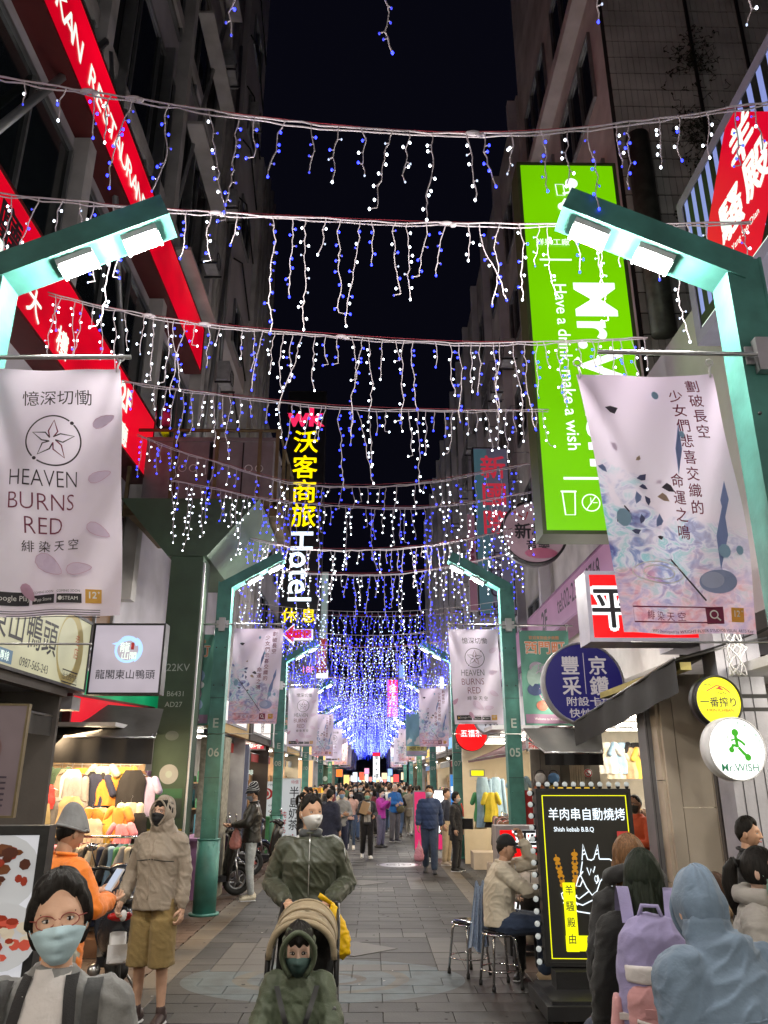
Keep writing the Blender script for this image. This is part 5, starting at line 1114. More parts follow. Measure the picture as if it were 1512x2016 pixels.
# ---------------------------------------------------------------- garments
GCACHE = {}
def garment_mesh(kind, wd, ht, colname, m):
    k = (kind, round(wd, 2), round(ht, 2), colname)
    if k in GCACHE: return GCACHE[k]
    rr = random.Random(hash((kind, len(colname), round(wd * 100))) % 9999); b = MB(); nz = rr.uniform(0, 9)
    def prof(t):   # half width along the height
        if kind == 'tank': return wd * (.26 + .2 * min(1, t * 5)) if t < .25 else wd * (.44 + .05 * t)
        if kind == 'pants': return wd * (.42 + .04 * t)
        if kind == 'dress': return wd * (.3 + .06 * math.sin(t * 6) + .22 * t)
        return wd * (.18 + .30 * min(1, (t * 8) ** .5)) if t < .13 else wd * (.46 + .03 * math.sin(t * 5 + nz) + .03 * t)
    nu, nv = 14, 14
    for sgn in (1, -1):
        def fn(u, v):
            t = v; x = (u * 2 - 1) * prof(t); th = .04 * (1 - (u * 2 - 1) ** 2) + .004
            f = .012 * math.sin((u * 9 + t * 2 + nz)) * t + .008 * math.sin(u * 21 + nz * 2) * t
            return Vector((x + .01 * math.sin(t * 9 + nz), sgn * -th - f, -t * ht))
        b.grid(fn if sgn > 0 else (lambda u, v: fn(1 - u, v)), nu, nv)
    if kind in ('top', 'jacket'):
        L_ = ht * (.28 if kind == 'top' else .8)
        for s in (-1, 1):
            b.cap_((s * wd * .40, 0, -ht * .08), (s * wd * (.62 if kind == 'top' else .52), .0, -ht * .08 - L_), .055, .05, 8)
    GCACHE[k] = b.mesh('cloth', m); return GCACHE[k]
HG = MB(); HG.tube([(-.18, 0, -.07), (0, 0, .0), (.18, 0, -.07)], .006, 5); HG.tube([(0, 0, 0), (0, 0, .05), (.018, 0, .07), (.01, 0, .09)], .003, 4); HGM = HG.mesh('hanger', M['steel'])
COLS = {'black': (.012, .011, .013), 'orange': (.62, .22, .03), 'mustard': (.55, .36, .05), 'grey': (.25, .24, .24), 'cream': (.62, .52, .38), 'white': (.66, .62, .56), 'dark green': (.05, .09, .05), 'brown': (.16, .08, .04), 'pink': (.65, .20, .25), 'red': (.50, .03, .03), 'navy': (.02, .025, .06), 'sky blue': (.25, .38, .50), 'taupe': (.30, .23, .17), 'maroon': (.15, .02, .03), 'khaki': (.30, .24, .12), 'yellow': (.70, .55, .04), 'lilac': (.40, .34, .52), 'green': (.06, .25, .10), 'denim': (.08, .13, .24), 'tan': (.45, .30, .16)}
def fab(c): return cloth('fab_' + c.replace(' ', '_'), COLS[c], rnd=.15)
def garment(kind, col, loc, wd, ht, rz, label):
    r = thing('garment', label, {'pants': 'trousers', 'dress': 'dress', 'tank': 'vest top'}.get(kind, 'shirt' if kind == 'top' else 'jacket'), loc, rz, 'clothes hanging for sale')
    link('cloth', garment_mesh(kind, wd, ht, col, fab(col)), r); link('hanger', HGM, r); return r
st_ = thing('clothes_stall', 'warmly lit clothes stall with mesh back wall under the grey awning', 'stall', (-3.9, 11.9, 0))
b = MB(); b.b2((-5.3, 11.85, .0), (-3.32, 11.9, 2.75)); b.build('back_panel', mat('stall_backing', (.42, .30, .18), .8, var=.3, vs=3), st_, world=True)
for q in range(13): b = MB(); b.tube([(-5.2 + q * .14, 11.82, .9), (-5.2 + q * .14, 11.82, 2.5)], .005, 4); b.build('mesh_wire', M['steel'], st_, world=True)
for q in range(9): b = MB(); b.tube([(-5.25, 11.81, 1.0 + q * .18), (-3.34, 11.81, 1.0 + q * .18)], .005, 4); b.build('mesh_wire', M['steel'], st_, world=True)
b = MB(); b.b2((-5.3, 9.95, 2.5), (-3.2, 11.9, 2.55)); b.build('roof_panel', M['white'], st_, world=True)
for yy in (10.3, 11.0): b = MB(); b.tube([(-4.9, yy, 2.45), (-3.4, yy, 2.45)], .02, 8); b.build('ceiling_tube', M['tube'], st_, world=True)
area('stall_light', (-3.85, 10.5, 2.40), 1.6, 105, (1, .72, .42), aim=(0, .35, -1), parent=st_, sy=.9)
area('stall_light', (-3.6, 10.2, 2.38), 1.2, 45, (1, .74, .45), aim=(.8, -.5, -1), parent=st_, sy=.3)
rowd = [('dark green', 'top', 118, 1512, .34, .42), ('taupe', 'tank', 132, 1514, .34, .46), ('white', 'tank', 143, 1515, .3, .44), ('grey', 'jacket', 152, 1530, .3, .5), ('orange', 'top', 162, 1512, .4, .75), ('black', 'top', 184, 1519, .46, .62), ('navy', 'top', 192, 1523, .44, .72), ('orange', 'tank', 214, 1530, .3, .36), ('brown', 'tank', 226, 1520, .28, .42), ('white', 'tank', 234, 1515, .24, .42), ('mustard', 'top', 244, 1510, .34, .5), ('black', 'tank', 262, 1516, .4, .66), ('brown', 'tank', 272, 1518, .38, .6), ('lilac', 'top', 288, 1530, .34, .5), ('cream', 'top', 204, 1508, .36, .3)]
for k, (c, kd, x, y, w_, h_) in enumerate(rowd):
    garment(kd, c, PY(x, y, 11.25 - .04 * (k % 4)), w_, h_, rng.uniform(-.3, .3), '%s %s hanging in the top row of the clothes stall, place %s' % (c, 'vest' if kd == 'tank' else 'shirt', 'abcdefghijklmnop'[k].upper()))
row2 = [('grey', 'jacket', 108, 1570, .38, .75), ('tan', 'tank', 142, 1568, .34, .5), ('orange', 'tank', 182, 1592, .34, .4), ('cream', 'tank', 180, 1612, .36, .36), ('tan', 'top', 198, 1590, .36, .55), ('mustard', 'dress', 222, 1600, .34, .5), ('orange', 'top', 236, 1590, .3, .4), ('pink', 'top', 242, 1622, .3, .34), ('cream', 'jacket', 258, 1580, .3, .65), ('white', 'dress', 228, 1615, .26, .4), ('maroon', 'jacket', 60, 1560, .5, .55), ('khaki', 'dress', 72, 1582, .55, 1.0), ('black', 'tank', 272, 1600, .3, .4), ('red', 'tank', 92, 1545, .3, .3), ('brown', 'dress', 165, 1600, .4, .6)]
for k, (c, kd, x, y, w_, h_) in enumerate(row2):
    garment(kd, c, PY(x, y, 10.95 - .05 * (k % 4)), w_, h_, rng.uniform(-.4, .4), '%s %s hanging in the middle row of the clothes stall, place %s' % (c, {'tank': 'vest', 'top': 'shirt', 'jacket': 'jacket', 'dress': 'dress'}[kd], 'abcdefghijklmnop'[k].upper()))
rk = thing('clothes_rack', 'chrome rail of mixed jackets along the clothes stall front', 'clothes rack', (-3.2, 10.2, 0))
za = PY(200, 1646, 10.3).z; xa, xb_ = PY(120, 1646, 10.3).x, PY(290, 1646, 10.1).x
b = MB(); b.tube([(xa, 10.3, za), (xb_, 10.1, za)], .017, 8); b.build('rail', M['chrome'], rk, world=True)
for xx, yy in ((xa, 10.3), (xb_, 10.1)): b = MB(); b.tube([(xx, yy, .05), (xx, yy, za)], .015, 8); b.tube([(xx, yy - .25, .05), (xx, yy + .25, .05)], .014, 6); b.build('leg', M['chrome'], rk, world=True)
cl = ['maroon', 'pink', 'brown', 'maroon', 'red', 'taupe', 'cream', 'taupe', 'black', 'cream', 'tan', 'navy', 'black', 'sky blue', 'green', 'grey', 'cream', 'black']
for k, c in enumerate(cl):
    t = (k + .5) / len(cl); garment('jacket' if k % 3 else 'top', c, (xa + (xb_ - xa) * t, 10.3 - .2 * t, za - .08), .46, .62 + .25 * ((k * 7) % 5) / 5 + (.15 if k > 4 else 0), R(62) + rng.uniform(-.15, .15), '%s jacket on the chrome rail of the stall, hook %s' % (c, 'abcdefghijklmnopqrst'[k].upper()))
# racks of the bright shop behind post E 05
for k, (c, kd, x, y, w_, h_, Y_) in enumerate((('green', 'top', 946, 1560, .30, .58, 17.5), ('yellow', 'top', 966, 1560, .30, .58, 17.3), ('khaki', 'pants', 946, 1602, .3, .3, 17.6), ('black', 'pants', 966, 1604, .3, .25, 17.4), ('sky blue', 'dress', 950, 1530, .4, 1.0, 17.5), ('sky blue', 'jacket', 976, 1530, .4, 1.0, 18), ('red', 'top', 1038, 1556, .4, .5, 12.6), ('yellow', 'pants', 1036, 1590, .26, .55, 12.7), ('black', 'dress', 1046, 1585, .44, .7, 12.8), ('sky blue', 'top', 1022, 1530, .4, .4, 14.9))):
    garment(kd, c, PY(x, y, Y_), w_, h_, rng.uniform(-.5, .5), '%s %s on display near the cream clothes shop behind post E 05, item %s' % (c, {'pants': 'trousers', 'top': 'shirt', 'dress': 'dress', 'jacket': 'jacket'}[kd], 'abcdefghijklm'[k].upper()))
rk = thing('clothes_rack', 'rail of brown and red clothes at front of the cream shop', 'clothes rack', (2.8, 15.5, 0)); zr = 1.25
b = MB(); b.tube([(2.45, 14.6, zr), (2.7, 17.2, zr)], .017, 8); b.build('rail', M['chrome'], rk, world=True)
for yy, xx in ((14.6, 2.45), (17.2, 2.7)): b = MB(); b.tube([(xx, yy, 0), (xx, yy, zr)], .016, 8); b.build('leg', M['chrome'], rk, world=True)
for k in range(14): garment('jacket', ['brown', 'maroon', 'white', 'red', 'taupe', 'brown', 'navy'][k % 7], (2.46 + k * .018, 14.7 + k * .18, zr - .08), .44, .6, R(10), '%s jacket on the rail before the cream shop, hook %s' % (['brown', 'maroon', 'white', 'red', 'taupe', 'brown', 'navy'][k % 7], 'abcdefghijklmnop'[k].upper()))
for side, y0, lab in ((-1, 26.2, 'cream shop past the milk tea board'), (1, 30, 'cream shop past the dark shop'), (-1, 31, 'orange snack shop')):
    for k in range(8): garment('top', ['white', 'red', 'navy', 'mustard', 'grey', 'pink', 'green', 'black'][k], (side * (2.9), y0 + k * .4, 1.6), .44, .6, R(20) * side, '%s shirt displayed outside the %s' % (['white', 'red', 'navy', 'mustard', 'grey', 'pink', 'green', 'black'][k], lab))
# fashion shop: mannequin, racks, bag stall
mn = thing('mannequin', 'headless dark mannequin in a pale blue shirt with red tag', 'mannequin', (PY(1208, 1560, 12.4).x, 12.4, 0))
b = MB(); b.loft([((0, 0, .85), .15, .1), ((0, 0, 1.0), .16, .11), ((0, 0, 1.15), .14, .1), ((0, 0, 1.35), .18, .11), ((0, 0, 1.47), .17, .09), ((0, 0, 1.52), .06, .06), ((0, 0, 1.62), .05, .05)]); b.cyl((0, 0, 0), (0, 0, .9), .02); b.cyl((0, 0, 0), (0, 0, .02), .16); b.cap_((-.1, 0, .85), (-.1, 0, .3), .08, .06); b.cap_((.1, 0, .85), (.1, 0, .3), .08, .06); b.build('form', M['blackp'], mn)
b = MB(); b.loft([((0, 0, .92), .2, .13), ((0, 0, 1.15), .18, .125), ((0, 0, 1.36), .2, .125), ((0, 0, 1.47), .18, .1), ((0, 0, 1.51), .08, .07)]); b.cap_((-.19, 0, 1.43), (-.27, 0, 1.2), .065, .06); b.cap_((.19, 0, 1.43), (.27, 0, 1.2), .065, .06); b.build('shirt', cloth('pale_blue', (.42, .60, .68)), mn)
b = MB(); b.b2((-.0, -.14, .98), (.1, -.135, 1.26)); b.build('tag', mat('red_tag', (.6, .03, .02), .5), mn)
for k, c in enumerate(['tan', 'mustard', 'tan', 'brown', 'cream', 'orange', 'white', 'tan']):
    garment('jacket', c, PY(1252 + k * 6, 1592, 11.6 + (k % 3) * .1), .42, .75, R(50), '%s jacket on the rail inside the fashion shop, hook %s' % (c, 'abcdefgh'[k].upper()))
bs = thing('bag_stall', 'weathered board wall with plush bags under the dark grey awning', 'stall', (2.7, 11.9, 0))
xl, xr = PY(1046, 1530, 11.9).x, PY(1182, 1530, 11.9).x
for q in range(7):
    b = MB(); a = xl + (xr - xl) * q / 7; b.b2((a + .004, 11.9, 0), (a + (xr - xl) / 7 - .004, 11.94, 2.3)); b.build('board', mat('old_board', (.20, .18, .15), .8, var=.3, vs=3, rnd=.25), bs, world=True)
for k, (x, y, c, lab) in enumerate(((1064, 1532, (.62, .60, .58), 'white plush bag, upper of the two beside post E 05'), (1090, 1532, (.10, .22, .42), 'blue plush bag next to the white plush bag'), (1062, 1555, (.45, .15, .05), 'orange plush bag hanging under the white plush bag'), (1090, 1556, (.50, .38, .06), 'yellow plush bag hanging under the blue plush bag'))):
    c0_ = PY(x, y, 11.8); t = thing('plush_bag', lab, 'bag', tuple(c0_)); b = MB(); b.ell((0, 0, 0), (.085, .035, .075), 14, 10); b.build('pouch', cloth('plush_%d' % k, c, bs=60), t); b = MB(); b.tube([(.06 * math.cos(a), 0, .06 + .05 * math.sin(a)) for a in [R(q * 18) for q in range(11)]], .006, 5); b.build('strap', M['black'], t)
    b = MB(); b.b2((-.1, -.0, -.095), (.1, .03, .1)); b.build('card', mat('bag_card', (.2, .17, .15), .3), t)
t = thing('fringe_scarf', 'pale hanging tassels beside the plush bags', 'textile', tuple(PY(1135, 1505, 11.85))); 
for q in range(12): b = MB(); b.tube([(-.1 + q * .018, 0, 0), (-.1 + q * .018 + rng.uniform(-.01, .01), -.01, -.42)], .006, 4); b.build('tassel', fab('cream'), t)
b = MB(); b.b2((-.12, -.005, 0), (.12, .005, .03)); b.build('rod', M['steel'], t)
r_, p = lightbox('price_sign', 'yellow printed shop sign with black characters above the bulb frame', PY(1130, 1560, 11.6), X_, Z_, .62, .16, .03, emis('yellow_notice', rgb(235, 190, 60), .9), M['brown'], cat='sign', fr=.01); p.text('韓國襪子', 0, 0, .11, INK, .012)
c0_ = PY(1158, 1522, 11.86); r_ = thing('no_smoking_sign', 'small round red no smoking sign on the bag stall wall', 'sign', tuple(c0_)); p = Panel(r_, c0_, X_, Z_); b = MB(); b.cyl((0, .012, 0), (0, 0, 0), .06, 20); b.build('plate', M['white'], r_); p.ring(0, 0, .05, .014, INKR); p.line([(-.035, .035), (.035, -.035)], .012, INKR); p.line([(-.025, -.005), (.025, -.005)], .01, INK)
for k in range(5):
    garment('pants', ['denim', 'black', 'grey', 'khaki', 'navy'][k], PY(1452 + k * 7, 1578, 7.4 + .06 * k), .36, .6, R(50), '%s trousers hanging in the doorway beside the beige wall' % ['denim', 'black', 'grey', 'khaki', 'navy'][k])

for k, c in enumerate(['white', 'cream', 'sky blue', 'tan', 'black', 'mustard']):
    garment('top', c, PY(1192 + k * 15, 1462 + (k % 2) * 10, 13.6), .36, .5, R(15 * (k % 3) - 15), '%s shirt hanging high at the back of the fashion shop' % c)
for k in range(5):
    t = thing('track_spotlight', 'small spotlight on the fashion shop ceiling, %s from the bag stall' % ['first', 'second', 'third', 'fourth', 'fifth'][k], 'spotlight', (3.3 + k * .28, 12.6, 2.62), group='track spotlights'); b = MB(); b.cyl((0, 0, .12), (0, 0, 0), .04, 12); b.build('can', M['white'], t); b = MB(); b.cyl((0, 0, 0), (0, 0, -.01), .034, 12); b.build('bulb', M['tube'], t)
# ---------------------------------------------------------------- goat sign with bulb frame
gx, gy = PY(1155, 1700, 7.35).x, 7.35
gr, p = lightbox('led_sign', 'black goat barbecue sign with yellow border and round bulbs on a wheeled base', (PY(1160, 1720, 7.5).x, 7.5, PY(1150, 1722, 7.5).z), Vector((1, -.06, 0)), Z_, .86, 1.44, .16, emis('screen_dark', rgb(42, 40, 36), .5), M['black'], fr=.03)
p.r = p.r * .89
YL = emis('border_yellow', rgb(235, 235, 10), 1.2); LG = emis('line_white', (.82, .92, 1), 1.25)
p.line([(-.42, -.66), (.43, -.66), (.43, .66), (-.42, .66)], .012, YL, closed=True)
p.text('羊肉串自動燒烤', .02, .50, .112, LG, .009); p.text('Shish kebab B.B.Q', -.12, .375, .055, LG, .01)
SK = emis('skewer_gold', rgb(190, 130, 30), .8)
for (x, y, a) in ((-.29, .02, .22), (-.14, .06, -.04)):
    for q in range(7):
        yy = (q - 3) * .036; p.disc(x + yy * -math.sin(a), y + yy * math.cos(a), .034 if q % 2 == 0 else .028, SK, n=12, ry=.02)
    p.line([(x + .16 * math.sin(a), y - .17 * math.cos(a)), (x - .15 * math.sin(a), y + .15 * math.cos(a))], .01, SK)
    for q in (-1, 1): p.rect(x + q * .045 * -math.sin(a) - .012, y + q * .05 - .012, x + q * .045 * -math.sin(a) + .012, y + q * .05 + .012, INK, 'print')
lw = .0105
for L_ in ([(-.02, .12), (.0, .25), (.035, .13)], [(-.012, .165), (.02, .175)], [(-.006, .195), (.012, .205)], [(.108, .165), (.142, .175)], [(.12, .195), (.145, .205)], [(.12, .0), (.13, -.04), (.10, -.07)], [(.10, .14), (.145, .25), (.15, .13)], [(.03, .13), (.07, .12), (.10, .135)], [(.15, .13), (.25, .13), (.33, .09), (.27, .03), (.22, .02)], [(-.02, .11), (-.05, .0), (.0, -.1), (.05, -.16), (.10, -.13), (.14, -.05), (.2, -.0)],
           [(-.02, .03), (-.07, -.02), (-.10, -.09), (-.06, -.09), (-.03, -.04)], [(.02, .06), (.04, .0), (.06, .05), (.08, .02), (.1, .07)], [(-.24, -.19), (-.05, -.24), (.05, -.2), (.08, -.16)], [(-.24, -.19), (-.25, -.15), (-.2, -.12), (-.08, -.19), (.02, -.13)],
           [(-.24, -.22), (-.1, -.29), (.06, -.31), (.12, -.29)], [(-.1, -.24), (-.13, -.19), (-.1, -.16)], [(.12, -.3), (.07, -.42), (.1, -.5), (.09, -.62), (.13, -.62), (.15, -.54), (.17, -.48)], [(.17, -.48), (.19, -.56), (.17, -.66), (.22, -.66), (.26, -.56), (.27, -.42)], [(.15, -.48), (.16, -.38)], [(.18, -.24), (.24, -.18), (.26, -.13)], [(.22, -.14), (.24, -.17), (.25, -.08)]):
    p.line([(x - .045, y) for x, y in L_], lw, LG, 'goat_drawing')
p.ring(.055, -.03, .013, .007, LG, name='goat_drawing', ry=.025)
p.rect(.30, .21, .42, .36, ink('seal_red', (.6, .05, .05)), 'print'); p.text('羊', .385, .31, .06, LG, .02); p.text('騷', .335, .27, .06, LG, .02)
p.rect(-.28, -.60, -.16, -.06, YL, 'print'); p.rect(-.28, -.60, .42, -.48, YL, 'print', lay=.0178); p.text('羊騷殿由', -.22, -.12, .085, INK, .008, vertical=True, gap=1.5)
p.text('此上2樓', .12, -.54, .105, INK, .008, sx=1.1)
BB = emis('frosted_bulb', (.66, .70, .68), .5)
def gw(x, y, h): return p.c + p.r * x + p.u * y + p.n * h
for k in range(11): b = MB(); b.ell(gw(-.44 + k * .091, .757, -.06), .024, 12, 8); o = b.build('bulb', BB, gr, world=True); b = MB(); b.ell(gw(-.44 + k * .091, .735, -.06), .02, 8, 4); b.build('socket', M['black'], gr, world=True)
for k in range(15): b = MB(); b.ell(gw(-.54, .68 - k * .098, -.03), .024, 12, 8); b.build('bulb', BB, gr, world=True); b = MB(); b.ell(gw(-.515, .68 - k * .098, -.05), .024, 8, 4); b.build('socket', M['black'], gr, world=True)
b = MB(); zb = gw(0, -.73, 0).z; b.b2((gx - .33, 7.36, .16), (gx + .36, 7.56, zb)); b.build('pedestal', M['black'], gr, world=True)
b = MB(); b.b2((gx - .5, 6.95, .09), (gx + .55, 7.75, .19)); b.b2((gx - .45, 7.0, .19), (gx + .5, 7.7, .215)); b.build('base', M['blackp'], gr, world=True)
for xx, yy in ((gx - .44, 7.0), (gx + .5, 7.0), (gx - .44, 7.7), (gx + .5, 7.7)): b = MB(); b.cyl((xx - .015, yy, .045), (xx + .015, yy, .045), .045, 14); b.build('caster', M['rubber'], gr, world=True)

# ---------------------------------------------------------------- stools
def stool(loc, rz, label):
    r = thing('stool', label, 'stool', loc, rz, 'round chrome legged stools')
    b = MB(); b.cyl((0, 0, .455), (0, 0, .48), .165, 28); b.cyl((0, 0, .48), (0, 0, .495), .16, 28, .145); b.build('seat', mat('black_lacquer', (.01, .01, .012), .12), r)
    b = MB(); b.tube([(.165 * math.cos(a), .165 * math.sin(a), .462) for a in [2 * math.pi * k / 28 for k in range(29)]], .012, 6, False); b.build('seat_rim', M['chrome'], r)
    for k in range(4):
        a = math.pi / 4 + k * math.pi / 2; c, s = math.cos(a), math.sin(a); b = MB(); b.tube([(.08 * c, .08 * s, .452), (.14 * c, .14 * s, .445), (.163 * c, .163 * s, .41), (.21 * c, .21 * s, .03)], .0125, 8); lg = b.build('leg', M['chrome'], r)
        b = MB(); b.cyl((.21 * c, .21 * s, .0), (.207 * c, .207 * s, .045), .018, 10); b.build('rubber_foot', M['rubber'], lg)
    b = MB(); b.tube([(.195 * math.cos(a), .195 * math.sin(a), .16) for a in [2 * math.pi * k / 28 for k in range(29)]], .007, 6, False); b.build('ring', M['chrome'], r); return r
stool((1.24, 8.42, 0), .3, 'black topped chrome stool carrying the man in the cream sweatshirt')
stool((1.0, 8.95, 0), .6, 'chrome stool just behind the seated man stool')
stool((1.72, 9.35, 0), .2, 'chrome stool under the seated smiling woman')
stool((2.1, 7.95, 0), .5, 'chrome stool legs showing beside the goat sign pedestal')

# ---------------------------------------------------------------- scooters
def scooter(loc, rz, label, body=(.02, .02, .022), accent=(.03, .03, .035), box=False):
    r = thing('scooter', label, 'scooter', loc, rz, 'parked scooters'); bm_ = mat('scooter_paint_%d_%d' % (int(body[0] * 99), int(body[2] * 99)), body, .22, var=.05, bump=0); am = mat('scooter_trim_%d' % int(accent[0] * 99), accent, .35, var=.1)
    for (x, nm) in ((-.62, 'front_wheel'), (.62, 'rear_wheel')):
        b = MB(); b.tube([(x + .2 * math.cos(a), 0, .25 + .2 * math.sin(a)) for a in [2 * math.pi * k / 24 for k in range(25)]], .052, 8, False); wv = b.build('wheel', M['rubber'], r)
        b = MB(); b.tube([(x + .15 * math.cos(a), 0, .25 + .15 * math.sin(a)) for a in [2 * math.pi * k / 20 for k in range(21)]], .018, 6, False); b.cyl((x, -.04, .25), (x, .04, .25), .05, 12)
        for k in range(5): a = 2 * math.pi * k / 5; b.tube([(x, 0, .25), (x + .15 * math.cos(a), 0, .25 + .15 * math.sin(a))], .014, 5)
        b.build('rim', M['alu'], wv)
    b = MB(); b.loft([((-.42, 0, .24), .13, .05), ((-.44, 0, .45), .2, .07), ((-.5, 0, .7), .21, .09), ((-.53, 0, .88), .15, .09), ((-.5, 0, .98), .08, .06)], 16, Vector((0, 1, 0))); b.build('front_apron', bm_, r)
    b = MB(); b.loft([((-.80, 0, .42), .05, .03), ((-.7, 0, .5), .08, .04), ((-.55, 0, .5), .075, .04), ((-.44, 0, .42), .06, .03)], 12, Vector((0, 1, 0))); b.build('front_fender', bm_, r)
    b = MB(); b.box((-.12, 0, .28), (.55, .30, .09)); b.build('floorboard', am, r)
    b = MB(); b.loft([((.08, 0, .42), .14, .16), ((.25, 0, .52), .17, .19), ((.5, 0, .62), .17, .16), ((.75, 0, .72), .12, .11), ((.92, 0, .80), .05, .05)], 16, Vector((0, 1, 0))); b.build('rear_body', bm_, r)
    b = MB(); b.loft([((.0, 0, .74), .09, .03), ((.12, 0, .77), .15, .05), ((.4, 0, .79), .15, .05), ((.55, 0, .84), .15, .055), ((.8, 0, .86), .1, .045), ((.88, 0, .86), .05, .02)], 14, Vector((0, 1, 0))); b.build('seat', mat('scooter_seat', (.02, .019, .018), .55), r)
    b = MB(); b.loft([((.2, .02, .3), .1, .1), ((.45, .02, .32), .11, .12), ((.66, .06, .28), .06, .07)], 10, Vector((0, 1, 0))); b.build('engine', M['dsteel'], r)
    b = MB(); b.cap_((.35, -.16, .24), (.8, -.17, .34), .045, .055, 10); b.build('exhaust', M['steel'], r)
    b = MB(); b.tube([(-.46, -.33, 1.0), (-.5, -.2, 1.02), (-.52, 0, .98), (-.5, .2, 1.02), (-.46, .33, 1.0)], .018, 8); b.build('handlebar', M['black'], r)
    b = MB(); b.loft([((-.62, 0, .93), .09, .06), ((-.52, 0, 1.0), .12, .06), ((-.42, 0, 1.0), .08, .04)], 12, Vector((0, 1, 0))); b.build('head_cowl', bm_, r)
    b = MB(); b.ell((-.6, 0, .8), (.05, .1, .07), 12, 8); b.build('headlight', mat('lamp_glass', (.5, .5, .52), .1, bump=0), r)
    for s in (-1, 1):
        b = MB(); b.tube([(-.48, s * .24, 1.02), (-.46, s * .3, 1.18)], .007, 5); mr = b.build('mirror', M['black'], r); b = MB(); b.ell((-.455, s * .31, 1.22), (.014, .06, .04), 12, 8); b.build('mirror_glass', M['chrome'], mr)
        b = MB(); b.tube([(-.62, s * .075, .25), (-.55, s * .075, .6)], .02, 6); b.build('fork', M['steel'], r)
    b = MB(); b.ell((.9, 0, .76), (.05, .11, .04), 12, 8); b.build('tail_light', mat('tail_red', (.45, .01, .01), .2, bump=0), r)
    b = MB(); b.b2((.98, -.08, .42), (.99, .08, .56)); b.loft([((.8, 0, .62), .07, .02), ((1.0, 0, .42), .07, .02)], 8, Vector((0, 1, 0))); b.build('plate', M['white'], r)
    b = MB(); b.tube([(.1, .1, .2), (.05, .22, .02)], .012, 5); b.build('side_stand', M['steel'], r)
    b = MB(); b.tube([(.62, -.13, .84), (.9, -.12, .9), (.98, 0, .91), (.9, .12, .9), (.62, .13, .84)], .012, 6); b.build('grab_rail', M['steel'], r)
    if box: b = MB(); b.box((.86, 0, 1.08), (.36, .36, .3)); b.build('top_box', M['blackp'], r)
    return r
scooter((-2.9, 14.4, 0), R(205), 'dark scooter with silver side panel next to post E 06', (.03, .028, .026), box=False)
scooter((-3.15, 15.3, 0), R(200), 'black scooter second behind post E 06', (.012, .012, .014))
scooter((-3.2, 16.3, 0), R(202), 'grey scooter in the parked row beside the beanie man', (.07, .07, .075))
scooter((-3.1, 17.3, 0), R(198), 'black scooter with mirrors before the coffee shop', (.015, .015, .02))
scooter((-2.6, 18.6, 0), R(165), 'scooter with a red tail light by the price board', (.03, .03, .03))
scooter((-3.2, 19.7, 0), R(200), 'dark blue scooter beyond the price board', (.02, .03, .07))
scooter((PZ(300, 1900).x - .1, 8.3, 0), R(-72), 'dark scooter with blue grey box and plate behind the hooded man', (.035, .04, .055), box=False)
scooter((-3.7, 9.3, 0), R(80), 'black scooter with shopping bags at the front of the clothes stall', (.015, .015, .016))
scooter((1.98, 10.9, 0), R(95), 'black scooter behind the seated couple', (.012, .012, .013), box=True)
scooter((3.0, 11.0, 0), R(80), 'dark scooter parked before the fashion shop', (.02, .02, .022))
# boxes and small clutter
for k, (x, y, z, s, c, lab) in enumerate(((2.35, 15.2, 0, (.5, .5, .45), (.45, .36, .28), 'tan cardboard box on the pavement by the cream shop'), (2.2, 13.4, 0, (.35, .9, .75), (.16, .16, .2), 'low table of folded clothes beside post E 05'), (2.5, 18.9, 0, (.5, .6, .35), (.5, .42, .34), 'pale carton beside the woman in black'), (-3.0, 12.4, 0, (.5, .4, .5), (.35, .22, .12), 'cardboard carton at the foot of the olive column'), (-2.9, 10.0, 0, (.9, .5, .18), (.32, .16, .08), 'low brown plank step before the clothes rack'))):
    b = MB(); b.box((0, 0, s[2] / 2), s); b.box((0, 0, s[2] + .006), (s[0] * 1.02, .04, .01)); o = b.build('carton' if k != 1 else 'display_table', mat('carton_%d' % k, c, .8)); o.location = (x, y, z); tag(o, lab, 'box' if k != 1 else 'table')
for k in range(10):
    b = MB(); b.box((0, 0, .0), (.32, .24, .04)); o = b.build('folded_shirt', fab(['sky blue', 'navy', 'red', 'white', 'black', 'lilac', 'pink', 'grey', 'denim', 'maroon'][k])); o.location = (2.2, 13.1 + (k % 2) * .45, .8 + (k // 2) * .045); tag(o, 'folded %s shirt stacked on the low clothes table' % ['sky blue', 'navy', 'red', 'white', 'black', 'lilac', 'pink', 'grey', 'denim', 'maroon'][k], 'shirt', 'folded shirts on the table')
b = MB(); b.cyl((0, 0, 0), (0, 0, .05), .2, 20); b.cyl((0, 0, .05), (0, 0, .9), .02, 8); o = b.build('signpost_base', M['dsteel']); o.location = PZ(750, 1668); tag(o, 'round dark sign stand base on the paving behind the woman with a box', 'stand')
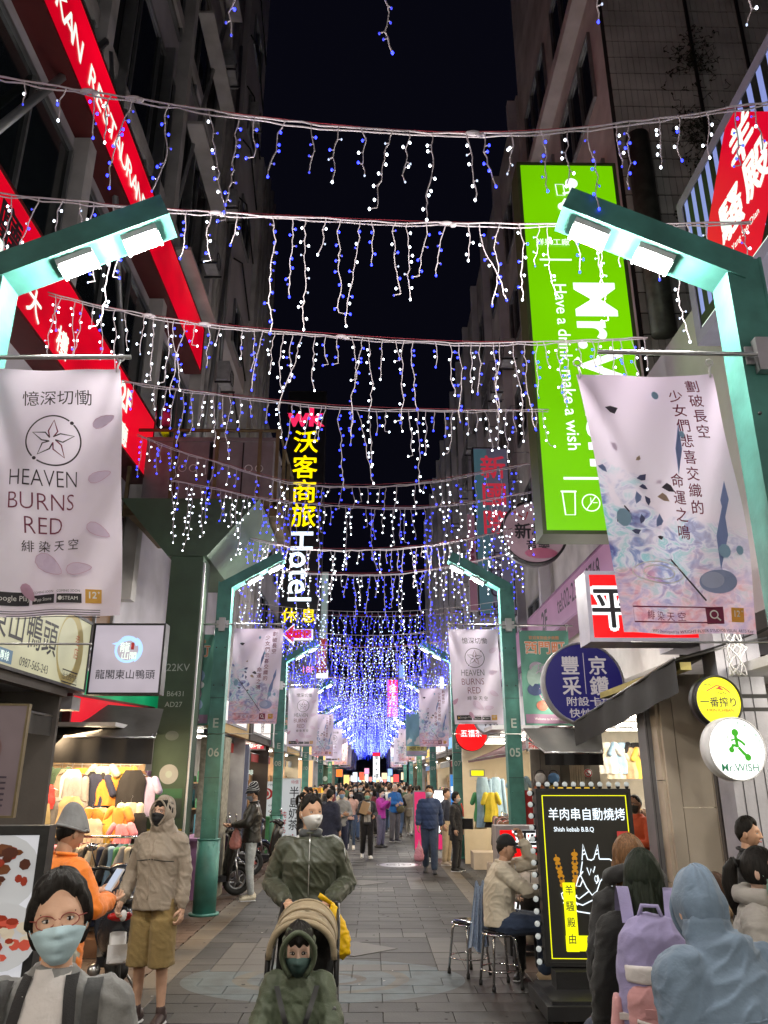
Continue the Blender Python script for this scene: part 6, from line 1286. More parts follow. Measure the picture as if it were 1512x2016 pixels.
# ================================================================ people
def remesh(mb, voxel, smooth=4, wr=0.0, seed=0, ws=5.0, quilt=0.0, decim=False):
    me = bpy.data.meshes.new('tmp'); me.from_pydata(mb.v, [], mb.f); o = bpy.data.objects.new('tmp', me); TS.collection.objects.link(o)
    r = o.modifiers.new('r', 'REMESH'); r.mode = 'VOXEL'; r.voxel_size = voxel
    s = o.modifiers.new('s', 'SMOOTH'); s.iterations = smooth; s.factor = .5
    TVL.update(); m = bpy.data.meshes.new_from_object(o.evaluated_get(TVL.depsgraph)); bpy.data.objects.remove(o); bpy.data.meshes.remove(me)
    n = len(m.vertices); co = np.empty(n * 3); m.vertices.foreach_get('co', co); co = co.reshape(-1, 3)
    if wr > 0 and n:
        nr = np.empty(n * 3); m.vertices.foreach_get('normal', nr); nr = nr.reshape(-1, 3); off = Vector((seed * 3.1, seed * 1.7, 0)); d = np.empty(n)
        for i in range(n):
            p = Vector(co[i]); q = Vector((p.x * ws * 1.5 + p.z * 2, p.y * ws * 1.5, p.z * ws * 2.2 + 1.6 * p.x * ws)) + off
            a = noise.noise(q); b_ = noise.noise(q * .45); d[i] = (1 - abs(a) * 4.5 if abs(a) < .22 else 0) * .75 + b_ * .6 + (quilt * (abs(math.sin(p.z * 26 + seed)) ** .6 - .6) if quilt else 0)
        co = co + nr * (d * wr)[:, None]
    fs = [tuple(p.vertices) for p in m.polygons]; bpy.data.meshes.remove(m)
    return co, fs
def shell(name, mb, m, parent, voxel, smooth=4, wr=0.0, seed=0, ws=5.0, quilt=0.0, **k):
    co, fs = remesh(mb, voxel, smooth, wr, seed, ws, quilt); b = MB(); b.sm = True; b.add([tuple(v) for v in co], fs); return b.build(name, m, parent, **k)

def gs(x, z, cx, cz, sx, sz): return math.exp(-((x - cx) / sx) ** 2 - ((z - cz) / sz) ** 2)
def head_pt(th, ph, s=1.0, off=0.0, plain=False):
    """th from the crown, ph 0 at the face; unit is metres for an adult"""
    d = Vector((math.sin(th) * math.sin(ph), -math.sin(th) * math.cos(ph), math.cos(th)))
    rx, ry, rz_ = .074, .094, .116; x, y, z = d.x * rx, d.y * ry, d.z * rz_
    if z < 0:
        t = min(1, -z / .116); x *= 1 - .30 * t ** 1.6
        if y < 0: y *= 1 - .10 * t
        else: y *= 1 - .42 * t
    if y < 0 and not plain:
        f = -.010 * (gs(x, z, .031, .006, .015, .012) + gs(x, z, -.031, .006, .015, .012)) + .005 * (gs(x, z, .03, .03, .022, .008) + gs(x, z, -.03, .03, .022, .008))
        f += .013 * gs(x, z, 0, -.004, .009, .024) + .020 * gs(x, z, 0, -.027, .0125, .0105) + .005 * (gs(x, z, .014, -.031, .008, .007) + gs(x, z, -.014, -.031, .008, .007))
        f += .007 * gs(x, z, 0, -.054, .022, .005) + .008 * gs(x, z, 0, -.066, .019, .006) - .004 * gs(x, z, 0, -.060, .024, .0025) + .008 * gs(x, z, 0, -.098, .02, .014)
        f += .004 * (gs(x, z, .042, -.022, .016, .016) + gs(x, z, -.042, -.022, .016, .016)); y -= f
    v = Vector((x, y, z)); v += d * off
    return v * s
SKINS = {}
def skin(k=0):
    c = [(.50, .29, .19), (.56, .34, .24), (.42, .23, .14), (.60, .40, .31)][k % 4]
    return mat('skin_%d' % k, c, .48, var=.08, vs=20, bump=.06, bs=120, spec=.35)
def hair_mat(n, c):
    m = mat('hair_' + n, c, .55, var=0, bump=0, spec=.16)
    if not m.get('h'):
        m['h'] = 1; nt = m.node_tree; N = nt.nodes.new; L = nt.links.new; b = nt.nodes['Principled BSDF']
        tc = N('ShaderNodeTexCoord'); mp = N('ShaderNodeMapping'); mp.inputs['Scale'].default_value = (130, 130, 9); L(tc.outputs['Object'], mp.inputs[0])
        n_ = N('ShaderNodeTexNoise'); n_.inputs['Scale'].default_value = 1; n_.inputs['Detail'].default_value = 5; n_.inputs['Distortion'].default_value = .6; L(mp.outputs[0], n_.inputs['Vector'])
        mr = N('ShaderNodeMapRange'); mr.inputs[1].default_value = .3; mr.inputs[2].default_value = .7; mr.inputs[3].default_value = .5; mr.inputs[4].default_value = 1.5; L(n_.outputs[0], mr.inputs[0])
        vm = N('ShaderNodeVectorMath'); vm.operation = 'SCALE'; vm.inputs[0].default_value = c; L(mr.outputs[0], vm.inputs['Scale']); L(vm.outputs[0], b.inputs['Base Color'])
        bp = N('ShaderNodeBump'); bp.inputs['Strength'].default_value = .8; bp.inputs['Distance'].default_value = .003; L(n_.outputs[0], bp.inputs['Height']); L(bp.outputs[0], b.inputs['Normal'])
    return m
HB = {'black': (.012, .010, .009), 'brown': (.13, .065, .03), 'darkbrown': (.045, .022, .013), 'greenblack': (.016, .022, .015), 'white': (.55, .54, .52), 'grey': (.2, .2, .2)}
def ss(a, b_, x): t = max(0, min(1, (x - a) / (b_ - a))); return t * t * (3 - 2 * t)
def cap_mesh(fn, nu=40, nv=28):
    b = MB(); b.sm = True; vs = []; fs = []
    for i in range(nv + 1):
        for j in range(nu): vs.append(fn(math.pi * i / nv, 2 * math.pi * j / nu - math.pi))
    for i in range(nv):
        for j in range(nu): fs.append((i * nu + j, (i + 1) * nu + j, (i + 1) * nu + (j + 1) % nu, i * nu + (j + 1) % nu))
    return b.add(vs, fs)
def hand(mb, wrist, d, palm, side, s=1.0, curl=.5, n=7):
    """palm with four unequal fingers and a thumb, closing towards the palm side"""
    d = Vector(d).normalized(); palm = Vector(palm); palm = (palm - d * palm.dot(d)).normalized(); lat = d.cross(palm) * side
    w = Vector(wrist); rot = Matrix((lat, palm, d)).transposed()
    mb.ell(w + d * .045 * s, (.040 * s, .017 * s, .052 * s), 12, 8, rot); mb.cap_(w - d * .03 * s, w + d * .03 * s, .027 * s, .027 * s, 8)
    for k, (ln, o) in enumerate(((.072, -.028), (.082, -.009), (.076, .010), (.060, .028))):
        p = w + d * (.085 - abs(o) * .25) * s + lat * o * s; a = 0; pts = [p - d * .015 * s]; q = p
        for j, f in enumerate((.45, .32, .23)):
            a += curl * (.75 + .25 * j) ; dd = d * math.cos(a) + palm * math.sin(a); pts.append(q); q = q + dd * ln * f * s
        pts.append(q); mb.tube(pts, .0085 * s, n, True, [.0095 * s, .0095 * s, .009 * s, .008 * s, .006 * s])
    t0 = w + d * .022 * s - lat * .034 * s; t1 = t0 + (d * .55 - lat * .6 + palm * .35 * (1 + curl)).normalized() * .036 * s; t2 = t1 + (d * .9 - lat * .1 + palm * .5 * curl).normalized() * .032 * s
    mb.tube([t0 + lat * .012 * s, t0, t1, t2], .011 * s, n, True, [.013 * s, .0135 * s, .0105 * s, .008 * s])
BASE = dict(pelvis=(0, 0, .93), waist=(0, 0, 1.08), chest=(0, 0, 1.27), neck=(0, .012, 1.455), head=(0, -.015, 1.59), shl=(.168, .01, 1.375), shr=(-.168, .01, 1.375), ell=(.225, .03, 1.13), elr=(-.225, .03, 1.13), wrl=(.235, -.05, .89), wrr=(-.235, -.05, .89), hil=(.085, 0, .90), hir=(-.085, 0, .90), knl=(.10, -.015, .49), knr=(-.10, -.015, .49), anl=(.11, .03, .085), anr=(-.11, .03, .085), pl=(-1, 0, 0), pr=(1, 0, 0), fl=(.12, -1, 0), fr=(-.12, -1, 0), curl=.45)
def posed(**k): d = dict(BASE); d.update(k); return {a: (Vector(b_) if hasattr(b_, '__len__') else b_) for a, b_ in d.items()}
def person(label, loc, rz, H=1.70, J=None, top=None, inner=None, bottom=None, shoes=(.03, .03, .03), hair=('black', 'short'), sk=0, yaw=0, pitch=0, roll=0, mask=None, glasses=None, hood=None, cap=None, bulk=.0, vox=.013, det=2, group=None, fem=False, seed=1, cat_='person'):
    J = J or posed(); s = H / 1.72; rnd = random.Random(seed)
    root = thing('person', label, cat_, loc, rz, group); V = lambda k: J[k] * s
    hm = Matrix.Translation(V('head')) @ Matrix.Rotation(R(yaw), 4, 'Z') @ Matrix.Rotation(R(pitch), 4, 'X') @ Matrix.Rotation(R(roll), 4, 'Y')
    hs = s * (.97 if fem else 1.0)
    fw = .9 if fem else 1.0
    # --- body: core limbs under the clothes, then the finely shaped head and hands in the same mesh
    c = MB(); lt = (J['shl'] - J['shr']).normalized()
    tk = .9 if fem else 1
    c.loft([(V('pelvis') - Vector((0, 0, .06 * s)), .13 * s, .09 * s), (V('waist'), .115 * s * tk, .08 * s), (V('chest'), .14 * s * tk, .095 * s), ((V('shl') + V('shr')) / 2 + Vector((0, 0, -.01)), .12 * s, .07 * s), (V('neck'), .05 * s, .05 * s)], 14, lt)
    for L_ in 'lr':
        c.cap_(V('sh' + L_), V('el' + L_), .042 * s, .034 * s); c.cap_(V('el' + L_), V('wr' + L_), .034 * s, .024 * s)
        c.cap_(V('hi' + L_), V('kn' + L_), .068 * s * fw, .048 * s); kn, an = V('kn' + L_), V('an' + L_); cf = kn.lerp(an, .3) + Vector((0, .012, 0)); c.cap_(kn, cf, .046 * s, .05 * s); c.cap_(cf, an, .05 * s, .032 * s)
    nk = V('neck'); hb = hm @ Vector((0, .012, -.07)); c.cap_(nk - Vector((0, 0, .03)), hb, .054 * s * (.88 if fem else 1), .050 * s * (.88 if fem else 1), 14)
    co, fs = remesh(c, max(vox, .014), 3); b = MB(); b.sm = True; b.add([tuple(v) for v in co], fs)
    nu, nv = (56, 44) if det >= 2 else (28, 20)
    hp = cap_mesh(lambda th, ph: hm @ head_pt(th, ph, hs), nu, nv); b.add(hp.v, hp.f)
    for sx in (-1, 1): b.ell(hm @ Vector((sx * .075, .008, -.008)) if hs == 1 else hm @ (Vector((sx * .075, .008, -.008)) * hs), (.011 * hs, .018 * hs, .030 * hs), 10, 8, hm.to_3x3())
    for L_, sg in (('l', 1), ('r', -1)):
        d = (V('wr' + L_) - V('el' + L_)).normalized()
        if 'd' + L_ in J: d = J['d' + L_].normalized()
        hand(b, V('wr' + L_), d, J['p' + L_], sg, s * (.92 if fem else 1), J['curl'], 7 if det >= 2 else 5)
    b.build('body', skin(sk), root)
    # --- eyes, brows
    if det >= 2:
        for sx in (-1, 1):
            e = MB(); e.ell(hm @ (Vector((sx * .031, -.0745, .006)) * hs), (.0125 * hs, .009 * hs, .0062 * hs), 12, 8, hm.to_3x3()); eo = e.build('eye', mat('eye_white', (.55, .52, .5), .2, bump=0), root)
            e = MB(); e.ell(hm @ (Vector((sx * .031 + .001, -.0802, .006)) * hs), (.0052 * hs, .0042 * hs, .0056 * hs), 10, 8, hm.to_3x3()); e.build('iris', mat('iris_dark', (.012, .007, .005), .1, bump=0), eo)
            e = MB(); e.tube([hm @ (Vector((sx * (.031 + q), -.0845 + abs(q) * .35 + (.0035), .0115 - abs(q) * .22)) * hs) for q in (-.013, -.006, 0, .006, .013)], .0017 * hs, 5); e.build('eyelid', mat('lash_dark', (.02, .012, .01), .5, bump=0), root)
            if cat_ == 'child': continue
            e = MB(); e.tube([hm @ (Vector((sx * x, -.0875 + x * .3 + .004, z)) * hs) for x, z in ((.016, .025), (.027, .029), (.038, .029), (.048, .024))], .0026 * hs, 5); e.build('eyebrow', hair_mat(*(lambda n: (n, HB[n]))({'white': 'grey', None: 'black'}.get(hair[0], hair[0]))), root)
        if not mask:
            e = MB(); e.tube([hm @ (Vector((x, -.0945 + abs(x) * .55, -.0605 + abs(x) * .12)) * hs) for x in (-.022, -.012, 0, .012, .022)], .0045 * hs, 6, True, [.001, .004 * hs, .0048 * hs, .004 * hs, .001]); e.build('lips', mat('lip_red', (.38, .07, .06), .35, bump=0), root)
    # --- mask
    if mask:
        kind, mc = mask; mm = mat('mask_%s' % '_'.join('%02d' % int(x * 99) for x in mc), mc, .75, var=.04, bump=.1, bs=90)
        def fm(u, v):
            ph = R(-74 + 148 * u); z = -.026 - v * .084 + .018 * math.cos(ph * 1.2) * (1 - v); th = math.acos(max(-1, min(1, z / .118))); p_ = head_pt(th, ph, 1, .009)
            bul = math.cos(ph) ** 2 * math.sin(math.pi * min(1, v * 1.02)) ** .8; p_.y -= (.024 if kind == 'kn' else .014) * bul
            if kind == 'kn': p_.y -= .014 * max(0, math.cos(ph * 1.8)) * math.sin(math.pi * v) 
            if kind == 'surg': p_.y -= .0022 * math.sin(v * 17) * math.cos(ph)
            return hm @ (p_ * hs)
        e = MB(); e.grid(fm, 24, 14); mo = e.build('face_mask', mm, root)
        for sx in (-1, 1):
            for v_ in (.12, .85):
                a = fm(.5 + .5 * sx, v_); e = MB(); e.tube([a, (a + hm @ (Vector((sx * .080, -.01, .012 - v_ * .03)) * hs)) / 2 + hm.to_3x3() @ Vector((sx * .004, 0, 0)), hm @ (Vector((sx * .082, .012, .014 - v_ * .04)) * hs)], .0014, 4); e.build('ear_loop', mm, mo)
    if glasses:
        gm = mat('glasses_%d' % int(glasses[0] * 99), glasses, .3, .3, bump=0); go = None
        for sx in (-1, 1):
            e = MB(); e.tube([hm @ (Vector((sx * .033 + .026 * math.cos(a), -.096 + abs(sx * .033 + .026 * math.cos(a)) * .16, .004 + .018 * math.sin(a) * (1 - .15 * math.cos(a)))) * hs) for a in [2 * math.pi * k / 20 for k in range(21)]], .0017 * hs, 5, False)
            e.tube([hm @ (Vector((sx * .058, -.086, .010)) * hs), hm @ (Vector((sx * .080, -.03, .010)) * hs), hm @ (Vector((sx * .082, .01, .006)) * hs)], .0018 * hs, 5)
            if sx > 0: e.tube([hm @ (Vector((-.008, -.098, .008)) * hs), hm @ (Vector((0, -.1, .011)) * hs), hm @ (Vector((.008, -.098, .008)) * hs)], .0016 * hs, 5)
            e.build('glasses_frame', gm, root)
    # --- hair
    hc, hk = hair
    if hc and not (hood and hk == 'hidden'):
        sd = seed * 1.37
        def fh(th, ph):
            z = math.cos(th) * .116; ap = abs(ph); fr_ = .066 + .010 * math.sin(ph * 5 + sd) if ap < .75 else (.066 - (ap - .75) * .085 if ap < 1.45 else (.006 - (ap - 1.45) * .055 if ap < 2.0 else -.03 - (ap - 2.0) * .04))
            if hk in ('bob', 'long', 'pony') and ap > 1.0: fr_ = -.10 if hk != 'pony' else -.065
            if hk == 'fringe' or (hk in ('bob',) and ap < .9): fr_ = min(fr_, .040 + .008 * math.sin(ph * 9 + sd))
            if hk == 'mess': fr_ = (.064 + .018 * math.sin(ph * 3 + 1.3)) if ap < .85 else (.064 - (ap - .85) * .16 if ap < 1.4 else (-.025 if ap < 1.8 else -.075))
            if hk == 'buzz' : fr_ += .008
            o = ss(fr_ - .006, fr_ + .016, z); tk_ = {'buzz': .004, 'short': .013, 'fringe': .016, 'mess': .022, 'bob': .022, 'long': .018, 'pony': .010}.get(hk, .012)
            if hk == 'short' and ap > 1.2: tk_ *= .55 + .45 * ss(.02, .07, z)
            nz = noise.noise(Vector((math.sin(ph) * 9 + sd, math.cos(ph) * 9, z * 14))) * .5 + noise.noise(Vector((math.sin(ph) * 26, math.cos(ph) * 26 + sd, z * 30))) * .35
            p_ = head_pt(th, ph, 1, -.010 + o * (.010 + tk_ * (1 + .55 * nz)), plain=True)
            if z > .07 and hk in ('short', 'mess', 'fringe'): p_.z += .008 * (1 + nz)
            return hm @ (p_ * hs)
        hcap = cap_mesh(fh, 72 if det >= 2 else 30, 48 if det >= 2 else 20); ho = hcap.build('hair', hair_mat(hc, HB[hc]), root)
        if hk in ('bob', 'long'):
            ln = .17 if hk == 'bob' else .34; e = MB()
            def fl_(u, v):
                a = R(62 + 236 * u); fl = 1 + .28 * math.sin(min(1, v * 1.3) * 2.6) - (.12 if hk == 'bob' else -.05) * v
                r1 = (.083 * fl, .098 * fl); z = .02 - v * ln; nz = noise.noise(Vector((u * 16 + sd, v * 3, 0))); w_ = 1 + .10 * nz + .05 * math.sin(u * 60 + nz * 4)
                return hm @ (Vector((math.sin(a) * r1[0] * w_, -math.cos(a) * r1[1] * w_ + .012 * v, z + .012 * math.sin(u * 37))) * hs)
            e.grid(fl_, 64, 14); e.grid(lambda u, v: hm @ ((hm.inverted() @ fl_(1 - u, v)) * .90), 40, 8); e.build('hair_length', hair_mat(hc, HB[hc]), root)
        if hk == 'pony':
            e = MB(); e.tube([hm @ (Vector(q) * hs) for q in ((0, .09, .03), (0, .125, .04), (0, .15, .0), (.005, .16, -.07), (.0, .155, -.15), (0, .15, -.22))], .03, 12, True, [.018, .026, .034, .038, .03, .008]); e.build('ponytail', hair_mat(hc, HB[hc]), root)
            e = MB(); e.tube([hm @ (Vector((.024 * math.cos(a), .115 + .01 * math.sin(a), .038 + .024 * math.sin(a))) * hs) for a in [k * .7 for k in range(10)]], .006, 5, False); e.build('hair_tie', M['black'], root)
    # --- hats and hoods
    if cap:
        ck, cc = cap[:2]; cm = cloth('cap_%d_%d' % (int(cc[0] * 99), int(cc[2] * 99)), cc, bs=60)
        if ck == 'beanie':
            def fb(th, ph):
                z = math.cos(th) * .116; lim = .030 if abs(ph) < 1.2 else .012 ; o = ss(lim - .004, lim + .003, z); p_ = head_pt(th, ph, 1, -.012 + o * (.038 + .0015 * math.sin(ph * 40)), plain=True); q_ = ss(.03, .116, z); p_.x *= 1 - .25 * q_; p_.z += q_ * .045; p_.y += q_ * .045
                return hm @ (p_ * hs)
            cap_mesh(fb, 60, 40).build('beanie', cm, root)
            e = MB(); e.tube([hm @ (head_pt(math.acos((.034 if abs(a) < 1.2 else .020) / .116), a, 1, .022, True) * hs) for a in [-math.pi + 2 * math.pi * k / 30 for k in range(31)]], .010 * hs, 6, False); e.build('cuff', cm, root)
            if len(cap) > 2:
                for q in range(5):
                    e = MB(); zz = .045 + q * .017; e.tube([hm @ ((head_pt(math.acos(min(.99, (zz + .012 * math.sin(a * 2 + q)) / .116)), a, 1, .0285, True) + Vector((0, ss(.03, .116, zz) * .045, ss(.03, .116, zz) * .045))) * hs) for a in [-math.pi + 2 * math.pi * k / 30 for k in range(31)]], .0028, 5, False); e.build('stripe', INKW, root)
        else:
            def fb(th, ph):
                z = math.cos(th) * .116; o = ss(.032, .040, z); p_ = head_pt(th, ph, 1, -.012 + o * .030, plain=True); p_.z += ss(.03, .1, z) * .010; return hm @ (p_ * hs)
            cap_mesh(fb, 40, 30).build('cap_crown', cm, root)
            e = MB(); e.grid(lambda u, v: hm @ (Vector(((u - .5) * .155 * (1 - .3 * v ** 2), -.075 - .095 * v * (1 - (2 * u - 1) ** 2 * .45), .042 - .012 * v - .018 * (2 * u - 1) ** 2)) * hs), 14, 8); e.build('cap_peak', cm, root)
    if hood:
        fold = MB()
        def fo(th, ph):
            z = math.cos(th) * .116; ap = abs(ph); win = ss(.86, 1.12, ap); top_ = ss(.072, .090, z); o = max(win, top_); nz = noise.noise(Vector((math.sin(ph) * 4, math.cos(ph) * 4, z * 14 + seed)))
            p_ = head_pt(th, ph, 1, -.014 + o * (.030 + .010 * nz), plain=True); p_.z += ss(.04, .116, z) * .022; p_.y += (.02 if p_.y > 0 else -.012) * o
            if z < -.05: p_.x *= 1 + (-z - .05) * 4 * o; p_.y = p_.y + .25 * (-z - .05) * (1 if p_.y > 0 else .2)
            return hm @ (p_ * hs)
        cap_mesh(fo, 64, 44).build('hood', top[1] if top else fab('grey'), root)
        e = MB(); ln = []
        for k in range(27):
            a = R(-142 + 284 * k / 26); th_ = math.acos(max(-.96, min(.96, (-.014 + .098 * math.cos(a)) / .118))); ph_ = 1.02 * math.sin(a); q = head_pt(th_, ph_, 1, .022, True); q.y -= .010; ln.append(hm @ (q * hs))
        e.tube(ln, .008 * hs, 8); e.build('hood_edge', top[1] if top else fab('grey'), root)
    # --- clothes
    if bottom:
        kind, bm_ = bottom; b = MB(); x_ = .016 + (bulk * .4); hp_ = Vector((0, 0, .0))
        if kind == 'skirt':
            b.loft([(V('waist'), .15 * s, .12 * s), (V('pelvis'), .19 * s, .14 * s), (V('pelvis') - Vector((0, 0, .35 * s)), .24 * s, .18 * s), (V('pelvis') - Vector((0, 0, .36 * s)), .22 * s, .16 * s)], 20)
        else:
            b.loft([(V('waist') + Vector((0, 0, .0)), (.125 + x_) * s * fw, (.095 + x_) * s), (V('pelvis'), (.15 + x_) * s, (.11 + x_) * s), ((V('hil') + V('hir')) / 2 - Vector((0, 0, .05 * s)), (.135 + x_) * s, (.10 + x_) * s)], 16, (J['hil'] - J['hir']).normalized())
            for L_ in 'lr':
                hi, kn, an = V('hi' + L_), V('kn' + L_), V('an' + L_); w_ = .0 if kind == 'slim' else .012
                b.cap_(hi, kn.lerp(hi, .25) if kind == 'shorts' else kn, (.076 + x_ + w_) * s, (.054 + x_ * .6 + w_) * s)
                if kind == 'shorts': b.tube([hi.lerp(kn, .3), kn, kn.lerp(an, .14)], .09, 16, True, [(.086 + x_) * s, (.080 + x_ * .9) * s, (.082 + x_) * s])
                else: b.cap_(kn, an + (kn - an) * .09, (.054 + x_ * .6 + w_) * s, (.036 + x_ * .7 + w_ * 1.4) * s)
        shell('shorts' if kind == 'shorts' else ('skirt' if kind == 'skirt' else 'trousers'), b, bm_, root, vox, 3, .006 if det >= 2 else .004, seed, 7)
    def torso(b, x_, hem, full=True):
        pel, wa, ch = V('pelvis'), V('waist'), V('chest'); d0 = (pel - wa).normalized(); sm_ = (V('shl') + V('shr')) / 2
        b.loft([(wa + d0 * (hem * s), (.150 + x_) * s, (.112 + x_) * s), (wa + d0 * (hem * .5 * s), (.145 + x_) * s * fw, (.108 + x_) * s), (wa, (.135 + x_) * s * fw, (.102 + x_) * s), (ch, (.160 + x_) * s * fw, (.116 + x_) * s), (sm_ + Vector((0, 0, -.01 * s)), (.158 + x_ * .6) * s, (.088 + x_ * .6) * s), (sm_.lerp(V('neck'), .5), (.115 + x_ * .5) * s, (.078 + x_ * .4) * s), (V('neck') - Vector((0, 0, .012)), (.068 + x_ * .2) * s, (.062 + x_ * .2) * s), (V('neck') + Vector((0, 0, .012)), (.064) * s, (.06) * s)], 22, lt)
    if inner:
        b = MB(); torso(b, .006, .2); shell('shirt', b, inner, root, vox, 2, .003, seed + 3, 6)
    if top:
        kind, tm = top[0], top[1]; b = MB(); x_ = .016 + bulk; torso(b, x_, {'coat': .42, 'bomber': .17, 'jacket': .23, 'shirt': .24, 'hoodie': .22}.get(kind, .22))
        if hood: b.loft([(hm @ Vector((0, .035, -.03)), .088 * s, .085 * s), (hm @ Vector((0, .03, -.09)), .098 * s, .085 * s), (V('neck') + Vector((0, .015, .0)), .118 * s, .10 * s), ((V('shl') + V('shr')) / 2, .16 * s, .11 * s)], 22, lt)
        for L_ in 'lr':
            xa = .010 + bulk * .55; sh, el, wr = V('sh' + L_), V('el' + L_), V('wr' + L_); b.cap_(sh - lt * (.03 if L_ == 'l' else -.03), sh - Vector((0, 0, .012)), (.052 + xa) * s, (.050 + xa) * s); b.cap_(sh - Vector((0, 0, .012)), el, (.050 + xa) * s, (.042 + xa) * s); m_ = el.lerp(wr, .75)
            b.cap_(el, m_, (.042 + xa) * s, (.036 + xa * .85) * s); b.cap_(m_, el.lerp(wr, .93), (.036 + xa * .8) * s, (.028 + xa * .3) * s)
        shell({'coat': 'coat', 'bomber': 'jacket', 'jacket': 'jacket', 'shirt': 'shirt', 'hoodie': 'hooded_top'}.get(kind, 'top'), b, tm, root, vox, 3, .0105 if det >= 2 else .005, seed, 7 if kind != 'puffer' else 4, quilt=1.3 if kind == 'puffer' else 0)
        if kind in ('bomber', 'jacket', 'coat') and det >= 2 and not hood and not glasses:
            e = MB(); e.tube([V('neck') + Vector(((.066 + .01) * s * math.sin(a), -(.062 + .01) * s * math.cos(a), .012 * s + .010 * math.cos(a + math.pi) * s)) for a in [R(-165 + 330 * k / 24 + 180 - 180) for k in range(25)]], .0125 * s, 8); e.build('collar', tm, root)
            fr_ = lambda z, xx=0: None
            ch, wa = V('chest'), V('waist'); pts = []
            for k in range(9):
                t = k / 8; zc = V('neck').lerp(V('waist') + (V('pelvis') - V('waist')).normalized() * .16 * s, t); ry = (.062 + .05 * min(1, t * 2.5)) * s + x_ * .98 + .008 + (.008 if .2 < t < .8 else 0); pts.append(zc + Vector((0, -ry, 0)))
            e = MB(); e.tube(pts, .004, 5); e.build('zip', M['steel'] if kind == 'bomber' else M['dsteel'], root)
    # --- shoes
    if shoes is not None:
        sm_ = mat('shoe_%s' % '_'.join('%02d' % int(x * 99) for x in shoes), shoes, .5, var=.15)
        for L_ in 'lr':
            an = V('an' + L_); f = J['f' + L_].normalized(); b = MB(); lat = Vector((-f.y, f.x, 0)); lat = lat.normalized() if lat.length > .1 else Vector((1, 0, 0)); up = f.cross(lat); up = up if up.z > 0 else -up
            b.loft([(an - f * .075 * s - up * .045 * s, .030 * s, .030 * s), (an - f * .045 * s - up * .03 * s, .040 * s, .052 * s), (an - up * .03 * s, .041 * s, .055 * s), (an + f * .06 * s - up * .045 * s, .043 * s, .040 * s), (an + f * .13 * s - up * .057 * s, .043 * s, .027 * s), (an + f * .175 * s - up * .062 * s, .028 * s, .018 * s)], 14, lat)
            b.cap_(an - up * .02 * s, an + up * .035 * s, .042 * s, .040 * s); so = b.build('shoe', sm_, root)
            e = MB(); e.loft([(an - f * .08 * s - up * .078 * s, .028 * s, .010 * s), (an - f * .04 * s - up * .078 * s, .042 * s, .012 * s), (an + f * .06 * s - up * .078 * s, .045 * s, .011 * s), (an + f * .14 * s - up * .078 * s, .044 * s, .011 * s), (an + f * .185 * s - up * .076 * s, .026 * s, .009 * s)], 12, lat); e.build('sole', M['white'] if sum(shoes) > .6 or seed % 2 else M['rubber'], so)
    root['_s'] = s; del root['_s']
    root_h[root.name] = (hm, hs, s, J)
    return root
root_h = {}
def at_px(px, py, Y): v = PY(px, py, Y); return (v.x, Y, 0)
def addp(r, name, b, m): return b.build(name, m, r)
BLK, NAV = cloth('black_knit', (.012, .011, .013)), cloth('navy', (.018, .022, .055)); JEAN = cloth('jeans', (.035, .055, .10)); LJEAN = cloth('pale_jeans', (.42, .44, .44)); DKT = cloth('dark_trousers', (.02, .02, .024))

from mathutils.bvhtree import BVHTree
def tree_of(r, names=('jacket', 'coat', 'shirt', 'hooded_top', 'top')):
    for ch in KIDS(r):
        if ch.name.split('.')[0] in names: return BVHTree.FromPolygons([v.co for v in ch.data.vertices], [tuple(p.vertices) for p in ch.data.polygons])
def stick(T, x, z, sgn=-1, off=.004):
    h = T.ray_cast(Vector((x, sgn * 1.0, z)), Vector((0, -sgn, 0))); return Vector((x, (h[0].y if h[0] else 0) + sgn * off, z))
def patch(r, name, m, fx, z0, z1, off=.004, sgn=-1, nx=8, nz=18):
    """cloth laid on the garment; fx(v) gives the two edges"""
    T = tree_of(r); b = MB(); b.grid(lambda u, v: stick(T, fx(v)[0] + (fx(v)[1] - fx(v)[0]) * u, z0 + (z1 - z0) * v, sgn, off), nx, nz); return b.build(name, m, r)
def strip(r, name, m, pts, rad, off=.0, sgn=-1):
    T = tree_of(r); b = MB(); b.tube([stick(T, x, z, sgn, off) for x, z in pts], rad, 6); return b.build(name, m, r)
# 1 woman close by in the lower corner
r = person('woman in red glasses and pale blue mask with black backpack straps', at_px(116, 1830, 2.42), R(10), 1.625, posed(), top=('jacket', cloth('heather_grey', (.17, .17, .17), bs=50)), bottom=('trousers', DKT), hair=('black', 'mess'), sk=1, yaw=8, roll=-6, pitch=-4, mask=('surg', (.42, .58, .66)), glasses=(.28, .06, .05), vox=.009, fem=True, seed=5, bulk=.012)
hm, hs, s, J = root_h[r.name]
tee = cloth('light_grey_tee', (.48, .45, .45), bs=60)
patch(r, 'tee_front', tee, lambda v: (-.050 - .06 * v, .050 + .06 * v), 1.39, .9, .011)
SBK = mat('strap_black', (.015, .015, .016), .6, bump=.2, bs=90)
for sg_ in (-1, 1):
    patch(r, 'jacket_lining', BLK, lambda v: (sg_ * (.042 + .06 * v), sg_ * (.072 + .055 * v)), 1.375, .9, .017, nx=4)
    patch(r, 'backpack_strap', SBK, lambda v: (sg_ * (.115 + .01 * v) - .021, sg_ * (.115 + .01 * v) + .021), 1.36, .95, .022, nx=4)
b = MB(); b.loft([((0, .18, .95), .11, .07), ((0, .18, 1.15), .12, .07), ((0, .16, 1.28), .09, .04)], 16); addp(r, 'backpack', b, BLK)

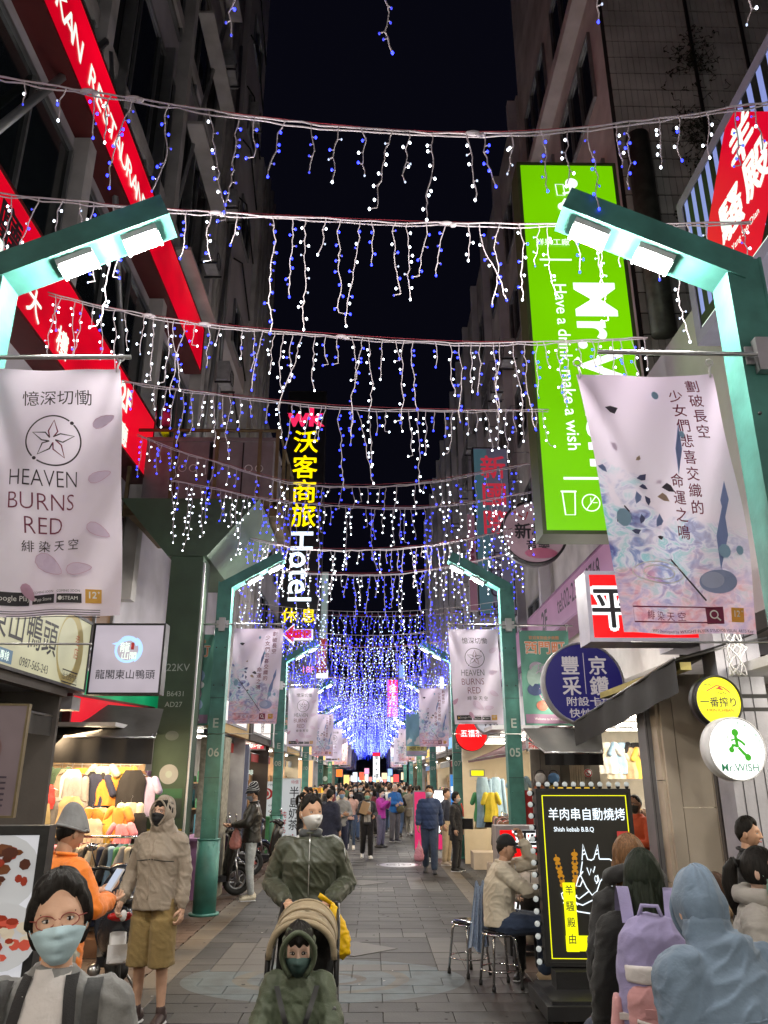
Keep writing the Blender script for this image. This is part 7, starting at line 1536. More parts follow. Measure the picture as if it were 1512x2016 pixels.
# 2 man in an orange jacket
r = person('man in a bright orange jacket and grey beanie looking at a phone', at_px(128, 1700, 5.4), R(142), 1.67, posed(ell=(.24, -.10, 1.16), elr=(-.24, -.08, 1.16), wrl=(.10, -.34, 1.20), wrr=(-.06, -.34, 1.16), pl=(0, 0, 1), pr=(0, 0, 1), curl=.5), top=('coat', cloth('orange_shell', (.80, .20, .012), rough=.6)), bottom=('trousers', cloth('stone_trousers', (.35, .33, .28))), hair=('black', 'short'), cap=('beanie', (.20, .20, .205)), sk=0, pitch=18, bulk=.035, seed=8, vox=.012)
b = MB(); b.box((.03, -.40, 1.235), (.075, .012, .155), Matrix.Rotation(R(35), 3, 'X')); addp(r, 'phone', b, mat('phone_white', (.6, .6, .62), .2, bump=0)); b = MB(); b.box((.03, -.393, 1.238), (.068, .003, .145), Matrix.Rotation(R(35), 3, 'X')); addp(r, 'phone_screen', b, emis('phone_screen', (.5, .6, .8), .6))
# 3 hooded man in shorts
r = person('man in a beige hooded windbreaker, khaki shorts and black mask looking up', at_px(305, 1800, 7.25), R(-14), 1.72, posed(wrr=(-.27, -.10, .90), elr=(-.26, .04, 1.13), wrl=(.25, -.02, .86), curl=.8), top=('jacket', cloth('windbreaker', (.30, .245, .19), rough=.55)), inner=None, bottom=('shorts', cloth('khaki_shorts', (.24, .165, .06))), shoes=(.05, .03, .03), hair=('black', 'fringe'), sk=1, yaw=-8, pitch=-14, mask=('surg', (.012, .012, .014)), glasses=(.05, .02, .02), hood=True, bulk=.026, seed=11, vox=.010)
hm, hs, s, J = root_h[r.name]; cl_ = cloth('black_piping', (.01, .01, .01))
strip(r, 'piping', cl_, [(x, 1.24 - .12 * abs(x)) for x in [-.17 + .34 * k / 20 for k in range(21)]], .004)
strip(r, 'zip', cloth('windbreaker', (.30, .245, .19)), [(.004 * math.sin(k), 1.38 - k * .05) for k in range(10)], .006)
b = MB(); b.ell((-.235, -.1, .80), (.03, .03, .045), 8, 6); addp(r, 'tissue', b, INKW)
# 4 man behind the stroller
STR_Y = 5.35
r = person('man in an olive bomber jacket and white mask pushing the stroller', at_px(610, 1680, 6.2), R(3), 1.77, posed(ell=(.27, .03, 1.12), elr=(-.27, .03, 1.12), wrl=(.13, -.30, 1.045), wrr=(-.13, -.30, 1.045), shl=(.175, .01, 1.37), shr=(-.175, .01, 1.37), pl=(0, -.3, -1), pr=(0, -.3, -1), dl=(-.25, -1, -.15), dr=(.25, -1, -.15), curl=.95), top=('bomber', cloth('olive_nylon', (.040, .045, .026), rough=.45, bs=14)), bottom=('trousers', DKT), hair=('black', 'short'), sk=0, yaw=27, pitch=-2, mask=('kn', (.68, .68, .68)), bulk=.026, seed=14, vox=.009)
hm, hs, s, J = root_h[r.name]
b = MB(); b.cap_((-.055 * s, -.04 * s, 1.455 * s), (.055 * s, -.04 * s, 1.455 * s), .03, .03); addp(r, 'tee_collar', b, cloth('slate', (.08, .085, .09)))
for L_ in 'lr':
    el, wr = J['el' + L_] * s, J['wr' + L_] * s; b = MB(); b.cap_(el.lerp(wr, .80), el.lerp(wr, .95), .044 * s, .038 * s); addp(r, 'cuff', b, cloth('olive_rib', (.03, .034, .02), bs=90))
b = MB(); b.loft([(Vector((0, .0, .90 * s)), .168 * s, .132 * s), (Vector((0, 0, .96 * s)), .182 * s, .146 * s)], 24); addp(r, 'waistband', b, cloth('olive_rib', (.03, .034, .02), bs=90))
b = MB(); b.tube([(.245 * s, -.075, 1.36 * s), (.262 * s, -.08, 1.26 * s)], .004, 5); addp(r, 'sleeve_zip', b, M['steel'])

# stroller
sx_, sy_, sz_ = PY(598, 1850, 5.35).x, 5.35, 0
st = thing('stroller', 'tan canopy stroller with black frame pushed down the middle of the street', 'stroller', (sx_, sy_, 0)); CAN = cloth('stroller_tan', (.30, .235, .15), bs=30)
def sp(v): return Vector(v)
def arc(t, k):   # canopy bows; k 0 at the back, 1 at the front
    a = math.pi * t; w_ = .195; h_ = (.235 - .03 * k); y = .24 - .34 * k; z0 = .90 - .02 * k
    return Vector((-w_ * math.cos(a), y - .03 * math.sin(a), z0 + h_ * math.sin(a) ** .8 - .0))
b = MB(); b.grid(lambda u, v: arc(u, v) + Vector((0, 0, -.022 * abs(math.sin(v * 3 * math.pi)) * math.sin(math.pi * u) - .006 * math.sin(u * 40) * v)), 44, 26); addp(st, 'canopy', b, CAN)
b = MB(); b.grid(lambda u, v: (arc(u, .12 + .88 * v) - Vector((0, 0, .9))) * .955 + Vector((0, -.01, .9)) + Vector((.004 * math.sin(v * 40), 0, -.03 * abs(math.sin(u * 9 + v * 5)) * math.sin(math.pi * u))), 44, 20); addp(st, 'canopy_lining', b, cloth('stroller_lining', (.36, .30, .20), bs=18))
for k in (0, .5, 1): b = MB(); b.tube([arc(i / 30, k) for i in range(31)], .013 if k == 1 else .008, 7); addp(st, 'canopy_bow', b, CAN)
b = MB(); b.tube([arc(i / 30, 1.08) - Vector((0, 0, .02)) for i in range(31)], .02, 7); addp(st, 'canopy_edge', b, CAN)
SB = M['blackp']
for s_ in (-1, 1):
    b = MB(); b.tube([(s_ * .19, .50, 1.07), (s_ * .20, .30, .93), (s_ * .205, .08, .76), (s_ * .205, -.25, .42), (s_ * .19, -.42, .14)], .013, 8); addp(st, 'frame_tube', b, SB)
    b = MB(); b.tube([(s_ * .205, .05, .74), (s_ * .21, .30, .14)], .012, 8); addp(st, 'rear_leg', b, SB)
    b = MB(); b.ell((s_ * .203, -.08, .87), (.022, .03, .035), 12, 8); b.cap_((s_ * .205, -.08, .86), (s_ * .21, -.10, .72), .017, .015); addp(st, 'hinge', b, SB)
    b = MB(); b.cap_((s_ * .205, -.10, .66), (s_ * .205, -.30, .64), .016, .016); addp(st, 'armrest', b, SB)
    for yy, zz in ((-.42, .09), (.32, .10)):
        b = MB(); b.tube([(s_ * .23, yy + .08 * math.cos(a), zz + .08 * math.sin(a)) for a in [2 * math.pi * k / 20 for k in range(21)]], .02, 8, False); b.cyl((s_ * .215, yy, zz), (s_ * .245, yy, zz), .05, 12); addp(st, 'wheel', b, M['rubber'])
b = MB(); b.tube([(-.19, .50, 1.07), (-.17, .53, 1.075), (.17, .53, 1.075), (.19, .50, 1.07)], .017, 10); addp(st, 'handle', b, SB)
b = MB(); b.grid(lambda u, v: Vector(((u - .5) * .36, .24 - .20 * v ** .7 - (.0 if v < .6 else (v - .6) * .55), .95 - .46 * min(v, .75) / .75 * 1.0 + .02 * math.cos(u * 6))), 12, 14); addp(st, 'seat_cloth', b, cloth('stroller_black', (.02, .02, .02)))
b = MB(); b.box((0, -.16, .46), (.34, .42, .04)); b.box((0, -.36, .28), (.3, .14, .03)); addp(st, 'seat_base', b, SB)
# child in the stroller
ck = person('small child in a dark green puffer coat and dark green mask seated in the stroller', (sx_ - .01, sy_ - .22, -.115), R(3), 1.72, dict(posed(), **{k: Vector(v) for k, v in dict(pelvis=(0, -.02, 0.490), waist=(0, .0, 0.570), chest=(0, .03, 0.690), neck=(0, .03, 0.795), head=(0, .0, 0.910), shl=(.115, .03, 0.755), shr=(-.115, .03, 0.755), ell=(.17, -.05, 0.610), elr=(-.17, -.05, 0.610), wrl=(.19, -.19, 0.510), wrr=(-.19, -.19, 0.510), hil=(.07, -.05, 0.470), hir=(-.07, -.05, 0.470), knl=(.13, -.31, 0.490), knr=(-.13, -.31, 0.490), anl=(.12, -.36, 0.270), anr=(-.12, -.36, 0.270), pl=(0, 0, -1), pr=(0, 0, -1)).items()}), top=None, bottom=None, shoes=None, hair=('black', 'fringe'), sk=3, pitch=3, mask=('kn', (.018, .045, .04)), vox=.011, seed=3, cat_='child')
bo = [x for x in KIDS(ck) if x.name.startswith('body')][0]; bpy.data.objects.remove(bo)
Jc = root_h[ck.name][3]; hm = root_h[ck.name][0]; PUF = cloth('green_puffer', (.052, .068, .036), rough=.55)
c = MB(); c.loft([(Jc['pelvis'], .09, .07), (Jc['chest'], .09, .07), (Jc['neck'], .04, .04)], 12); c.cap_(Jc['neck'], hm @ Vector((0, .01, -.06)), .045, .045, 12)
for L_ in 'lr': c.cap_(Jc['sh' + L_], Jc['el' + L_], .035, .03); c.cap_(Jc['el' + L_], Jc['wr' + L_], .03, .024); c.cap_(Jc['hi' + L_], Jc['kn' + L_], .05, .042); c.cap_(Jc['kn' + L_], Jc['an' + L_], .042, .035)
co, fs = remesh(c, .012, 3); b = MB(); b.sm = True; b.add([tuple(v) for v in co], fs); hp = cap_mesh(lambda th, ph: hm @ (head_pt(th, ph, .93) * (1.0 if True else 1)), 56, 44); b.add(hp.v, hp.f)
for s_ in (-1, 1): b.ell(hm @ Vector((s_ * .070, .0, -.01)), (.012, .018, .026), 10, 8)
for L_, sg in (('l', 1), ('r', -1)): hand(b, Jc['wr' + L_], (Jc['wr' + L_] - Jc['el' + L_]), Vector((0, 0, -1)), sg, .62, .5)
b.build('body', skin(3), ck)
b = MB(); b.loft([((0, -.02, 0.470), .155, .12), ((0, .0, 0.570), .15, .115), ((0, .02, 0.690), .145, .11), ((0, .03, 0.760), .12, .09), ((0, .02, 0.810), .08, .075)], 20)
for L_ in 'lr': b.cap_(Jc['sh' + L_], Jc['el' + L_], .066, .062); b.cap_(Jc['el' + L_], Jc['el' + L_].lerp(Jc['wr' + L_], .9), .062, .045)
shell('puffer_coat', b, PUF, ck, .010, 3, .009, 4, 9, quilt=.9)
def fo2(th, ph):
    z = math.cos(th) * .116; ap = abs(ph); o = max(ss(.92, 1.18, ap), ss(.074, .092, z)); p_ = head_pt(th, ph, 1, -.012 + o * (.030 + .004 * math.sin(z * 160)), plain=True)
    if z < -.05: p_.x *= 1 + (-z - .05) * 3 * o
    return hm @ p_
cap_mesh(fo2, 60, 44).build('hood', PUF, ck)
e = MB(); e.tube([hm @ (head_pt(math.acos(max(-.96, min(.96, (-.010 + .098 * math.cos(a)) / .118))), 1.05 * math.sin(a), 1, .022, True) + Vector((0, -.014, 0))) for a in [R(-140 + 280 * k / 26) for k in range(27)]], .014, 8); e.build('hood_edge', PUF, ck)
b = MB()
for L_ in 'lr': b.cap_(Jc['hi' + L_], Jc['kn' + L_], .078, .062); b.cap_(Jc['kn' + L_], Jc['an' + L_], .06, .05)
b.loft([((0, -.02, .53), .13, .10), ((0, -.04, .45), .14, .11)], 14); shell('trousers', b, BLK, ck, .012, 3, .004, 2)
for s_ in (-1, 1):
    b = MB(); b.loft([((s_ * .12, -.38, .27), .03, .03), ((s_ * .12, -.42, .25), .035, .03), ((s_ * .12, -.48, .27), .03, .02)], 12); addp(ck, 'shoe', b, BLK)
    b = MB(); b.grid(lambda u, v: Vector((s_ * (.10 - .085 * v) + (u - .5) * .026, -.085 - .055 * math.sin(math.pi * min(1, v * .75)) - .022, .775 - .24 * v)), 3, 12); addp(ck, 'harness_strap', b, M['black'])
b = MB(); b.ell((0, -.155, .535), (.017, .012, .028), 10, 8); addp(ck, 'buckle', b, mat('buckle_red', (.12, .01, .01), .3))
ck.scale = (1.14, 1.14, 1.14)
# yellow bag
b = MB(); b.loft([((0, 0, 0), .012, .01), ((.01, 0, -.05), .03, .02), ((.03, 0, -.12), .055, .03), ((.055, .0, -.22), .075, .04), ((.06, 0, -.30), .065, .035), ((.05, 0, -.33), .03, .02)], 18)
co, fs = remesh(b, .008, 2, .009, 6, 12); b2_ = MB(); b2_.sm = True; b2_.add([tuple(v) for v in co], fs)
yb_ = thing('carrier_bag', 'bright yellow plastic bag hanging from the stroller handle', 'bag', (sx_ + .15, sy_ + .46, 1.085)); YBM = mat('yellow_plastic', (.80, .48, .005), .35, var=.1, vs=8, bump=.3, bs=30); addp(yb_, 'bag_body', b2_, YBM)
b = MB(); b.loft([((-.0, 0, -.01), .012, .01), ((-.06, -.03, .03), .02, .008), ((-.09, -.03, .05), .015, .004)], 10); addp(yb_, 'bag_corner', b, YBM)

# 6 man with striped beanie
r = person('man in a striped beanie and leather jacket holding a pink bag by the scooters', at_px(493, 1700, 14.1), R(-82), 1.78, posed(ell=(.22, -.08, 1.14), elr=(-.22, -.08, 1.14), wrl=(.10, -.33, 1.12), wrr=(-.10, -.33, 1.10), pl=(0, 0, 1), pr=(0, 0, 1), curl=.35), top=('jacket', mat('leather_black', (.030, .027, .022), .32, var=.3, bump=.3, bs=20)), bottom=('slim', LJEAN), shoes=(.62, .55, .42), hair=('black', 'short'), cap=('beanie', (.012, .012, .014), 1), mask=('surg', (.45, .5, .6)), sk=0, pitch=16, bulk=.022, seed=17, vox=.014)
def plastic_bag(loc, col, lab, sc=1.0, seed=1):
    b = MB(); b.loft([((0, 0, 0), .008, .008), ((0, 0, -.08), .025, .02), ((0, 0, -.16), .07, .045), ((0, 0, -.30), .105, .06), ((0, 0, -.37), .09, .05), ((0, 0, -.39), .05, .03)], 18); co, fs = remesh(b, .012, 2, .012, seed, 10); b = MB(); b.sm = True; b.add([(v[0] * sc, v[1] * sc, v[2] * sc) for v in co], fs)
    t = thing('carrier_bag', lab, 'bag', loc); m_ = mat('plastic_%d_%d' % (int(col[0] * 99), seed), col, .3, bump=.3, bs=30, alpha=.9); b.build('bag_body', m_, t)
    for q in (-1, 1): h = MB(); h.tube([(q * .02 * sc, 0, -.1 * sc), (q * .012 * sc, 0, -.03 * sc), (0, 0, .02 * sc)], .005, 5); h.build('handle', m_, t)
    return t
plastic_bag(tuple(PY(466, 1622, 14.0)), (.72, .28, .24), 'pink plastic bag of food in the hands of the striped beanie man', 1.0, 3)
# walkers
WALK = dict(hil=(.085, 0, .90), hir=(-.085, 0, .90), knl=(.09, -.10, .50), knr=(-.09, .02, .48), anl=(.09, -.12, .09), anr=(-.10, .22, .13), fr=(-.1, -1, -.35), ell=(.23, .08, 1.14), wrl=(.24, .08, .90), elr=(-.23, -.02, 1.14), wrr=(-.24, -.14, .92))
r = person('man in a blue padded jacket and jeans walking with a pink bag', at_px(847, 1700, 17.9), R(-5), 1.76, posed(**WALK), top=('puffer', cloth('royal_navy', (.020, .040, .11))), inner=fab('black'), bottom=('trousers', JEAN), shoes=(.04, .04, .05), mask=('surg', (.5, .55, .62)), sk=2, bulk=.03, seed=20, vox=.016)
patch(r, 'tee_front', cloth('tee_dark', (.03, .03, .035)), lambda v: (-.06, .07), 1.44, .98, .006); patch(r, 'tee_print', cloth('tee_panel', (.16, .16, .17)), lambda v: (-.05, .06), 1.28, 1.08, .012)
plastic_bag(tuple(PY(825, 1655, 17.6) ), (.60, .25, .32), 'crumpled pink plastic bag swinging from the blue jacket walker', 1.0, 4)
r = person('woman in a black coat and trousers with a red scarf looking aside', at_px(900, 1700, 18.3), R(65), 1.62, posed(), top=('coat', cloth('black_wool', (.010, .009, .011))), bottom=('trousers', BLK), shoes=(.015, .015, .015), hair=('black', 'mess'), mask=('surg', (.6, .55, .55)), sk=1, bulk=.02, seed=21, fem=True, vox=.016)
b = MB(); b.loft([((0, -.13, 1.38), .03, .02), ((.01, -.17, 1.25), .035, .015), ((.0, -.175, 1.1), .03, .012)], 10); addp(r, 'scarf', b, cloth('tartan_red', (.4, .03, .02), vs=60, var=.8))
b = MB(); b.box((.22, -.18, .95), (.08, .28, .22)); co, fs = remesh(b, .02, 3, .004, 1); b = MB(); b.sm = True; b.add([tuple(v) for v in co], fs); addp(r, 'handbag', b, BLK)
r = person('person in navy with beige trousers half hidden behind the woman in black', at_px(881, 1700, 19.6), R(60), 1.68, posed(), top=('coat', cloth('deep_navy', (.015, .02, .04))), bottom=('trousers', cloth('beige_trousers', (.42, .33, .22))), shoes=(.5, .42, .35), hair=('darkbrown', 'short'), sk=1, seed=22, vox=.018, det=1)
r = person('dark dressed walker just behind the blue jacket man', at_px(851, 1690, 20.2), R(170), 1.72, posed(**WALK), top=('jacket', NAV), bottom=('trousers', BLK), shoes=(.5, .5, .5), seed=23, vox=.018, det=1)
HOLD = dict(elr=(-.24, -.05, 1.14), wrr=(-.02, -.24, 1.14), pr=(0, 1, 0), ell=(.25, .02, 1.12), wrl=(.18, -.2, 1.05))
r = person('woman in a dark jacket and patterned blouse carrying a brown box', at_px(722, 1660, 21.2), R(6), 1.62, posed(**dict(WALK, **HOLD)), top=('jacket', cloth('charcoal', (.03, .03, .035))), bottom=('trousers', BLK), shoes=(.7, .7, .7), hair=('darkbrown', 'mess'), mask=('surg', (.25, .52, .42)), sk=2, seed=24, fem=True, vox=.016, bulk=.02)
patch(r, 'blouse_front', cloth('floral', (.45, .43, .40), vs=70, var=.75), lambda v: (-.085, .085), 1.34, .86, .006)
b = MB(); b.box((-.06, -.27, 1.20), (.20, .05, .30), Matrix.Rotation(R(20), 3, 'Y')); o = b.build('parcel_box', mat('carton_brown', (.42, .28, .16), .8)); o.location = r.location; tag(o, 'flat brown cardboard parcel held by the woman in the patterned blouse', 'box')
CROSS = dict(ell=(.23, -.06, 1.12), elr=(-.23, -.06, 1.12), wrl=(-.02, -.22, 1.08), wrr=(.02, -.2, 1.12))
grp = 'standing people along the street'
person('man in a light grey shirt with folded hands and blue mask', at_px(672, 1600, 20.0), R(12), 1.68, posed(**CROSS), top=('shirt', cloth('pale_grey_shirt', (.26, .26, .26))), bottom=('trousers', NAV), hair=('black', 'short'), mask=('surg', (.25, .40, .62)), sk=2, seed=25, vox=.016)
person('stout person in a navy coat seen from behind next to the olive bomber man', at_px(648, 1620, 17.5), R(150), 1.68, posed(), top=('coat', cloth('ink_navy', (.014, .016, .036))), bottom=('trousers', BLK), hair=('black', 'short'), sk=1, bulk=.06, seed=26, vox=.018)
person('woman in a pale pink sweater with a shoulder strap and white mask', at_px(691, 1600, 24.0), R(0), 1.60, posed(**WALK), top=('shirt', cloth('pale_pink', (.55, .33, .27))), bottom=('slim', JEAN), shoes=(.7, .65, .6), hair=('black', 'long'), mask=('surg', (.65, .62, .65)), sk=3, seed=27, fem=True, vox=.018)
PHONE = dict(ell=(.2, -.14, 1.2), elr=(-.2, -.14, 1.2), wrl=(.05, -.3, 1.38), wrr=(-.05, -.3, 1.38), pl=(0, 1, 0), pr=(0, 1, 0))
person('woman in a magenta jacket holding up her hands, facing the goat sign side', at_px(750, 1600, 24.6), R(60), 1.60, posed(**PHONE), top=('jacket', cloth('magenta', (.42, .03, .32))), bottom=('trousers', cloth('grey_violet', (.12, .11, .18))), hair=('black', 'short'), mask=('surg', (.6, .6, .62)), sk=3, seed=28, fem=True, vox=.018, bulk=.03)
r = person('white haired man in a bright blue jacket with an olive bag', at_px(777, 1600, 26.8), R(35), 1.76, posed(**CROSS), top=('jacket', cloth('bright_blue', (.015, .13, .42))), bottom=('trousers', cloth('mid_grey', (.10, .10, .12))), shoes=(.03, .03, .05), hair=('white', 'buzz'), sk=3, seed=29, vox=.018, bulk=.03)
b = MB(); b.ell((.1, -.18, .98), (.16, .09, .13), 14, 10); addp(r, 'shoulder_bag', b, cloth('olive_bag', (.09, .08, .04)))
person('woman in black with a ponytail standing before the milk tea board', at_px(594, 1620, 18.8), R(75), 1.62, posed(**CROSS), top=('jacket', BLK), bottom=('trousers', BLK), hair=('black', 'pony'), mask=('surg', (.6, .6, .6)), sk=1, seed=30, fem=True, vox=.018, det=2)
person('woman in white with backpack straps walking away in the crowd', at_px(766, 1570, 31), R(175), 1.68, posed(), top=('shirt', cloth('white_knit', (.6, .58, .55))), bottom=('trousers', JEAN), hair=('darkbrown', 'short'), seed=31, vox=.02, det=1)
person('person in a beige coat and pale trousers walking away near the pink sign', at_px(806, 1600, 29.5), R(170), 1.66, posed(**WALK), top=('coat', cloth('beige_coat', (.30, .26, .20))), bottom=('trousers', cloth('pale_trousers', (.45, .42, .36))), shoes=(.6, .6, .6), hair=('darkbrown', 'short'), seed=32, vox=.02, det=1)
person('man in dark clothes standing behind the yellow notice board', at_px(640, 1580, 26), R(90), 1.72, posed(), top=('jacket', BLK), bottom=('trousers', BLK), hair=('black', 'short'), sk=1, seed=33, vox=.02, det=1)
r = person('person in navy and pink looking at a phone on a parked scooter', at_px(440, 1640, 16.3), R(-80), 1.60, dict(posed(), **{k: Vector(v) for k, v in dict(pelvis=(0, 0, .82), waist=(0, -.01, .94), chest=(0, -.05, 1.12), neck=(0, -.09, 1.29), head=(0, -.13, 1.42), shl=(.17, -.05, 1.24), shr=(-.17, -.05, 1.24), ell=(.2, -.18, 1.02), elr=(-.2, -.18, 1.02), wrl=(.06, -.38, 1.1), wrr=(-.06, -.38, 1.08), hil=(.09, -.02, .8), hir=(-.09, -.02, .8), knl=(.16, -.38, .72), knr=(-.16, -.38, .72), anl=(.18, -.3, .3), anr=(-.18, -.3, .3)).items()}), top=('jacket', cloth('navy_pink', (.03, .035, .08))), bottom=('trousers', BLK), hair=('black', 'long'), sk=1, seed=34, fem=True, vox=.018, pitch=15)
person('shopper with red jacket beside the red shirt at the cream clothes shop', at_px(1049, 1600, 13.4), R(150), 1.66, posed(), top=('coat', BLK), bottom=('trousers', BLK), hair=('black', 'short'), sk=1, seed=35, vox=.018, det=1)

# seated couple
SIT = dict(pelvis=(0, 0, .56), waist=(0, .01, .70), chest=(0, -.03, .90), neck=(0, -.05, 1.085), head=(0, -.09, 1.215), shl=(.175, -.04, 1.03), shr=(-.175, -.04, 1.03), hil=(.09, -.03, .55), hir=(-.09, -.03, .55), knl=(.13, -.44, .54), knr=(-.11, -.42, .56), anl=(.12, -.42, .10), anr=(-.10, -.56, .09))
CREAM = cloth('cream_sweat', (.58, .51, .40), bs=16)
r = person('man in cream sweatshirt and black cap sitting on a stool, hand at cap', (1.26, 8.45, 0), R(84), 1.72, posed(**dict(SIT, ell=(.21, -.36, 1.07), wrl=(.10, -.26, 1.30), pl=(-.5, .6, 0), dl=(-.25, .3, 1), elr=(-.20, -.26, .86), wrr=(-.08, -.46, .84), curl=.7)), top=('bomber', CREAM), bottom=('trousers', cloth('dark_denim', (.025, .04, .08))), shoes=(.50, .36, .22), hair=('black', 'buzz'), cap=('cap', (.014, .014, .016)), sk=0, yaw=-4, pitch=4, bulk=.034, seed=40, vox=.010)
r = person('smiling woman in a pale coat sitting beside the cream sweatshirt man', at_px(1048, 1700, 9.15), R(-22), 1.50, posed(**dict(SIT, head=(-.03, -.10, 1.20), elr=(-.25, -.16, .84), wrr=(-.12, -.34, .80), ell=(.22, -.16, .86), wrl=(.12, -.34, .80))), top=('coat', cloth('pale_coat', (.52, .47, .42))), bottom=('trousers', BLK), shoes=(.02, .02, .02), hair=('black', 'pony'), sk=3, yaw=-8, roll=10, bulk=.02, seed=41, fem=True, vox=.012)
b = MB(); b.ell((.05, -.28, .68), (.16, .12, .13), 16, 10); addp(r, 'handbag', b, BLK)
t = thing('draped_coat', 'pale blue pleated cloth hanging behind the seated man', 'coat', (1.10, 8.66, .42)); b = MB(); b.grid(lambda u, v: Vector(((u - .5) * (.10 + .12 * v) - .03 * v, .025 * math.sin(u * 26 + v) * (.3 + v) + .04 * u, .45 - .60 * v + .03 * math.sin(u * 9))), 40, 16); b.build('cloth', cloth('chambray', (.26, .33, .46), vs=50, var=.3), t)

# group by the goat sign
NEARH = [('woman with long brown hair and a black hooded top seen from behind', 1238, 1660, 4.4, 178, 1.60, ('brown', 'bob'), ('hoodie', cloth('soft_black', (.018, .018, .020))), 50), ('woman with dark green hair wearing the lavender backpack, seen from behind', 1262, 1680, 3.7, 168, 1.585, ('greenblack', 'long'), ('hoodie', cloth('black_jersey', (.010, .010, .011))), 51)]
gp = []
for lab, px, py, Y, a, H, hr, tp, sd in NEARH:
    gp.append(person(lab, at_px(px, py, Y), R(a), H, posed(), top=tp, bottom=('trousers', BLK), hair=hr, sk=1, bulk=.018, seed=sd, fem=True, vox=.010))
r = gp[0]; b = MB(); b.tube([Vector((.12 * math.sin(a), .02 + .11 * -math.cos(a) * -1, 1.40 + .01 * math.cos(a) * 3)) for a in [R(-120 + 240 * k / 20) for k in range(21)]], .04, 10); shell('hood_fold', b, cloth('soft_black', (.018, .018, .020)), r, .012, 3, .008, 3)
t = thing('shoulder_bag', 'dark red and navy gym bag hanging beside the brown haired woman', 'bag', (PY(1175, 1930, 4.6).x, 4.6, .50)); b = MB(); b.ell((0, 0, .05), (.09, .15, .17), 18, 12); co, fs = remesh(b, .012, 2, .012, 7, 8); b = MB(); b.sm = True; b.add([tuple(v) for v in co], fs); b.build('bag_body', cloth('maroon_bag', (.07, .012, .016)), t); b = MB(); b.ell((-.03, -.03, .1), (.08, .13, .12), 14, 10); b.build('side_panel', cloth('navy_bag', (.012, .016, .04)), t)
b = MB(); b.tube([(0, 0, .2), (.05, -.02, .45), (.07, -.04, .7)], .012, 6); b.build('strap', M['black'], t)
# backpack on the second woman
r = gp[1]; LAV_, PNK, WHB = cloth('lavender', (.27, .24, .43)), cloth('dusty_pink', (.52, .26, .27), bs=30), cloth('bag_white', (.60, .56, .56), bs=30)
bp = thing('backpack', 'lavender, white and pink school backpack on the dark green haired woman', 'backpack', r.location[:], R(165))
b = MB(); b.loft([((0, .215, .86), .13, .07), ((0, .225, .90), .15, .09), ((0, .225, 1.15), .15, .09), ((0, .215, 1.27), .135, .08), ((0, .20, 1.33), .09, .05), ((0, .19, 1.35), .03, .02)], 28); shell('main_pocket', b, LAV_, bp, .010, 4, .007, 5, 9)
b = MB(); b.loft([((0, .275, 1.12), .120, .055), ((0, .275, 1.18), .122, .055)], 28); shell('white_band', b, WHB, bp, .008, 3, .003, 5)
b = MB(); b.loft([((0, .28, .92), .10, .05), ((0, .285, .95), .12, .07), ((0, .285, 1.07), .12, .065), ((0, .28, 1.11), .10, .045)], 28); shell('front_pocket', b, PNK, bp, .008, 4, .006, 6, 9)
b = MB(); b.loft([((0, .27, .845), .10, .05), ((0, .28, .87), .125, .06), ((0, .28, .91), .12, .06)], 28); shell('base_panel', b, WHB, bp, .008, 3, .003, 5)
for s_ in (-1, 1):
    b = MB(); b.grid(lambda u, v: Vector((s_ * (.085 + .03 * v) + (u - .5) * .05, .17 - .30 * v, 1.31 + .125 * math.sin(math.pi * min(1, v * 1.25)) - .10 * max(0, v - .75) * 4)), 4, 16); b.build('shoulder_strap', LAV_, bp)
    b = MB(); b.loft([((s_ * .15, .22, .88), .02, .05), ((s_ * .16, .22, .95), .03, .06), ((s_ * .155, .22, 1.06), .02, .05)], 16, Vector((1, 0, 0))); shell('side_pocket', b, PNK, bp, .010, 3, .003, 2)
    b = MB(); b.box((s_ * .13, .262, 1.0), (.05, .04, .022)); b.build('side_buckle', WHB, bp)
b = MB(); b.tube([(-.05, .22, 1.33), (-.03, .23, 1.385), (.03, .23, 1.385), (.05, .22, 1.33)], .009, 6); b.build('grab_loop', LAV_, bp)
b = MB(); b.box((.02, .352, 1.03), (.08, .006, .03)); b.build('label_patch', PNK, bp); b = MB(); b.tube([(-.09, .33, 1.0), (0, .356, .985), (.09, .33, 1.0)], .008, 6); b.build('zip_flap', WHB, bp)
# hooded person in faded blue
FB = cloth('washed_blue', (.115, .165, .235), vs=3, var=.28, bs=40)
J_ = posed(head=(.0, -.12, 1.545), neck=(0, -.045, 1.435), chest=(0, -.01, 1.25), shl=(.19, -.02, 1.36), shr=(-.19, -.02, 1.36))
r = person('person in a faded blue hooded top with the hood up, back turned', at_px(1425, 1850, 2.9), R(-166), 1.60, J_, top=('hoodie', FB), bottom=('trousers', DKT), hair=(None, 'hidden'), hood=True, sk=1, yaw=-12, pitch=14, bulk=.055, seed=60, vox=.009)
strip(r, 'yoke_seam', FB, [(x, 1.17 - .10 * abs(x)) for x in [-.18 + .36 * k / 20 for k in range(21)]], .0035, sgn=1)
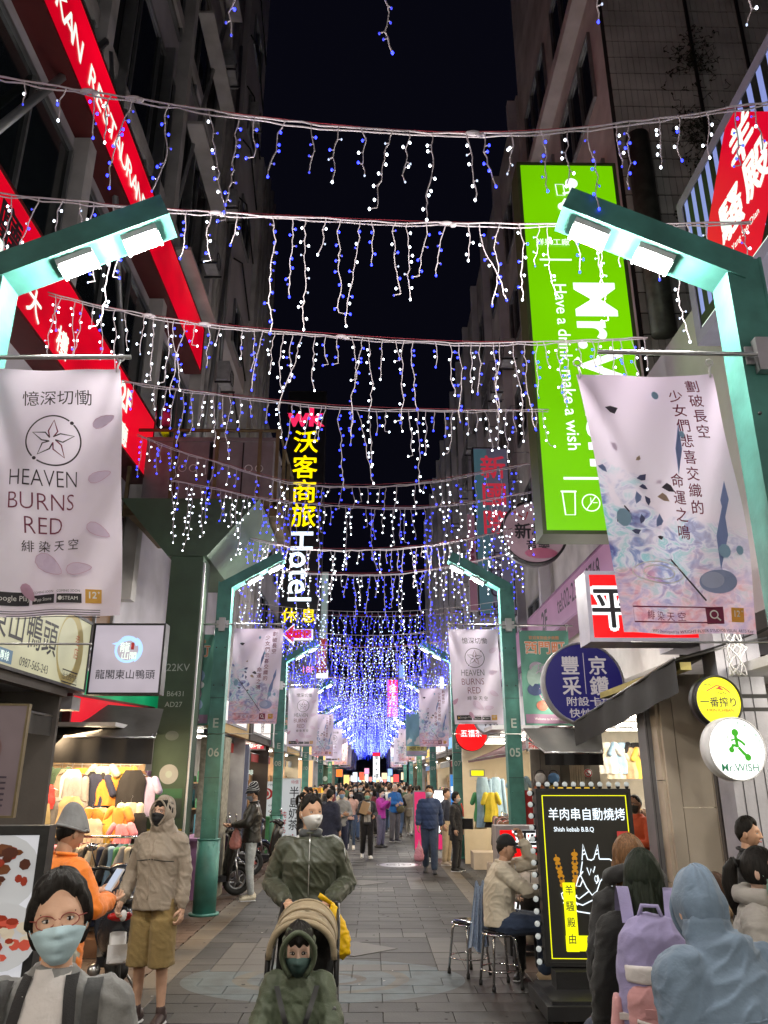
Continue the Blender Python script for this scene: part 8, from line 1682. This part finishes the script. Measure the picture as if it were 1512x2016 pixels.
# others at that edge
r = person('woman with a brown ponytail and fur trimmed olive coat eating at the counter', at_px(1383, 1750, 5.3), R(75), 1.55, posed(**dict(SIT, pelvis=(0, 0, .72), waist=(0, .01, .86), chest=(0, -.03, 1.04), neck=(0, -.05, 1.225), head=(0, -.09, 1.35), shl=(.165, -.04, 1.17), shr=(-.165, -.04, 1.17), hil=(.09, -.03, .70), hir=(-.09, -.03, .70), knl=(.13, -.42, .72), knr=(-.11, -.42, .72), anl=(.12, -.42, .28), anr=(-.10, -.45, .28), ell=(.22, -.20, 1.0), wrl=(.08, -.30, 1.22), elr=(-.22, -.20, 1.0), wrr=(-.05, -.30, 1.20), pl=(0, 1, 0), pr=(0, 1, 0))), top=('coat', cloth('olive_parka', (.10, .07, .025))), bottom=('trousers', BLK), hair=('darkbrown', 'pony'), sk=3, bulk=.04, seed=62, fem=True, vox=.012)
hm, hs, s, J = root_h[r.name]; b = MB(); b.tube([J['neck'] * s + Vector((.10 * math.sin(a), -.09 * math.cos(a) + .02, .0)) for a in [2 * math.pi * k / 20 for k in range(21)]], .045, 8, False); shell('fur_collar', b, cloth('tan_fur', (.30, .19, .09), vs=60, var=.6, bump=1.0, bs=200), r, .012, 1, .014, 4, 22)
r = person('woman with a black ponytail and light grey hooded top turned to the shops', at_px(1497, 1760, 4.0), R(60), 1.58, posed(**WALK), top=('hoodie', cloth('ash_grey', (.36, .34, .32), bs=30)), bottom=('trousers', DKT), hair=('black', 'pony'), mask=('surg', (.3, .5, .42)), sk=3, bulk=.04, seed=63, fem=True, vox=.010)
b = MB(); b.tube([Vector((.11 * math.sin(a), .09 * -math.cos(a) * -1, 1.36)) for a in [R(-110 + 220 * k / 20) for k in range(21)]], .038, 10); shell('hood_fold', b, cloth('ash_grey', (.36, .34, .32), bs=30), r, .012, 3, .008, 3)
person('man in black seated in the doorway beside the beige wall', at_px(1477, 1700, 6.4), R(55), 1.60, posed(), top=('jacket', BLK), bottom=('trousers', BLK), hair=('black', 'short'), sk=0, seed=64, vox=.013)
person('man in an orange red vest and glasses inside the fashion shop', at_px(1256, 1620, 10.8), R(-60), 1.70, posed(**CROSS), top=('shirt', cloth('red_vest', (.55, .08, .02))), bottom=('trousers', BLK), hair=('black', 'buzz'), glasses=(.02, .02, .02), mask=('surg', (.05, .06, .05)), sk=2, seed=65, vox=.015)
person('man in brown with a shoulder strap behind the orange red vest man', at_px(1236, 1600, 11.7), R(-35), 1.72, posed(), top=('jacket', cloth('brown_jacket', (.10, .05, .035))), bottom=('trousers', BLK), hair=('black', 'short'), sk=2, seed=66, vox=.016, det=1)

# crowd: a few bodies, copied with clothes and hair of their own; the far mass joined
PR = []
for k, (ps, fem, hk, tk_) in enumerate((({}, False, 'short', 'jacket'), (WALK, True, 'long', 'coat'), (CROSS, False, 'short', 'shirt'), (dict(WALK, **HOLD), True, 'bob', 'jacket'))):
    PR.append(person('crowd person', (30 + k, -20, 0), 0, 1.68, posed(**ps), top=(tk_, fab('navy')), bottom=('trousers', BLK), hair=('black', hk), mask=('surg', (.6, .62, .66)), sk=k, det=1, vox=.026, seed=70 + k, fem=fem))
CC = [('black', 'black'), ('navy', 'black'), ('grey', 'navy'), ('maroon', 'black'), ('taupe', 'navy'), ('white', 'denim'), ('dark green', 'black'), ('black', 'denim'), ('tan', 'black'), ('denim', 'black'), ('cream', 'grey'), ('black', 'khaki')]
rc = random.Random(12); spots = []
for px, Y in ((604, 24.5), (622, 29), (632, 33), (655, 27.5), (660, 35), (668, 30), (681, 34), (700, 27.5), (705, 32), (712, 36), (722, 29), (733, 33.5), (740, 38), (746, 30), (757, 36), (766, 42), (783, 33), (790, 38), (797, 34), (812, 37), (820, 32), (650, 40), (690, 41), (725, 43), (705, 39), (675, 45), (740, 46), (620, 37), (640, 44), (800, 44), (612, 26.5), (628, 31), (646, 29), (664, 33), (676, 27), (696, 30), (709, 28.5), (716, 34), (729, 31), (736, 28), (748, 35), (760, 33), (771, 38), (786, 29), (794, 35), (806, 36), (815, 40), (824, 36), (601, 31), (636, 38), (655, 43), (682, 37), (700, 46), (722, 40), (755, 44), (776, 47), (810, 46), (667, 39), (711, 42), (742, 40)): spots.append((PY(px, 1545, Y).x, Y))
nm = ['by the yellow notice', 'close to the milk tea board', 'under the fourth post banner', 'behind the grey shirt man', 'amid the middle of the crowd', 'next to the pink sweater', 'behind the brown parcel', 'near the magenta jacket', 'beyond the white haired man', 'towards the pink standing sign']
for i, (x, y) in enumerate(spots):
    src = PR[i % 4]; c = copy_tree(src); c.location = (x, y, 0); c.rotation_euler.z = R(rc.choice((0, 0, 180, 180, 160, -20, 90, -90)) + rc.uniform(-20, 20)); q = rc.uniform(.93, 1.06); c.scale = (q, q, q)
    tc, bc = CC[i % 12]; c['group'] = 'people in the street crowd'; c['label'] = '%s %s, %s' % (tc, {0: 'jacket walker', 1: 'coat and long hair', 2: 'shirt stander', 3: 'jacket and bobbed hair'}[i % 4], nm[i % 10] + ['', ', a row back', ', two rows back', ', three rows back', ', deep in the crowd', ', at the far rows'][min(5, i // 10)])
    for ch in KIDS(c):
        n_ = ch.name.split('.')[0]; m_ = {'jacket': fab(tc), 'coat': fab(tc), 'shirt': fab(tc), 'trousers': fab(bc)}.get(n_)
        if m_: ch.material_slots[0].link = 'OBJECT'; ch.material_slots[0].material = m_
cr = MB(); cmats = [fab(a) for a, _ in CC] + [BLK, skin(0), hair_mat('black', HB['black'])]; src_parts = []
for p_ in PR:
    for ch in KIDS(p_):
        n_ = ch.name.split('.')[0]
        if n_ in ('jacket', 'coat', 'shirt', 'trousers', 'hair', 'body', 'hair_length'):
            me = ch.data; src_parts.append((PR.index(p_), n_, [v.co.copy() for v in me.vertices][:], [tuple(f.vertices) for f in me.polygons]))
cr.sm = True
for i in range(150):
    x, y = rc.uniform(-2.3, 2.2), rc.uniform(46, 92); a = rc.uniform(0, 6.3); q = rc.uniform(.92, 1.06); ca, sa = math.cos(a), math.sin(a); k = i % 4; ci = rc.randrange(12)
    b = MB(); b.sm = True
    cr.cur = ci; cr.loft([((x, y, .75 * q), .2, .15), ((x, y, 1.1 * q), .2, .14), ((x, y, 1.38 * q), .21, .13), ((x, y, 1.46 * q), .07, .07)], 10)
    for s_ in (-1, 1): cr.cap_((x + s_ * .2 * ca, y + s_ * .2 * sa, 1.36 * q), (x + s_ * .24 * ca, y + s_ * .24 * sa, .9 * q), .06, .04, 6)
    cr.cur = 12; cr.cap_((x - .08 * ca, y - .08 * sa, .85), (x - .1 * ca, y - .1 * sa, .06), .09, .05, 6); cr.cap_((x + .08 * ca, y + .08 * sa, .85), (x + .1 * ca, y + .1 * sa, .06), .09, .05, 6)
    cr.cur = 13; cr.ell((x, y - .02, 1.57 * q), (.075, .085, .105), 10, 8); cr.cur = 14; cr.ell((x, y + .015, 1.60 * q), (.085, .092, .1), 10, 8)
o = cr.build('crowd', cmats); tag(o, 'dense far crowd of dark dressed people filling the street end', 'crowd', kind='stuff')
def drop_tree(o):
    for ch in KIDS(o): drop_tree(ch)
    bpy.data.objects.remove(o)
for p_ in PR: drop_tree(p_)
bpy.data.scenes.remove(TS)
